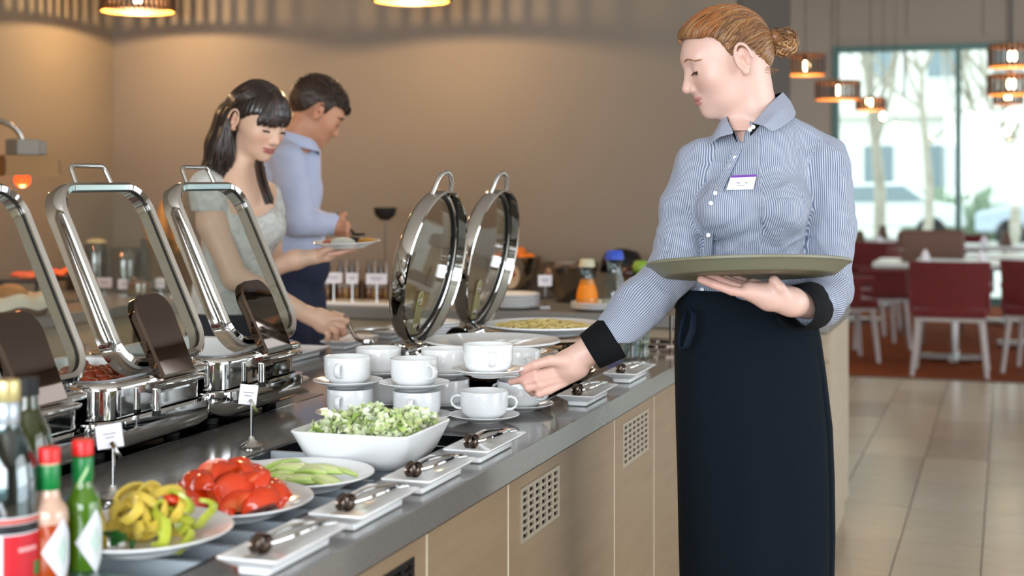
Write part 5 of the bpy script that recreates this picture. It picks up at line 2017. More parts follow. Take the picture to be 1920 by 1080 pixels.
def pose(origin, yaw, pitch, roll=0.0):
    """head frame -> figure frame. yaw 0 = facing +x (picture right); +yaw turns towards +y (away from us)"""
    Mr = Matrix.Rotation(yaw, 4, 'Z') @ Matrix.Rotation(pitch, 4, 'Y') @ Matrix.Rotation(roll, 4, 'X')
    return Matrix.Translation(origin) @ Mr


def to_head(P, Mh):
    I = np.array(Mh.inverted(), dtype=np.float32)
    return P @ I[:3, :3].T + I[:3, 3]


class Fig:
    def __init__(s, D, px0):
        s.D = D
        s.lat0 = (px0 - 960) / F * D
        s.base = C(px0, 338, D)
        s.base.z = 0

    def L(s, px, py, dd=0.0):
        d = s.D + dd
        return np.array(((px - 960) / F * d - s.lat0, dd, CAMH - (py - 338) / F * d))

    def W(s, p):
        """figure frame -> world"""
        c_, s_ = math.cos(YAW), math.sin(YAW)
        return Vector((s.base.x + c_ * p[0] - s_ * p[1], s.base.y + s_ * p[0] + c_ * p[1], p[2]))

    def surf(s, fn, px, py, start=-.35, lift=.0):
        """first hit of an implicit surface along the sight line through (px, py), in the figure frame"""
        t = np.linspace(start, .35, 700)
        pts = np.array([s.L(px, py, q) for q in t], dtype=np.float32)
        f = fn(pts)
        k = np.argmax(f < lift)
        return pts[k] if f[k] < lift else None


def hair_strands(mb, cols, path, r, col, n=4):
    k = len(path)
    v0 = len(mb.v)
    rs = [r * (.5 + .5 * math.sin(PI * min(1, .15 + .8 * i / (k - 1)))) for i in range(k)]
    mb.tube(path, rs, n, cap=False)
    cols += [lin(col)] * (len(mb.v) - v0)


def finger(P, pts, r0, r1):
    m = len(pts)
    return chain(P, pts, [r0 + (r1 - r0) * i / (m - 1) for i in range(m)], .002)

# ================================================================== THE WAITRESS
SKIN = attr_mat('fair_skin', .42, sub=.12, bump=(300, .04))
wf = Fig(3.05, 1415)
L = wf.L
K1 = 3.05 / F     # metres per pixel at her distance
wt_ = thing('person', 'person in striped blue blouse and long dark apron lifting a cup and holding a tray', 'person', wf.base, YAW)
MhW = pose(Vector(L(1379, 113, 0)), R(180 + 5), R(18))
NB = L(1432, 262, .02)


def w_trunk(P):
    d = cap(P, L(1338, 302, .02), L(1535, 303, .03), .038, .042)
    d = smin(d, cap(P, L(1392, 262, .02), L(1328, 288, .01), .030, .029), .03)
    d = smin(d, cap(P, L(1462, 240, .02), L(1550, 288, .03), .034, .036), .03)
    d = smin(d, ell(P, L(1408, 380, .02), (.122, .095, .135)), .05)
    d = smin(d, ell(P, L(1404, 520, .03), (.128, .092, .13)), .05)
    d = smin(d, sph(P, L(1350, 395, -.055), .052), .045)
    d = smin(d, sph(P, L(1462, 392, -.055), .056), .045)
    return smin(d, cap(P, L(1424, 226, .010), L(1430, 278, .012), .0600, .0740), .02)


def w_head(P):
    d = head_sdf(to_head(P, MhW))
    nk = chain(P, [L(1398, 140, .0), L(1412, 205, .005), L(1428, 275, .015)], [.050, .047, .052], .01)
    d = smin(d, nk, .018)
    d = smin(d, cap(P, L(1372, 212, -.0), L(1388, 262, -.03), .016, .012), .03)
    sh = chain(P, [L(1335, 300, .01), L(1420, 285, .01), L(1520, 300, .02)], [.035, .05, .035], .03)
    d = smin(d, sh, .03)
    d = smin(d, ell(P, L(1392, 330, -.01), (.10, .065, .10)), .03)
    # below the collar the skin stays under the cloth
    low = (P[:, 2] - L(0, 246)[2]) - .6 * np.maximum(P[:, 0] - L(1428, 0)[0], 0)
    return np.where(low < 0, np.maximum(d, w_trunk(P) + .004), d)


def w_hand_r(P):
    D_ = -.025
    q = lambda x, y, z=0.0: L(x, y, D_ + z)
    d = cap(P, q(1180, 585, -.005), q(1108, 655, 0), .028, .0255)          # forearm to wrist
    d = smin(d, chain(P, [q(1108, 655), q(1068, 684, .004), q(1040, 700, .012)], [.0255, .0275, .021], .01), .018)
    d = smin(d, cap(P, q(1095, 662, .0), q(1050, 676, -.008), .021, .0150), .012)
    d = smin(d, cap(P, q(1085, 690, .012), q(1042, 719, .018), .021, .0150), .014)
    # thumb along the top of the saucer rim
    d = smin(d, finger(P, [q(1062, 676, -.016), q(1032, 676, -.020), q(1003, 684, -.016), q(978, 696, -.006)], .0125, .0078), .008)
    # index below the rim
    ix = finger(P, [q(1040, 694, -.002), q(1004, 703, -.010), q(977, 712, .0), q(958, 716, .012)], .0098, .0070)
    d = smin(d, ix, .005)
    md = finger(P, [q(1042, 704, -.002), q(1006, 712, -.012), q(985, 717, -.006), q(990, 727, .014)], .0098, .0078)
    d = smin(d, md, .004)
    rg = finger(P, [q(1048, 712, .002), q(1012, 722, -.012), q(990, 728, -.008), q(999, 737, .012)], .0096, .0074)
    d = smin(d, rg, .004)
    pk_ = finger(P, [q(1056, 718, .008), q(1030, 732, -.006), q(1010, 739, -.010), q(1013, 722, -.012)], .0090, .0066)
    d = smin(d, pk_, .004)
    return d


def w_hand_l(P):
    D_ = -.20
    q = lambda x, y, z=0.0: L(x, y, D_ + z)
    d = cap(P, q(1522, 576, .075), q(1484, 566, .0), .026, .0255)
    d = smin(d, chain(P, [q(1484, 566), q(1442, 556, -.01), q(1405, 546, -.015)], [.0255, .026, .0185], .01), .016)
    d = smin(d, cap(P, q(1465, 560, .01), q(1412, 536, .02), .021, .0145), .014)
    # thumb curls up against the rim of the base
    d = smin(d, finger(P, [q(1470, 552, -.018), q(1462, 540, -.030), q(1451, 526, -.030)], .0135, .0098), .008)
    for a, b, c_, e, r0 in ((q(1410, 552, -.022), q(1372, 545, -.024), q(1338, 533, -.014), q(1314, 524, -.004), .0098),
                            (q(1408, 545, -.006), q(1374, 536, -.004), q(1346, 525, .004), q(1326, 519, .012), .0100),
                            (q(1410, 540, .010), q(1382, 533, .016), q(1358, 523, .024), q(1340, 517, .030), .0098),
                            (q(1412, 538, .026), q(1394, 528, .036), q(1376, 520, .044), q(1362, 517, .050), .0086)):
        d = smin(d, finger(P, [a, b, c_, e], r0, r0 * .78), .004)
    return d


def w_body(P):
    """the figure under the clothes, slimmer than they are"""
    d = ell(P, L(1410, 400, .03), (.105, .07, .20))
    d = smin(d, ell(P, L(1408, 610, .03), (.115, .085, .13)), .04)
    d = smin(d, chain(P, [L(1325, 310, .02), L(1268, 500, -.0)], [.034, .030], .01), .02)
    d = smin(d, cap(P, L(1268, 500, 0), L(1185, 582, -.028), .030, .027), .01)
    d = smin(d, chain(P, [L(1525, 310, .02), L(1555, 535, .02)], [.036, .032], .01), .02)
    d = smin(d, cap(P, L(1555, 540, .02), L(1524, 573, -.11), .030, .024), .01)
    for px, dz in ((1360, -.02), (1458, .04)):
        hip = L(px, 690, .03 + dz)
        kn = np.array((hip[0] - .01, hip[1] - .02, .50))
        an = np.array((hip[0] - .005, hip[1] + .01, .09))
        d = smin(d, chain(P, [hip, kn, an], [.078, .052, .036], .02), .03)
        d = smin(d, cap(P, an, an + np.array((-.02, 0, -.055)), .036, .03), .02)
    return d


def box_of(*pts, pad=.06):
    a = np.array(pts)
    return a.min(0) - pad, a.max(0) + pad


lo, hi = np.array((L(1240, 340, 0)[0], -.13, L(0, 330, 0)[2])), np.array((L(1560, 0, 0)[0], .15, L(0, -10, 0)[2]))
lo[0], hi[0] = L(1262, 0)[0], L(1535, 0)[0]
skin_parts = [nets(w_head, lo, hi, .0023)]
lo, hi = box_of(L(1150, 620, -.03), L(950, 740, -.01), pad=.03)
skin_parts.append(nets(w_hand_r, lo, hi, .0020))
lo, hi = box_of(L(1300, 500, -.22), L(1530, 600, -.10), pad=.03)
skin_parts.append(nets(w_hand_l, lo, hi, .0020))
lo, hi = np.array((-.32, -.28, .0)), np.array((.26, .25, 1.42))
skin_parts.append(nets(w_body, lo, hi, .012))


def w_paint(v):
    Q = to_head(v, MhW)
    c = paint_head(Q, '#d6b2a5', '#bd7d78', '#cf9a8d')
    # knuckles and finger ends are pinker
    for p, r_ in ((L(990, 715, -.03), .05), (L(1340, 525, -.2), .06)):
        w_ = np.exp(-(np.linalg.norm(v - V3(p), axis=1) / r_) ** 2)[:, None] * .5
        c = c * (1 - w_) + np.array(lin('#d49a8c')) * w_
    return c


body = netobj('body', skin_parts, SKIN, wt_, colfn=w_paint)
brow_lash(wf, MhW, body, '#8a5f40', lashcol='#2e1f1a', thick=.0011)

# nails
nm_ = M()
for p, r_ in ((L(979, 691, -.038), (.0052, .003, .0035)),):
    nm_.ball(tuple(p), r_, 10, 6)
obj('thumb_nail', nm_, mat('nail', '#ecd0c6', .2, coat=.4), body, smooth=180)

# ---- hair
HAIRC = attr_mat('auburn_blond_hair', .38, coat=.15)
HC_ = np.array((.013, 0, .030))
HR_ = np.array((.0940, .0775, .0865))
HL = [(-.20, -.06), (-.09, -.052), (-.0513, -.0476), (-.042, -.023), (-.021, .0129), (-.012, .0330), (-.0002, .0341), (.012, .018), (.0246, .0086), (.0362, .0418), (.0487, .0585), (.069, .0624), (.0946, .074), (.107, .066), (.2, .066)]
HLx, HLy = np.array([p[0] for p in HL]), np.array([p[1] for p in HL])


def w_hair(P):
    Q = to_head(P, MhW)
    d = ell(Q, HC_, HR_)
    d = smin(d, ell(Q, (.062, 0, .072), (.040, .050, .030)), .02)     # swept fringe
    d = smin(d, ell(Q, (-.052, 0, .005), (.026, .045, .045)), .02)
    an = np.arctan2(Q[:, 1], Q[:, 2] - .02)
    d = d + .0011 * np.sin(an * 34 + 3 * np.sin(Q[:, 0] * 40))
    hl = np.interp(Q[:, 0], HLx, HLy)
    d = d + .007 * np.exp(-np.clip(Q[:, 2] - hl, 0, 1) / .012)
    d = smax(d, (hl - Q[:, 2]) * .8, .004)
    inner = ell(Q, (.010, 0, .026), (.088, .066, .072))
    return np.maximum(d, -inner)


HCOL = ['#7d5634', '#97704a', '#6e4a2c', '#a98458', '#86603c', '#5d3f28', '#8d5a30']


def w_hairpaint(v):
    Q = to_head(v, MhW)
    an = np.arctan2(Q[:, 1], Q[:, 2] - .02)
    t = (.5 + .5 * np.sin(an * 30 + 5 * np.sin(Q[:, 0] * 25)))[:, None]
    return np.array(lin('#6e4b2e')) * (1 - t) + np.array(lin('#96704a')) * t


lo, hi = box_of(L(1379, 60, 0), pad=.135)
hair = netobj('hair', [nets(w_hair, lo, hi, .0026)], HAIRC, wt_, colfn=w_hairpaint)
hs, hc = M(), []
bun_c = Vector((-.082, 0, .028))
rr = random.Random(21)


def on_scalp(d_, off):
    d_ = d_.normalized()
    r_ = 1 / math.sqrt((d_.x / HR_[0]) ** 2 + (d_.y / HR_[1]) ** 2 + (d_.z / HR_[2]) ** 2)
    # follow the fringe and nape bulges
    p = Vector(HC_) + d_ * r_
    bul = .006 * math.exp(-((p.x - .08) / .03) ** 2 - ((p.z - .085) / .03) ** 2)
    return Vector(HC_) + d_ * (r_ + off + bul)


for i in range(620):
    side = rr.choice((1, -1, 1))
    f_ = rr.uniform(-.05, .108)
    hz_ = float(np.interp(f_, HLx, HLy)) + rr.uniform(.000, .010)
    # direction to the hairline point at forward f_ on this side
    dz = hz_ - HC_[2]
    xx = (f_ - HC_[0]) / HR_[0]
    zz = dz / HR_[2]
    y2 = 1 - xx * xx - zz * zz
    if y2 < 0:
        if f_ < .07:
            continue
        y2 = 0.0
    yy = math.sqrt(y2) * HR_[1] * side * (1 if f_ < .07 else rr.uniform(.0, 1))
    d0 = Vector((xx * HR_[0], yy, dz))
    if i % 3 == 0:      # crown strands start further up for volume
        d0 = d0.lerp(Vector((.02, yy * .4, .09)), rr.uniform(.2, .8))
    d1 = (bun_c - Vector(HC_)) + Vector((0, rr.uniform(-.014, .014), rr.uniform(-.016, .016)))
    up = Vector((0, 0, rr.uniform(.012, .040))) if d0.z > -.01 else Vector((0, 0, .004))
    off = rr.uniform(.0002, .0022)
    pts = []
    n_ = 14
    for k in range(n_):
        t_ = k / (n_ - 1)
        dd_ = d0.lerp(d1, t_) + up * math.sin(PI * t_) * .9
        p = on_scalp(dd_, off + .0006 * math.sin(8 * t_ + i))
        if k == 0:
            p = on_scalp(dd_, -.003)
        pts.append(MhW @ p)
    hair_strands(hs, hc, pts, rr.uniform(.0007, .0014), rr.choice(HCOL if f_ < .045 else ['#8f5228', '#a3622f', '#7d4622', '#97693f', '#b0703a']))
# loose wisps
for i in range(14):
    f_ = rr.uniform(-.06, -.035)
    d0 = Vector((f_ - HC_[0], .05 * rr.choice((1, -1)), -.07))
    p0 = on_scalp(d0, -.002)
    pts = [MhW @ (p0 + Vector((-.006 * t_ * t_ * 3 - .010 * t_, .002 * math.sin(3 * t_ + i), -.022 * t_))) for t_ in (0, .25, .5, .75, 1)]
    hair_strands(hs, hc, pts, .0005, '#a5713d')
st = obj('hair_strands', hs, HAIRC, hair, smooth=180, colors=hc)
st['kind'] = 'stuff'
# bun
bn, bc = M(), []
bco = Vector(L(1466, 79, .0))
for i in range(200):
    ph = rr.uniform(0, 6.28)
    R0 = rr.uniform(.013, .0225)
    r1 = rr.uniform(.003, .0085)
    sx_ = rr.choice((-1, 1))
    cx_ = bco + Vector((rr.uniform(-.010, .012), rr.uniform(-.009, .009), rr.uniform(-.012, .010)))
    tilt = Matrix.Rotation(rr.uniform(-.7, .7), 3, 'X') @ Matrix.Rotation(rr.uniform(-.6, .6), 3, 'Z')
    pts = []
    for k in range(18):
        t_ = k / 17 * rr.uniform(3.6, 5.6) + ph
        pts.append(cx_ + tilt @ Vector(((R0 + r1 * math.cos(2.3 * t_)) * math.cos(t_), r1 * math.sin(2.3 * t_), (R0 + r1 * math.cos(2.3 * t_)) * math.sin(t_) * sx_)))
    # smooth the random step
    for _ in range(3):
        pts = [pts[0]] + [(pts[k - 1] + pts[k] * 2 + pts[k + 1]) / 4 for k in range(1, len(pts) - 1)] + [pts[-1]]
    hair_strands(bn, bc, pts, rr.uniform(.0011, .0021), rr.choice(HCOL + ['#c79a62', '#d0aa78']))
for lob, rq in (((1453, 70), .018), ((1474, 92), .017), ((1481, 76), .014), ((1458, 92), .014)):
    v0 = len(bn.v)
    bn.ball(tuple(L(lob[0], lob[1], .0)), rq, 14, 10)
    bc += [lin('#7d5330')] * (len(bn.v) - v0)
o = obj('bun', bn, HAIRC, hair, smooth=180, colors=bc)
tie = M()
for k in range(3):
    tie.tube([tuple(L(1437 + 2.5 * k, 76, 0) + np.array((.002 * math.cos(a_), .0115 * math.cos(a_), .0115 * math.sin(a_)))) for a_ in [2 * PI * q / 20 for q in range(20)]], .0030, 6, closed=True)
obj('hair_tie', tie, mat('crimson_tie', '#b01435', .6), hair, smooth=60)['label'] = 'crimson hair tie'


# ---- blouse
def w_shirt0(P):
    d = w_trunk(P)
    # neck opening: a cut following the collar, and the open V at the front
    d = smax(d, -cap(P, L(1398, 150, .0), L(1416, 212, .004), .0540, .0500), .008)
    F2 = P.copy()
    F2[:, 1] = 0
    va, vb = L(1378, 218, 0), L(1387, 266, 0)
    va[1] = vb[1] = 0
    d = smax(d, -np.maximum(cap(F2, va, vb, .020, .0015), P[:, 1]), .004)
    # arms
    ar = chain(P, [L(1307, 307, .01), L(1280, 385, .0), L(1263, 500, -.01)], [.044, .043, .048], .02)
    ar = smin(ar, chain(P, [L(1262, 505, -.01), L(1205, 565, -.02), L(1156, 622, -.027)], [.050, .050, .045], .02), .015)
    al = chain(P, [L(1546, 312, .02), L(1556, 420, .02), L(1552, 535, .0)], [.054, .050, .051], .02)
    al = smin(al, chain(P, [L(1553, 545, .0), L(1536, 566, -.08), L(1522, 572, -.115)], [.050, .046, .041], .02), .015)
    d = smin(d, ar, .020)
    d = smin(d, al, .016)
    return d


FOLD = []


def fold(pts, r, dep=1):
    FOLD.append(([np.array(p) for p in pts], r, dep))


def w_shirt(P):
    d = w_shirt0(P)
    near = np.abs(d) < .03
    if near.any():
        Q = P[near]
        e = d[near]
        e = e + .0034 * wob(Q, 34, .5) + .0018 * wob(Q, 78, 1.9)
        for pts, r_, dep in FOLD:
            c_ = chain(Q, pts, [r_ * .5] + [r_] * (len(pts) - 2) + [r_ * .4])
            w_ = np.exp(-np.clip(c_ + r_, 0, None) ** 2 / (r_ * r_ * .8))
            e = e - dep * w_ * r_ * .95
        d = d.copy()
        d[near] = e
    return d


def sline(pts, **k):
    out = []
    for px, py in pts:
        p = wf.surf(w_shirt0, px, py)
        if p is not None:
            out.append(p)
    return out


for pts, r_, dep in (
        ([(1300, 300), (1330, 310), (1370, 306)], .006, 1), ([(1500, 300), (1455, 316), (1420, 318)], .006, 1), ([(1510, 340), (1470, 350), (1430, 372)], .006, .8),
        ([(1512, 372), (1480, 378), (1440, 405)], .006, 1), ([(1516, 400), (1490, 420), (1450, 440)], .006, 1), ([(1518, 440), (1490, 450), (1455, 470)], .006, 1),
        ([(1504, 310), (1500, 360), (1510, 420), (1518, 470)], .005, -1.6), ([(1290, 345), (1282, 400), (1278, 470)], .005, -1.2),
        ([(1232, 430), (1252, 452), (1276, 470)], .007, 1), ([(1225, 455), (1246, 478), (1270, 488)], .007, 1), ([(1222, 478), (1240, 500), (1262, 512)], .006, 1),
        ([(1262, 430), (1256, 460), (1240, 488)], .006, -1), ([(1215, 520), (1235, 545), (1262, 556)], .006, 1), ([(1185, 550), (1210, 575), (1232, 585)], .005, 1),
        ([(1560, 300), (1580, 340), (1590, 400)], .007, 1), ([(1540, 330), (1556, 390), (1560, 450)], .006, 1), ([(1530, 440), (1552, 480), (1580, 500)], .007, 1),
        ([(1532, 480), (1560, 515), (1592, 525)], .007, 1), ([(1540, 560), (1565, 560), (1590, 545)], .006, 1), ([(1548, 580), (1570, 575), (1592, 560)], .005, 1),
        ([(1440, 372), (1465, 366), (1492, 376)], .005, -1.2), ([(1412, 470), (1430, 430), (1420, 395)], .005, -1.2), ([(1385, 480), (1400, 455), (1430, 440)], .006, 1),
        ([(1345, 480), (1372, 470), (1405, 440)], .005, 1), ([(1300, 420), (1318, 440), (1345, 452)], .006, 1), ([(1290, 460), (1318, 470), (1345, 468)], .005, 1),
        ([(1310, 330), (1330, 350), (1340, 380)], .005, .8), ([(1555, 275), (1575, 290), (1590, 320)], .007, 1), ([(1470, 250), (1500, 275), (1540, 290)], .005, 1)):
    q_ = sline(pts)
    if len(q_) >= 2:
        fold(q_, r_, dep)


def w_stripe(v):
    """cloth coordinate across the stripes; the yarns run down the torso and along each sleeve"""
    v = v.astype(np.float64)
    dR1 = cap(v, L(1296, 300, .01), L(1262, 500, -.01), .047)
    dR2 = cap(v, L(1262, 505, -.01), L(1156, 622, -.027), .047)
    dL1 = cap(v, L(1546, 312, .02), L(1552, 540, .0), .050)
    dL2 = cap(v, L(1553, 545, .0), L(1515, 576, -.165), .046)
    dT = np.minimum(ell(v, L(1408, 380, .02), (.122, .095, .135)), ell(v, L(1404, 520, .03), (.128, .092, .13)))
    dT = np.minimum(dT, cap(v, L(1392, 262, .02), L(1500, 290, .03), .045))
    dT = np.minimum(dT, np.minimum(sph(v, L(1350, 395, -.055), .052), sph(v, L(1462, 392, -.055), .056)))
    k = np.argmin(np.stack([dT, dR1, dR2, dL1, dL2]), 0)
    out = v[:, 0].copy() + .35 * (v[:, 1] - .02) * np.sign(v[:, 0])

    def across(a, b, ref):
        ax = np.array(b) - np.array(a)
        ax /= np.linalg.norm(ax)
        n_ = np.cross(ax, ref)
        n_ /= np.linalg.norm(n_)
        m_ = np.cross(ax, n_)
        q = v - np.array(a)
        return np.arctan2(q @ n_, -(q @ m_)) * .046
    cam_ = np.array((0, -1.0, 0))
    out = np.where(k == 1, across(L(1296, 300, .01), L(1262, 500, -.01), cam_), out)
    out = np.where(k == 2, across(L(1262, 505, -.01), L(1156, 622, -.027), cam_), out)
    out = np.where(k == 3, across(L(1546, 312, .02), L(1552, 540, .0), cam_), out)
    out = np.where(k == 4, across(L(1553, 545, .0), L(1515, 576, -.165), np.array((0, 0, 1.0))), out)
    return out


def stripe_mat(name, c1, c2, pitch):
    m = mat(name, c1, .75, sheen=.1, bump=(16, .9, (1, 1, .55)))
    for n_ in m.node_tree.nodes:
        if n_.type == 'BUMP':
            n_.inputs['Distance'].default_value = .010
    N = NT(m)
    a = N.add('ShaderNodeAttribute', attribute_name='stripe')
    mu = N.add('ShaderNodeMath', operation='MULTIPLY')
    mu.inputs[1].default_value = 2 * PI / pitch
    sn = N.add('ShaderNodeMath', operation='SINE')
    mr = N.add('ShaderNodeMapRange')
    mr.inputs[1].default_value, mr.inputs[2].default_value = -.5, .5
    mx = N.add('ShaderNodeMix', data_type='RGBA')
    mx.inputs[6].default_value, mx.inputs[7].default_value = lin(c1), lin(c2)
    N.link(a.outputs['Fac'], mu.inputs[0])
    N.link(mu.outputs[0], sn.inputs[0])
    N.link(sn.outputs[0], mr.inputs[0])
    N.link(mr.outputs[0], mx.inputs[0])
    N.link(mx.outputs[2], N.b.inputs['Base Color'])
    return m


STR = stripe_mat('blue_striped_cotton', '#5a6a86', '#b4b9c5', .0040)
DKC = mat('black_cuff_cotton', '#0d0f13', .85, spec=.2)
lo, hi = np.array((L(1080, 0)[0], -.24, L(0, 640)[2])), np.array((L(1625, 0)[0], .17, L(0, 190)[2]))


def w_shirt_cut(P):
    d = w_shirt(P)
    return np.maximum(d, (L(0, 600)[2] - P[:, 2]) if False else -1e3 + 0 * d)


shirt = netobj('blouse', [nets(w_shirt, lo, hi, .0038)], STR, wt_, attr=w_stripe)

# cuffs
def cuff(a, b, ra, rb, nm, flare=.0):
    a, b = Vector(a), Vector(b)
    ax = (b - a).normalized()
    u = ax.cross(Vector((0, 0, 1))).normalized()
    v = ax.cross(u)
    loops = []
    for t_, r_ in ((0, ra * .97), (.02, ra), (.5, (ra + rb) / 2), (.98, rb), (1, rb - .001), (.98, rb - .003), (.5, (ra + rb) / 2 - .004)):
        loops.append([a.lerp(b, t_) + (u * math.cos(q) + v * math.sin(q)) * r_ * (1 + .02 * math.sin(3 * q)) for q in [2 * PI * k / 40 for k in range(40)]])
    m = M()
    loft(m, loops, False, False)
    return obj(nm, m, DKC, wt_, smooth=60)


cuff(L(1152, 632, -.027), L(1106, 660, -.026), .0475, .0400, 'cuff')
cuff(L(1521, 574, -.110), L(1491, 577, -.180), .0470, .0430, 'cuff')
tag(bpy.data.objects['cuff'], kind=None)


def patch(grid, m_, nm, par=None, thick=.0012, stripe=None):
    """grid[i][j] of 3-D points -> a thin two-sided sheet"""
    ni, nj = len(grid), len(grid[0])
    mb = M()
    mb.v = [tuple(p) for row in grid for p in row]
    mb.f = [(i * nj + j, i * nj + j + 1, (i + 1) * nj + j + 1, (i + 1) * nj + j) for i in range(ni - 1) for j in range(nj - 1)]
    o = obj(nm, mb, m_, par or wt_, smooth=180)
    if stripe is not None:
        a = o.data.attributes.new('stripe', 'FLOAT', 'POINT')
        a.data.foreach_set('value', np.array([stripe * j for i in range(ni) for j in range(nj)], dtype=np.float32) if stripe > 0 else np.array([stripe * i for i in range(ni) for j in range(nj)], dtype=np.float32))
    sd = o.modifiers.new('thick', 'SOLIDIFY')
    sd.thickness = thick
    ss = o.modifiers.new('sub', 'SUBSURF')
    ss.levels = ss.render_levels = 2
    return o


def rows(*rs, n=4):
    """interpolate between polylines of (px, py, dd)"""
    out = []
    for i in range(len(rs) - 1):
        for k in range(n):
            t_ = k / n
            out.append([L(*(np.array(a) * (1 - t_) + np.array(b) * t_)) for a, b in zip(rs[i], rs[i + 1])])
    out.append([L(*a) for a in rs[-1]])
    return out


T_near = [(1410, 232, -.073), (1420, 222, -.066), (1437, 201, -.052), (1456, 182, -.022), (1468, 173, .012), (1466, 172, .045), (1448, 178, .066)]
O_near = [(1447, 247, -.086), (1458, 243, -.082), (1470, 235, -.072), (1484, 224, -.045), (1492, 216, .0), (1492, 208, .045), (1470, 204, .082)]
M_near = [((a[0] + b[0]) / 2 + 2, (a[1] + b[1]) / 2 - 3, (a[2] + b[2]) / 2 - .006) for a, b in zip(T_near, O_near)]
S_near = [(a[0] - 6, a[1] + 26, a[2] + .004) for a in T_near]
patch(rows(T_near, M_near, O_near), STR, 'collar_leaf', shirt, .0016, -.0118)
patch(rows(T_near, S_near), DKC, 'collar_stand', shirt, .001)
T_far = [(1378, 250, -.068), (1367, 232, -.052), (1362, 218, -.028), (1366, 207, .005), (1385, 196, .040), (1415, 186, .062), (1448, 178, .066)]
O_far = [(1322, 275, -.062), (1330, 262, -.045), (1338, 250, -.018), (1345, 238, .015), (1370, 222, .062), (1412, 210, .085), (1470, 204, .082)]
M_far = [((a[0] + b[0]) / 2, (a[1] + b[1]) / 2 - 6, (a[2] + b[2]) / 2 - .004) for a, b in zip(T_far, O_far)]
S_far = [(a[0] + 6, a[1] + 22, a[2] + .002) for a in T_far]
patch(rows(T_far, M_far, O_far), STR, 'collar_leaf', shirt, .0016, -.0118)
patch(rows(T_far, S_far), DKC, 'collar_stand', shirt, .001)
# placket, buttons, badge
pl_c = [(1387, 272), (1378, 292), (1366, 318), (1352, 345), (1341, 372), (1334, 398), (1330, 425), (1328, 452), (1327, 480), (1322, 520), (1318, 545)]
grid = []
for x_, y_ in pl_c:
    row = []
    for o_ in (-9, -3, 3, 9):
        p = wf.surf(w_shirt, x_ + o_, y_, lift=.0022)
        row.append(p if p is not None else L(x_ + o_, y_, -.09))
    grid.append(row)
grid = [[(np.array(grid[max(i - 1, 0)][j]) + 2 * np.array(grid[i][j]) + np.array(grid[min(i + 1, len(grid) - 1)][j])) / 4 for j in range(4)] for i in range(len(grid))]
patch(grid, STR, 'placket', shirt, .0012, .0065)
BTN = mat('pearl_button', '#e6e8ee', .25, coat=.5)
for x_, y_ in ((1378, 296), (1369, 314), (1341, 362), (1333, 381), (1328, 441), (1327, 462), (1316, 543), (1412, 238), (1406, 243)):
    p = wf.surf(w_shirt, x_, y_, lift=.0045) if y_ > 260 else L(x_, y_, -.082)
    b = M().lathe([(0, -.001), (.0042, -.001), (.0046, .0006), (.0040, .0014), (.003, .0009), (0, .0009)], 16, mtx=Matrix.Translation(Vector(p)) @ Matrix.Rotation(PI / 2, 4, 'X'))
    obj('button', b, BTN, shirt, smooth=60)
pc = [wf.surf(w_shirt, x_, y_, lift=.002) for x_, y_ in ((1371, 329), (1419, 327), (1412, 355), (1362, 356))]
dmin = min(p[1] for p in pc) - .004
q = [L(x_, y_, dmin + e_) for (x_, y_), e_ in zip(((1371, 329), (1419, 327), (1412, 355), (1362, 356)), (0.0, .002, .0, .0))]
b = M()
fr_q = [Vector(p) for p in q]
bk_q = [p + Vector((0, .0018, 0)) for p in fr_q]
b.add(fr_q + bk_q, [(0, 1, 2, 3), (7, 6, 5, 4), (0, 4, 5, 1), (1, 5, 6, 2), (2, 6, 7, 3), (3, 7, 4, 0)])
bd = obj('name_badge', b, mat('white_badge', '#eeeef2', .3), wt_)


def onbadge(u0, u1, v0, v1, m_, nm):
    f = lambda u, v: (fr_q[0] * (1 - u) + fr_q[1] * u) * (1 - v) + (fr_q[3] * (1 - u) + fr_q[2] * u) * v + Vector((0, -.0004, 0))
    mb = M().add([f(u0, v0), f(u1, v0), f(u1, v1), f(u0, v1)], [(0, 1, 2, 3)])
    return obj(nm, mb, m_, bd)


onbadge(0, 1, 0, .16, mat('purple_strip', '#6a2f9a', .4), 'badge_strip')
onbadge(.38, .62, .32, .38, mat('pink_print', '#d58fb0', .5), 'badge_print')
onbadge(.30, .72, .50, .58, mat('grey_print', '', .5), 'badge_print')
onbadge(.34, .66, .70, .75, mat('grey_print', '', .5), 'badge_print')

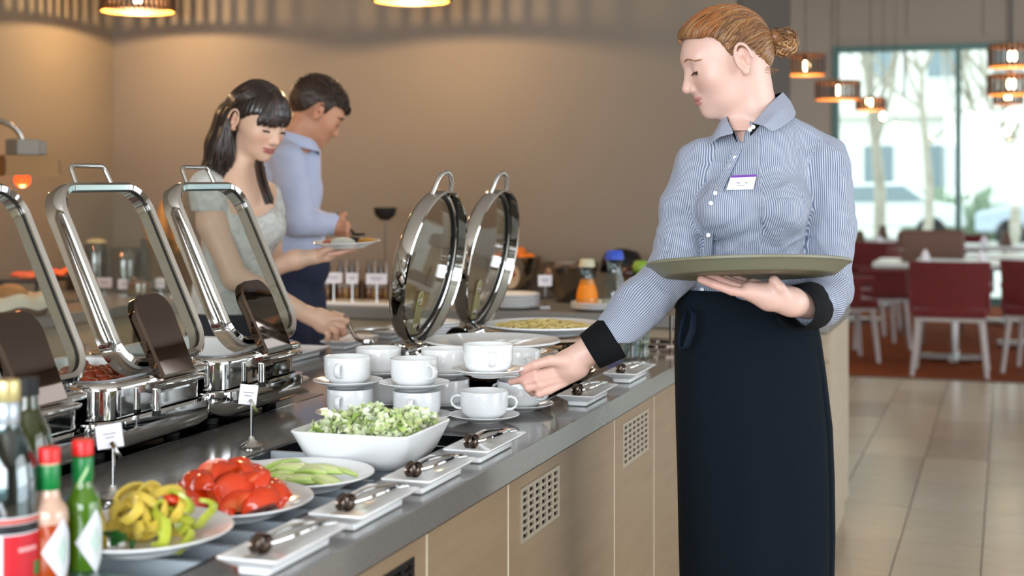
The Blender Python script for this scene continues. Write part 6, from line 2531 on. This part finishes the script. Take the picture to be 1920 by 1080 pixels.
# ---- apron
NAVY = mat('navy_apron_cloth', '#0c141c', .9, spec=.15, bump=(220, .15))
tab = [(546, 1277, 1508, .082), (560, 1275, 1520, .088), (585, 1273, 1531, .098), (640, 1271, 1541, .118), (700, 1272, 1549, .128), (800, 1274, 1561, .132), (900, 1277, 1565, .132), (1000, 1279, 1566, .134), (1080, 1281, 1564, .136), (1180, 1284, 1562, .138), (1270, 1288, 1560, .14)]
loops = []
nA = 120
ys_ = [546, 552, 560, 572, 585, 600, 620, 640, 670, 700, 735, 770, 800, 850, 900, 950, 1000, 1040, 1080, 1130, 1180, 1230, 1270]
for y_ in ys_:
    xl = np.interp(y_, [t[0] for t in tab], [t[1] for t in tab])
    xr = np.interp(y_, [t[0] for t in tab], [t[2] for t in tab])
    dp = np.interp(y_, [t[0] for t in tab], [t[3] for t in tab])
    cx_, rx = (xl + xr) / 2, (xr - xl) / 2
    amp = np.interp(y_, [546, 640, 800, 1270], [0, .012, .03, .05])
    lp_ = []
    for k in range(nA):
        a_ = 2 * PI * k / nA
        ca, sa = math.cos(a_), math.sin(a_)
        sq = (abs(ca) ** 2.6 + abs(sa) ** 2.6) ** (-1 / 2.6)
        w_ = 1 + amp * (.5 * math.sin(5 * a_ + y_ * .004) + .35 * math.sin(9 * a_ + 1.3 - y_ * .003) * (1 if sa < 0 else .3)) * (abs(sa))
        bump_ = -.010 * math.exp(-((a_ - 5.65) / .05) ** 2) * min(1, (y_ - 546) / 200)
        p = L(cx_ + rx * ca * sq, y_, 0)
        lp_.append((p[0], .035 + (dp * sa * sq) * w_ - (bump_ if sa < 0 else 0), p[2]))
    loops.append(lp_)
hem = [(p[0] * .985 + loops[-1][0][0] * 0, p[1], p[2] + .002) for p in loops[-1]]
m = M()
loft(m, loops, True, False)
ap = obj('apron', m, NAVY, wt_, smooth=180)
sd = ap.modifiers.new('thick', 'SOLIDIFY')
sd.thickness = .002
# waistband
wb = []
for y_, e_ in ((546, .002), (548, .004), (580, .005), (583, .002)):
    xl = np.interp(y_, [t[0] for t in tab], [t[1] for t in tab])
    xr = np.interp(y_, [t[0] for t in tab], [t[2] for t in tab])
    dp = np.interp(y_, [t[0] for t in tab], [t[3] for t in tab])
    cx_, rx = (xl + xr) / 2, (xr - xl) / 2
    wb.append([(L(cx_ + rx * math.cos(a_) * (abs(math.cos(a_)) ** 2.6 + abs(math.sin(a_)) ** 2.6) ** (-1 / 2.6), y_)[0] + e_ * math.cos(a_),
                .035 + (dp + e_) * math.sin(a_) * (abs(math.cos(a_)) ** 2.6 + abs(math.sin(a_)) ** 2.6) ** (-1 / 2.6), L(0, y_ - 3 * math.sin(2 * a_))[2]) for a_ in [2 * PI * k / nA for k in range(nA)]])
m = M()
loft(m, wb, False, False)
obj('waistband', m, NAVY, ap, smooth=60)
# tie ends looped at the side
m = M()
tp = [L(1292, 577, -.075), L(1302, 590, -.085), L(1298, 620, -.088), L(1287, 650, -.086), L(1278, 656, -.08), L(1275, 640, -.076), L(1280, 610, -.074), L(1288, 582, -.07)]
m.tube(tp, [.004, .009, .011, .010, .008, .009, .009, .005], 10, flat=.35)
obj('apron_tie', m, mat('navy_tie', '#101a2a', .8, spec=.2), ap, smooth=180)
# shoes
for px, dz in ((1360, -.02), (1458, .04)):
    hip = L(px, 690, .03 + dz)
    b = M()
    cx_, cy_ = hip[0] - .005, hip[1] + .01
    lo_ = []
    for z_, s_, ox in ((0, 1, 0), (.012, 1.02, 0), (.03, .95, .0), (.055, .62, .02), (.075, .42, .035)):
        lo_.append([(cx_ - .045 + ox + .115 * s_ * math.cos(a_) , cy_ + .043 * s_ ** .5 * math.sin(a_), z_ + .001) for a_ in [2 * PI * k / 24 for k in range(24)]])
    loft(b, lo_)
    obj('shoe', b, mat('black_leather', '#101012', .35), wt_, smooth=60)

# ---- tray
TRAYM = mat('olive_grey_tray', '#7b7c68', .45, bump=(180, .06))
td = 3.05 - .20
tc = C(1403, 496, td)
tray = thing('serving_tray', 'round olive-grey serving tray held level on the waitress left hand', 'tray', tc, YAW)
tray.rotation_euler = (R(-7.2), R(-.6), YAW)
rt = 191 * td / F
obj('tray_body', M().lathe([(0, -.020), (rt * .80, -.020), (rt * .83, -.022), (rt * .86, -.019), (rt * .955, -.004), (rt * .985, -.001), (rt, .0), (rt * 1.0, .004), (rt * .985, .0055), (rt * .96, .003), (rt * .87, -.013), (rt * .82, -.016), (0, -.016)], 96), TRAYM, tray, smooth=50)
obj('non_slip_mat', M().lathe([(0, -.0158), (rt * .80, -.0158), (rt * .80, -.0145), (0, -.0145)], 64), mat('dark_tray_mat', '#4a4a3e', .7), tray)

# ================================================================== THE YOUNG WOMAN (guest)
gf = Fig(4.40, 440)
G = gf.L
guest = thing('person', 'young dark-haired person in pale lace top reaching down with tongs behind the chafers', 'person', gf.base, YAW)
MhG = pose(Vector(G(476, 226, 0)), R(-38), R(22), R(-3))
SKING = attr_mat('light_olive_skin', .45, sub=.2, bump=(300, .03))


def g_head(P):
    d = head_sdf(to_head(P, MhG))
    d = smin(d, chain(P, [G(470, 262, .01), G(458, 300, .01), G(446, 338, .01)], [.047, .045, .052], .01), .018)
    d = smin(d, chain(P, [G(385, 345, .0), G(446, 345, .01), G(500, 360, .05)], [.03, .045, .03], .03), .03)
    d = smin(d, ell(P, G(462, 385, .01), (.085, .075, .09)), .03)
    return d


def g_arms(P):
    # near arm: shoulder, elbow, wrist
    d = chain(P, [G(388, 352, -.03), G(398, 420, -.06), G(440, 520, -.08)], [.046, .042, .036], .02)
    d = smin(d, chain(P, [G(440, 520, -.08), G(500, 550, -.05), G(572, 588, -.01)], [.037, .034, .025], .02), .012)
    # far arm carrying the plate
    d2 = chain(P, [G(500, 380, .10), G(505, 440, .12), G(510, 500, .10)], [.042, .036, .033], .02)
    d2 = smin(d2, chain(P, [G(510, 500, .10), G(555, 487, .08), G(590, 481, .06)], [.033, .027, .022], .02), .012)
    return np.minimum(d, d2)


def g_hand1(P):
    q = G
    d = cap(P, q(545, 577, -.025), q(580, 592, -.01), .0275, .0235)
    d = smin(d, chain(P, [q(578, 590, -.01), q(608, 605, -.006), q(622, 612, -.003)], [.0235, .031, .024], .01), .014)
    d = smin(d, cap(P, q(600, 590, -.012), q(628, 600, -.010), .020, .014), .012)
    d = smin(d, finger(P, [q(622, 598, -.024), q(640, 598, -.026), q(649, 603, -.020), q(646, 612, -.010)], .0105, .0080), .006)      # index round the tongs
    d = smin(d, finger(P, [q(628, 607, -.022), q(642, 613, -.028), q(646, 624, -.022), q(640, 628, -.008)], .0105, .0080), .004)
    d = smin(d, finger(P, [q(620, 614, -.020), q(631, 623, -.028), q(632, 633, -.020), q(626, 634, -.006)], .0100, .0078), .004)
    d = smin(d, finger(P, [q(608, 617, -.016), q(616, 629, -.024), q(616, 637, -.016), q(612, 636, -.004)], .0095, .0070), .004)
    d = smin(d, finger(P, [q(606, 592, .012), q(626, 590, .018), q(643, 594, .010), q(650, 600, .0)], .0125, .0090), .008)         # thumb
    return d


def g_hand2(P):
    q = lambda x, y, z=0.0: G(x, y, .06 + z)
    d = cap(P, q(570, 485, .01), q(592, 481, 0), .025, .021)
    d = smin(d, chain(P, [q(590, 481), q(612, 477, 0), q(622, 475, 0)], [.020, .021, .017], .01), .012)
    d = smin(d, cap(P, q(600, 478, .02), q(624, 473, .03), .016, .011), .012)
    d = smin(d, finger(P, [q(600, 478, -.018), q(610, 470, -.030), q(620, 466, -.036), q(628, 465, -.038)], .0105, .0080), .008)
    for dz, e_ in ((-.016, 0), (.000, 6), (.016, 4), (.030, -4)):
        d = smin(d, finger(P, [q(620, 476, dz), q(636, 474, dz), q(650 + e_, 470, dz), q(660 + e_, 467, dz)], .0092, .0068), .004)
    return d


def g_body(P):
    d = ell(P, G(440, 450, .05), (.10, .07, .20))
    d = smin(d, ell(P, G(440, 620, .05), (.11, .085, .14)), .04)
    for px, dz in ((418, -.02), (462, .06)):
        hp = G(px, 680, .04 + dz)
        kn = np.array((hp[0], hp[1], .48))
        an = np.array((hp[0] - .01, hp[1] + .02, .085))
        d = smin(d, chain(P, [hp, kn, an], [.078, .052, .036], .02), .03)
        d = smin(d, cap(P, an, an + np.array((.13, 0, -.055)), .034, .024), .02)
    return d


lo, hi = box_of(G(380, 150, -.12), G(545, 400, .13), pad=.05)
lo[1], hi[1] = -.14, .15
gp_ = [nets(g_head, lo, hi, .0032)]
lo, hi = box_of(G(370, 330, -.14), G(600, 610, .16), pad=.05)
gp_.append(nets(g_arms, lo, hi, .0055))
lo, hi = box_of(G(570, 580, -.03), G(655, 640, .03), pad=.03)
gp_.append(nets(g_hand1, lo, hi, .0026))
lo, hi = box_of(G(570, 460, .02), G(668, 488, .10), pad=.03)
gp_.append(nets(g_hand2, lo, hi, .0026))
gp_.append(nets(g_body, np.array((-.35, -.25, 0)), np.array((.35, .3, 1.3)), .014))


def g_paint(v):
    c = paint_head(to_head(v, MhG), '#d6b097', '#a65f5c', '#cf9480')
    for p, r_ in ((G(640, 622, -.02), .03), (G(645, 470, .06), .05)):
        w_ = np.exp(-(np.linalg.norm(v - V3(p), axis=1) / r_) ** 2)[:, None] * .45
        c = c * (1 - w_) + np.array(lin('#c9836f')) * w_
    return c


gb_ = netobj('body', gp_, SKING, guest, colfn=g_paint)
brow_lash(gf, MhG, gb_, '#2e211b', lashcol='#14100e', thick=.0019)

# top
LACE = mat('pale_lace_cotton', '#c9c9c4', .85, noise=(55, '#b3b3ae', .25), bump=(110, .8))


def g_top(P):
    d = cap(P, G(398, 358, .0), G(492, 368, .07), .042, .040)
    d = smin(d, cap(P, G(440, 335, .01), G(385, 352, -.01), .026, .030), .03)
    d = smin(d, ell(P, G(452, 430, .03), (.105, .095, .13)), .05)
    d = smin(d, sph(P, G(505, 425, .0), .050), .05)
    d = smin(d, ell(P, G(436, 560, .04), (.120, .098, .20)), .05)
    d = smin(d, ell(P, G(438, 665, .04), (.135, .110, .11)), .06)
    sl = chain(P, [G(388, 352, -.03), G(393, 385, -.045)], [.054, .055], .02)
    d = smin(d, sl, .02)
    d = smin(d, cap(P, G(498, 372, .09), G(503, 398, .11), .050, .050), .02)
    d = d + .0024 * wob(P, 42, 1.1)
    d = smax(d, -cap(P, G(472, 290, -.03), G(484, 372, -.055), .075, .052), .006)
    cut = cap(P, G(396, 396, -.05), G(402, 440, -.065), .080, .085)
    arm_ = chain(P, [G(390, 365, -.035), G(398, 420, -.06), G(440, 520, -.08)], [.056, .060, .055])
    d = np.where((P[:, 2] < G(0, 397)[2]) & (arm_ < .0) & (P[:, 0] < G(425, 0)[0]) & (P[:, 1] < -.01), np.maximum(d, ell(P, G(452, 430, .03), (.095, .085, .30))), d)
    return d


lo, hi = box_of(G(330, 320, -.16), G(540, 735, .18), pad=.04)
obj_top = netobj('lace_top', [nets(g_top, lo, hi, .0050)], LACE, guest)
m = M()
nk = [G(x_, y_, z_) for x_, y_, z_ in ((424, 350, -.055), (440, 368, -.082), (470, 392, -.092), (500, 402, -.075), (520, 395, -.04), (522, 384, .0))]
m.tube(nk, [.003, .005, .005, .005, .005, .003], 8)
# trousers / skirt below the counter line
m = M()
loops = []
for z_, rx, ry in ((.98, .135, .115), (.85, .15, .125), (.6, .13, .115), (.45, .125, .11)):
    b0 = G(438, 650, .04)
    loops.append([(b0[0] + rx * math.cos(a_), b0[1] + ry * math.sin(a_), z_) for a_ in [2 * PI * k / 40 for k in range(40)]])
loft(m, loops, False, False)
obj('skirt', m, mat('dark_skirt_cloth', '#23252c', .8), guest, smooth=180)

# hair: long, dark, fringe swept to one side
HG = attr_mat('dark_brown_hair', .32, coat=.25)
HGc, HGr = np.array((.008, 0, .032)), np.array((.103, .0815, .091))


def g_hair(P):
    Q = to_head(P, MhG)
    d = ell(Q, HGc, HGr)
    d = smin(d, ell(Q, (-.05, 0, .0), (.05, .070, .07)), .02)
    hl = np.interp(Q[:, 0], [-.2, -.03, -.012, .02, .05, .085, .2], [-.12, -.08, .022, .004, .03, .045, .045])
    d = smax(d, (hl - Q[:, 2]) * .8, .006)
    # the fall down the back and over the near shoulder
    fall = chain(P, [G(438, 225, .02), G(420, 275, .035), G(404, 325, .03), G(395, 375, .035)], [.058, .054, .042, .022], .02)
    fr_ = chain(P, [G(497, 250, .03), G(487, 310, -.035), G(494, 345, -.06), G(505, 380, -.068)], [.018, .014, .011, .004], .01)
    d = smin(d, fall, .02)
    d = np.minimum(d, fr_)
    face = smax(-ell(Q, (.078, 0, -.045), (.050, .078, .066)), -1 + 0 * d, .01)
    d = smax(d, face, .006)
    return d + .0012 * np.sin(np.arctan2(Q[:, 1], Q[:, 0]) * 40)


lo, hi = box_of(G(378, 150, -.11), G(555, 395, .13), pad=.045)
lo[1], hi[1] = -.14, .15
DCOL = ['#241a17', '#2d201b', '#1c1412', '#3b2a23', '#33241e', '#46332a']
hg = netobj('hair', [nets(g_hair, lo, hi, .0040)], HG, guest, colfn=lambda v: np.tile(np.array(lin('#241a17')), (len(v), 1)))
ms, mc = M(), []
rr = random.Random(4)


def scalpG(d_, off):
    d_ = d_.normalized()
    r_ = 1 / math.sqrt((d_.x / HGr[0]) ** 2 + (d_.y / HGr[1]) ** 2 + (d_.z / HGr[2]) ** 2)
    return MhG @ (Vector(HGc) + d_ * (r_ + off))


def smoothpath(p, n=16):
    """Catmull-Rom through points"""
    out = []
    q = [p[0]] + list(p) + [p[-1]]
    segs = len(p) - 1
    for i in range(n):
        t = i / (n - 1) * segs
        k = min(int(t), segs - 1)
        u = t - k
        a, b, c_, d_ = q[k], q[k + 1], q[k + 2], q[k + 3]
        out.append(.5 * ((2 * b) + (-a + c_) * u + (2 * a - 5 * b + 4 * c_ - d_) * u * u + (-a + 3 * b - 3 * c_ + d_) * u * u * u))
    return out


for i in range(420):
    f_ = rr.uniform(-.085, .055)
    side = rr.choice((1, 1, 1, -1))        # +y in the head frame is the near side when she faces right
    nearside = -side
    top = Vector((f_, .012 * rr.uniform(-1, 1) - .01, .09))
    mid = Vector((f_ * .8 - .02, nearside * .075, .045))
    low = Vector((min(f_, .0) * .7 - .030, nearside * .070, -.030 + rr.uniform(-.01, .01)))
    p0, p1, p2 = scalpG(top, .002), scalpG(mid, .003), scalpG(low, .004)
    u = rr.random()
    if nearside < 0 and u < .9:
        e1 = Vector(G(rr.uniform(402, 440), 290 + rr.uniform(-8, 8), rr.uniform(-.05, .0)))
        e2 = Vector(G(rr.uniform(386, 432), 340 + rr.uniform(-25, 30), rr.uniform(-.02, .03) - .02))
    else:
        e1 = Vector(G(rr.uniform(404, 430), 290, rr.uniform(.02, .07)))
        e2 = Vector(G(rr.uniform(388, 415), 345 + rr.uniform(-10, 30), rr.uniform(.02, .06)))
    hair_strands(ms, mc, smoothpath([p0, p1, p2, e1, e2], 18), rr.uniform(.0012, .0026), rr.choice(DCOL))
# fringe over the forehead
for i in range(150):
    a = rr.uniform(-1, 1)
    top = Vector((.045 + .01 * rr.random(), -.012 + .004 * a, .085))
    m1 = Vector((.085, -.012 + .034 * a, .070))
    e_ = Vector((.100 - .025 * a * a, -.004 + .062 * a, .028 + rr.uniform(-.006, .006) + .004 * a))
    hair_strands(ms, mc, smoothpath([scalpG(top, .001), scalpG(m1, .004), MhG @ (e_ + Vector((.008, 0, .012))), MhG @ (e_ + Vector((.006, 0, -.008)))], 12), rr.uniform(.0014, .0026), rr.choice(DCOL))
# front lock beside the neck
for i in range(70):
    o_ = rr.uniform(-1, 1)
    z_ = rr.uniform(-.012, .012)
    pts = [Vector(G(498 + 4 * o_, 245, .035)), Vector(G(486 + 7 * o_, 300, -.03 + z_)), Vector(G(492 + 9 * o_, 340, -.065 + z_)), Vector(G(505 + 8 * o_, 372 + 12 * rr.random(), -.078 + z_))]
    hair_strands(ms, mc, smoothpath(pts, 12), rr.uniform(.0012, .0024), rr.choice(DCOL))
obj('hair_strands', ms, HG, hg, smooth=180, colors=mc)['kind'] = 'stuff'

# what she holds
pc_ = gf.W(G(650, 463, .055))
t = thing('dinner_plate', 'white plate of food held up by the dark-haired person', 'plate', pc_, YAW)
t.rotation_euler = (R(2), R(-1.5), YAW)
obj('plate', M().lathe([(0, .002), (.055, .0), (.06, -.001), (.064, .002), (.098, .014), (.103, .017), (.101, .0185), (.066, .007), (0, .006)], 48), CHINA, t, smooth=45)
for nm, off, col, r_, lb in (('cheese_mound', (-.01, -.01, .014), '#e9e9de', (.040, .032, .016), 'mound of white cheese on the held plate'), ('ham_slice', (-.052, .0, .014), '#d97f63', (.022, .02, .009), 'pink slice at the left of the held plate'),
                             ('omelette', (.062, .01, .016), '#d79a2a', (.034, .024, .011), 'yellow omelette at the right of the held plate'), ('dark_olives', (.018, .03, .018), '#231d1a', (.026, .018, .013), 'dark olives in the middle of the held plate')):
    w_ = Matrix.Rotation(YAW, 3, 'Z') @ Vector(off)
    tag(obj(nm, M().lathe([(0, -.6), (.8, -.5), (1, 0), (.85, .5), (.5, .85), (0, 1)], 20, sx=r_[0], sy=r_[1]), mat(nm, col, .5, bump=(90, .9)), smooth=60, loc=pc_ + w_), lb, 'food')
    o = bpy.data.objects[nm]
    o.scale = (1, 1, r_[2])
tgs = thing('serving_tongs', 'steel tongs gripped in the dark-haired person lowered hand', 'tongs', gf.W(G(648, 606, -.008)), YAW)
for s in (-1, 1):
    q = [Vector(G(646, 590, -.006 + s * .004)), Vector(G(656, 612, -.008 + s * .010)), Vector(G(668, 634, -.01 + s * .012)), Vector(G(684, 641, -.012 + s * .007))]
    o0 = Vector(G(648, 606, -.008))
    obj('arm', M().tube([p - o0 for p in smoothpath(q, 12)], [.003] * 3 + [.0038] * 9, 8, flat=1.5), DARKSTEEL, tgs, smooth=60)
    h_ = M()
    spoon_head(h_, (0, 0, 0), .018, .014, .007, Matrix.Translation(q[-1] - o0 + Vector((.008, 0, 0))) @ Matrix.Rotation(s * PI / 2, 4, 'X'))
    obj('scoop', h_, CHROME, tgs, smooth=60)

# ================================================================== THE MAN (guest)
mf = Fig(5.15, 560)
H = mf.L
man = thing('person', 'dark-haired person in pale blue shirt and navy trousers serving food behind the young woman', 'person', mf.base, YAW)
MhM = pose(Vector(H(585, 207, .0)), R(22), R(32), R(2))
SKM = attr_mat('tanned_skin', .45, sub=.2, bump=(300, .03))


def m_head(P):
    d = head_sdf(to_head(P, MhM), True)
    d = smin(d, chain(P, [H(568, 238, .0), H(556, 262, .0), H(552, 285, .0)], [.056, .056, .06], .01), .02)
    return d


def m_hand(P):
    q = lambda x, y, z=0.0: H(x, y, -.10 + z)
    d = cap(P, q(600, 420, .02), q(622, 420, 0), .030, .026)
    d = smin(d, chain(P, [q(620, 420), q(636, 425, 0), q(643, 429, 0)], [.026, .030, .024], .01), .014)
    for y_, z_ in ((418, -.012), (425, -.020), (432, -.020), (438, -.014)):
        d = smin(d, finger(P, [q(638, y_, z_), q(650, y_ + 2, z_ - .010), q(653, y_ + 6, z_ + .004), q(648, y_ + 7, z_ + .016)], .0105, .0085), .004)
    d = smin(d, finger(P, [q(628, 412, .005), q(638, 406, -.002), q(646, 402, -.004)], .012, .009), .008)
    return d


def m_body(P):
    d = ell(P, H(540, 370, .02), (.100, .09, .22))
    d = smin(d, ell(P, H(548, 500, .02), (.11, .09, .12)), .04)
    for px, dz in ((534, -.03), (564, .06)):
        hp = H(px, 560, .02 + dz)
        kn = np.array((hp[0], hp[1], .50))
        an = np.array((hp[0], hp[1] + .02, .085))
        d = smin(d, chain(P, [hp, kn, an], [.075, .055, .04], .02), .03)
        d = smin(d, cap(P, an, an + np.array((.15, 0, -.05)), .036, .028), .02)
    return d


lo, hi = box_of(H(545, 150, -.10), H(650, 290, .12), pad=.05)
mp_ = [nets(m_head, lo, hi, .0036)]
lo, hi = box_of(H(600, 400, -.15), H(658, 445, -.08), pad=.035)
mp_.append(nets(m_hand, lo, hi, .003))
mp_.append(nets(m_body, np.array((-.35, -.3, 0)), np.array((.35, .3, 1.5)), .014))
mb_ = netobj('body', mp_, SKM, man, colfn=lambda v: paint_head(to_head(v, MhM), '#c08a6c', '#a8675a', '#c07a5e'))
brow_lash(mf, MhM, mb_, '#2c1d14', lashcol='#14100e', thick=.0026)


def m_shirt(P):
    d = cap(P, H(522, 290, .0), H(572, 294, .02), .060, .050)
    d = smin(d, cap(P, H(556, 258, .0), H(530, 280, .0), .045, .05), .03)
    d = smin(d, ell(P, H(540, 355, .02), (.118, .120, .16)), .05)
    d = smin(d, ell(P, H(545, 450, .02), (.115, .112, .12)), .05)
    # near arm
    a = chain(P, [H(540, 300, -.12), H(548, 355, -.15), H(556, 412, -.16)], [.058, .054, .050], .02)
    a = smin(a, chain(P, [H(556, 415, -.16), H(590, 418, -.13), H(621, 420, -.10)], [.052, .046, .038], .02), .02)
    d = smin(d, cap(P, H(532, 285, -.06), H(542, 305, -.12), .052, .056), .03)
    d = smin(d, a, .012)
    d = d + .0035 * wob(P, 30, 2.0) + .0014 * wob(P, 70, .3)
    d = smax(d, -cap(P, H(572, 215, .0), H(554, 275, .0), .060, .057), .008)
    return np.maximum(d, H(0, 484)[2] - P[:, 2])


BLU = mat('pale_blue_shirt', '#b0b8d2', .75, sheen=.1, bump=(60, .15))
lo, hi = box_of(H(490, 235, -.22), H(640, 490, .17), pad=.03)
ms_ = netobj('shirt', [nets(m_shirt, lo, hi, .0055)], BLU, man)
# collar
m = M()
lps = []
for r0, dz, sh in ((.062, .0, 0), (.066, .020, .0), (.070, .016, .0), (.082, -.022, .0)):
    c_ = H(557, 262, .0)
    lps.append([(c_[0] + r0 * math.cos(a_) + .012 * 0, c_[1] + r0 * math.sin(a_), c_[2] + dz - .020 * math.cos(a_) - (.012 if abs(math.sin(a_)) < .3 and math.cos(a_) > 0 and dz < 0 else 0)) for a_ in [2 * PI * k / 40 for k in range(40)]])
loft(m, lps, False, False)
obj('collar', m, BLU, ms_, smooth=60)


def m_trs(P):
    d = ell(P, H(550, 500, .02), (.128, .110, .11))
    for px, dz in ((534, -.03), (564, .06)):
        hp = H(px, 560, .02 + dz)
        d = smin(d, chain(P, [hp, np.array((hp[0], hp[1], .50)), np.array((hp[0], hp[1] + .02, .07))], [.092, .075, .065], .02), .03)
    d = d + .003 * wob(P, 22, .7)
    return np.maximum(d, P[:, 2] - H(0, 480)[2])


netobj('trousers', [nets(m_trs, np.array((-.3, -.25, .02)), np.array((.35, .3, 1.15)), .010)], mat('navy_trousers', '#1a2138', .85), man)
HMn = attr_mat('dark_hair_short', .5)


def m_hair(P):
    Q = to_head(P, MhM)
    d = ell(Q, (.006, 0, .035), (.106, .083, .093))
    hl = np.interp(Q[:, 0], [-.2, -.06, -.03, -.012, .012, .030, .045, .075, .2], [-.05, -.045, -.02, .03, .018, .0, .045, .055, .060])
    d = smax(d, (hl - Q[:, 2]) * .8, .006)
    return d + .0022 * wob(Q, 120, 1) + .0012 * wob(Q, 260, 2)


lo, hi = box_of(H(580, 200, 0), pad=.15)
mh = netobj('hair', [nets(m_hair, lo, hi, .0036)], HMn, man, colfn=lambda v: np.tile(np.array(lin('#2e1f16')), (len(v), 1)))
ms2, mc2 = M(), []
rr = random.Random(9)
for i in range(420):
    th, ph = rr.uniform(0, 2 * PI), rr.uniform(.05, 1.35)
    d_ = Vector((math.sin(ph) * math.cos(th), math.sin(ph) * math.sin(th), math.cos(ph)))
    if d_.z * .09 < np.interp(d_.x * .1, [-.1, -.012, .03, .1], [-.05, .03, .02, .03]) and d_.x > -.1:
        pass
    def sm(dq, off):
        dq = dq.normalized()
        r_ = 1 / math.sqrt((dq.x / .106) ** 2 + (dq.y / .083) ** 2 + (dq.z / .093) ** 2)
        return MhM @ (Vector((.006, 0, .035)) + dq * (r_ + off))
    fwd = Vector((.5, .12 * rr.uniform(-1, 1), -.12))
    pts = [sm(d_ + fwd * t_ * .5, .001 + .005 * math.sin(PI * t_)) for t_ in (0, .3, .6, 1)]
    hair_strands(ms2, mc2, pts, rr.uniform(.0012, .0022), rr.choice(['#2e1f16', '#3b281b', '#241812', '#4a3424']))
for i in range(60):
    a = rr.uniform(-1, 1)
    p0 = Vector((.085, .04 * a, .085))
    pts = [MhM @ p0, MhM @ (p0 + Vector((.022, .004, -.012))), MhM @ (p0 + Vector((.028, .006, -.034 + .008 * rr.random())))]
    hair_strands(ms2, mc2, pts, rr.uniform(.0012, .0022), '#2e1f16')
obj('hair_strands', ms2, HMn, mh, smooth=180, colors=mc2)['kind'] = 'stuff'
fk = thing('serving_spoon', 'dark serving spoon held by the person in the pale blue shirt', 'spoon', mf.W(H(648, 428, -.13)), YAW)
o0 = Vector(H(648, 428, -.13))
obj('handle', M().tube([Vector(H(632, 400, -.10)) - o0, Vector(H(646, 424, -.12)) - o0, Vector(H(664, 436, -.13)) - o0], .004, 8), RUBBER, fk)
h_ = M()
spoon_head(h_, (0, 0, 0), .026, .018, .008, Matrix.Translation(Vector(H(672, 438, -.13)) - o0))
obj('spoon_bowl', h_, RUBBER, fk, smooth=60)
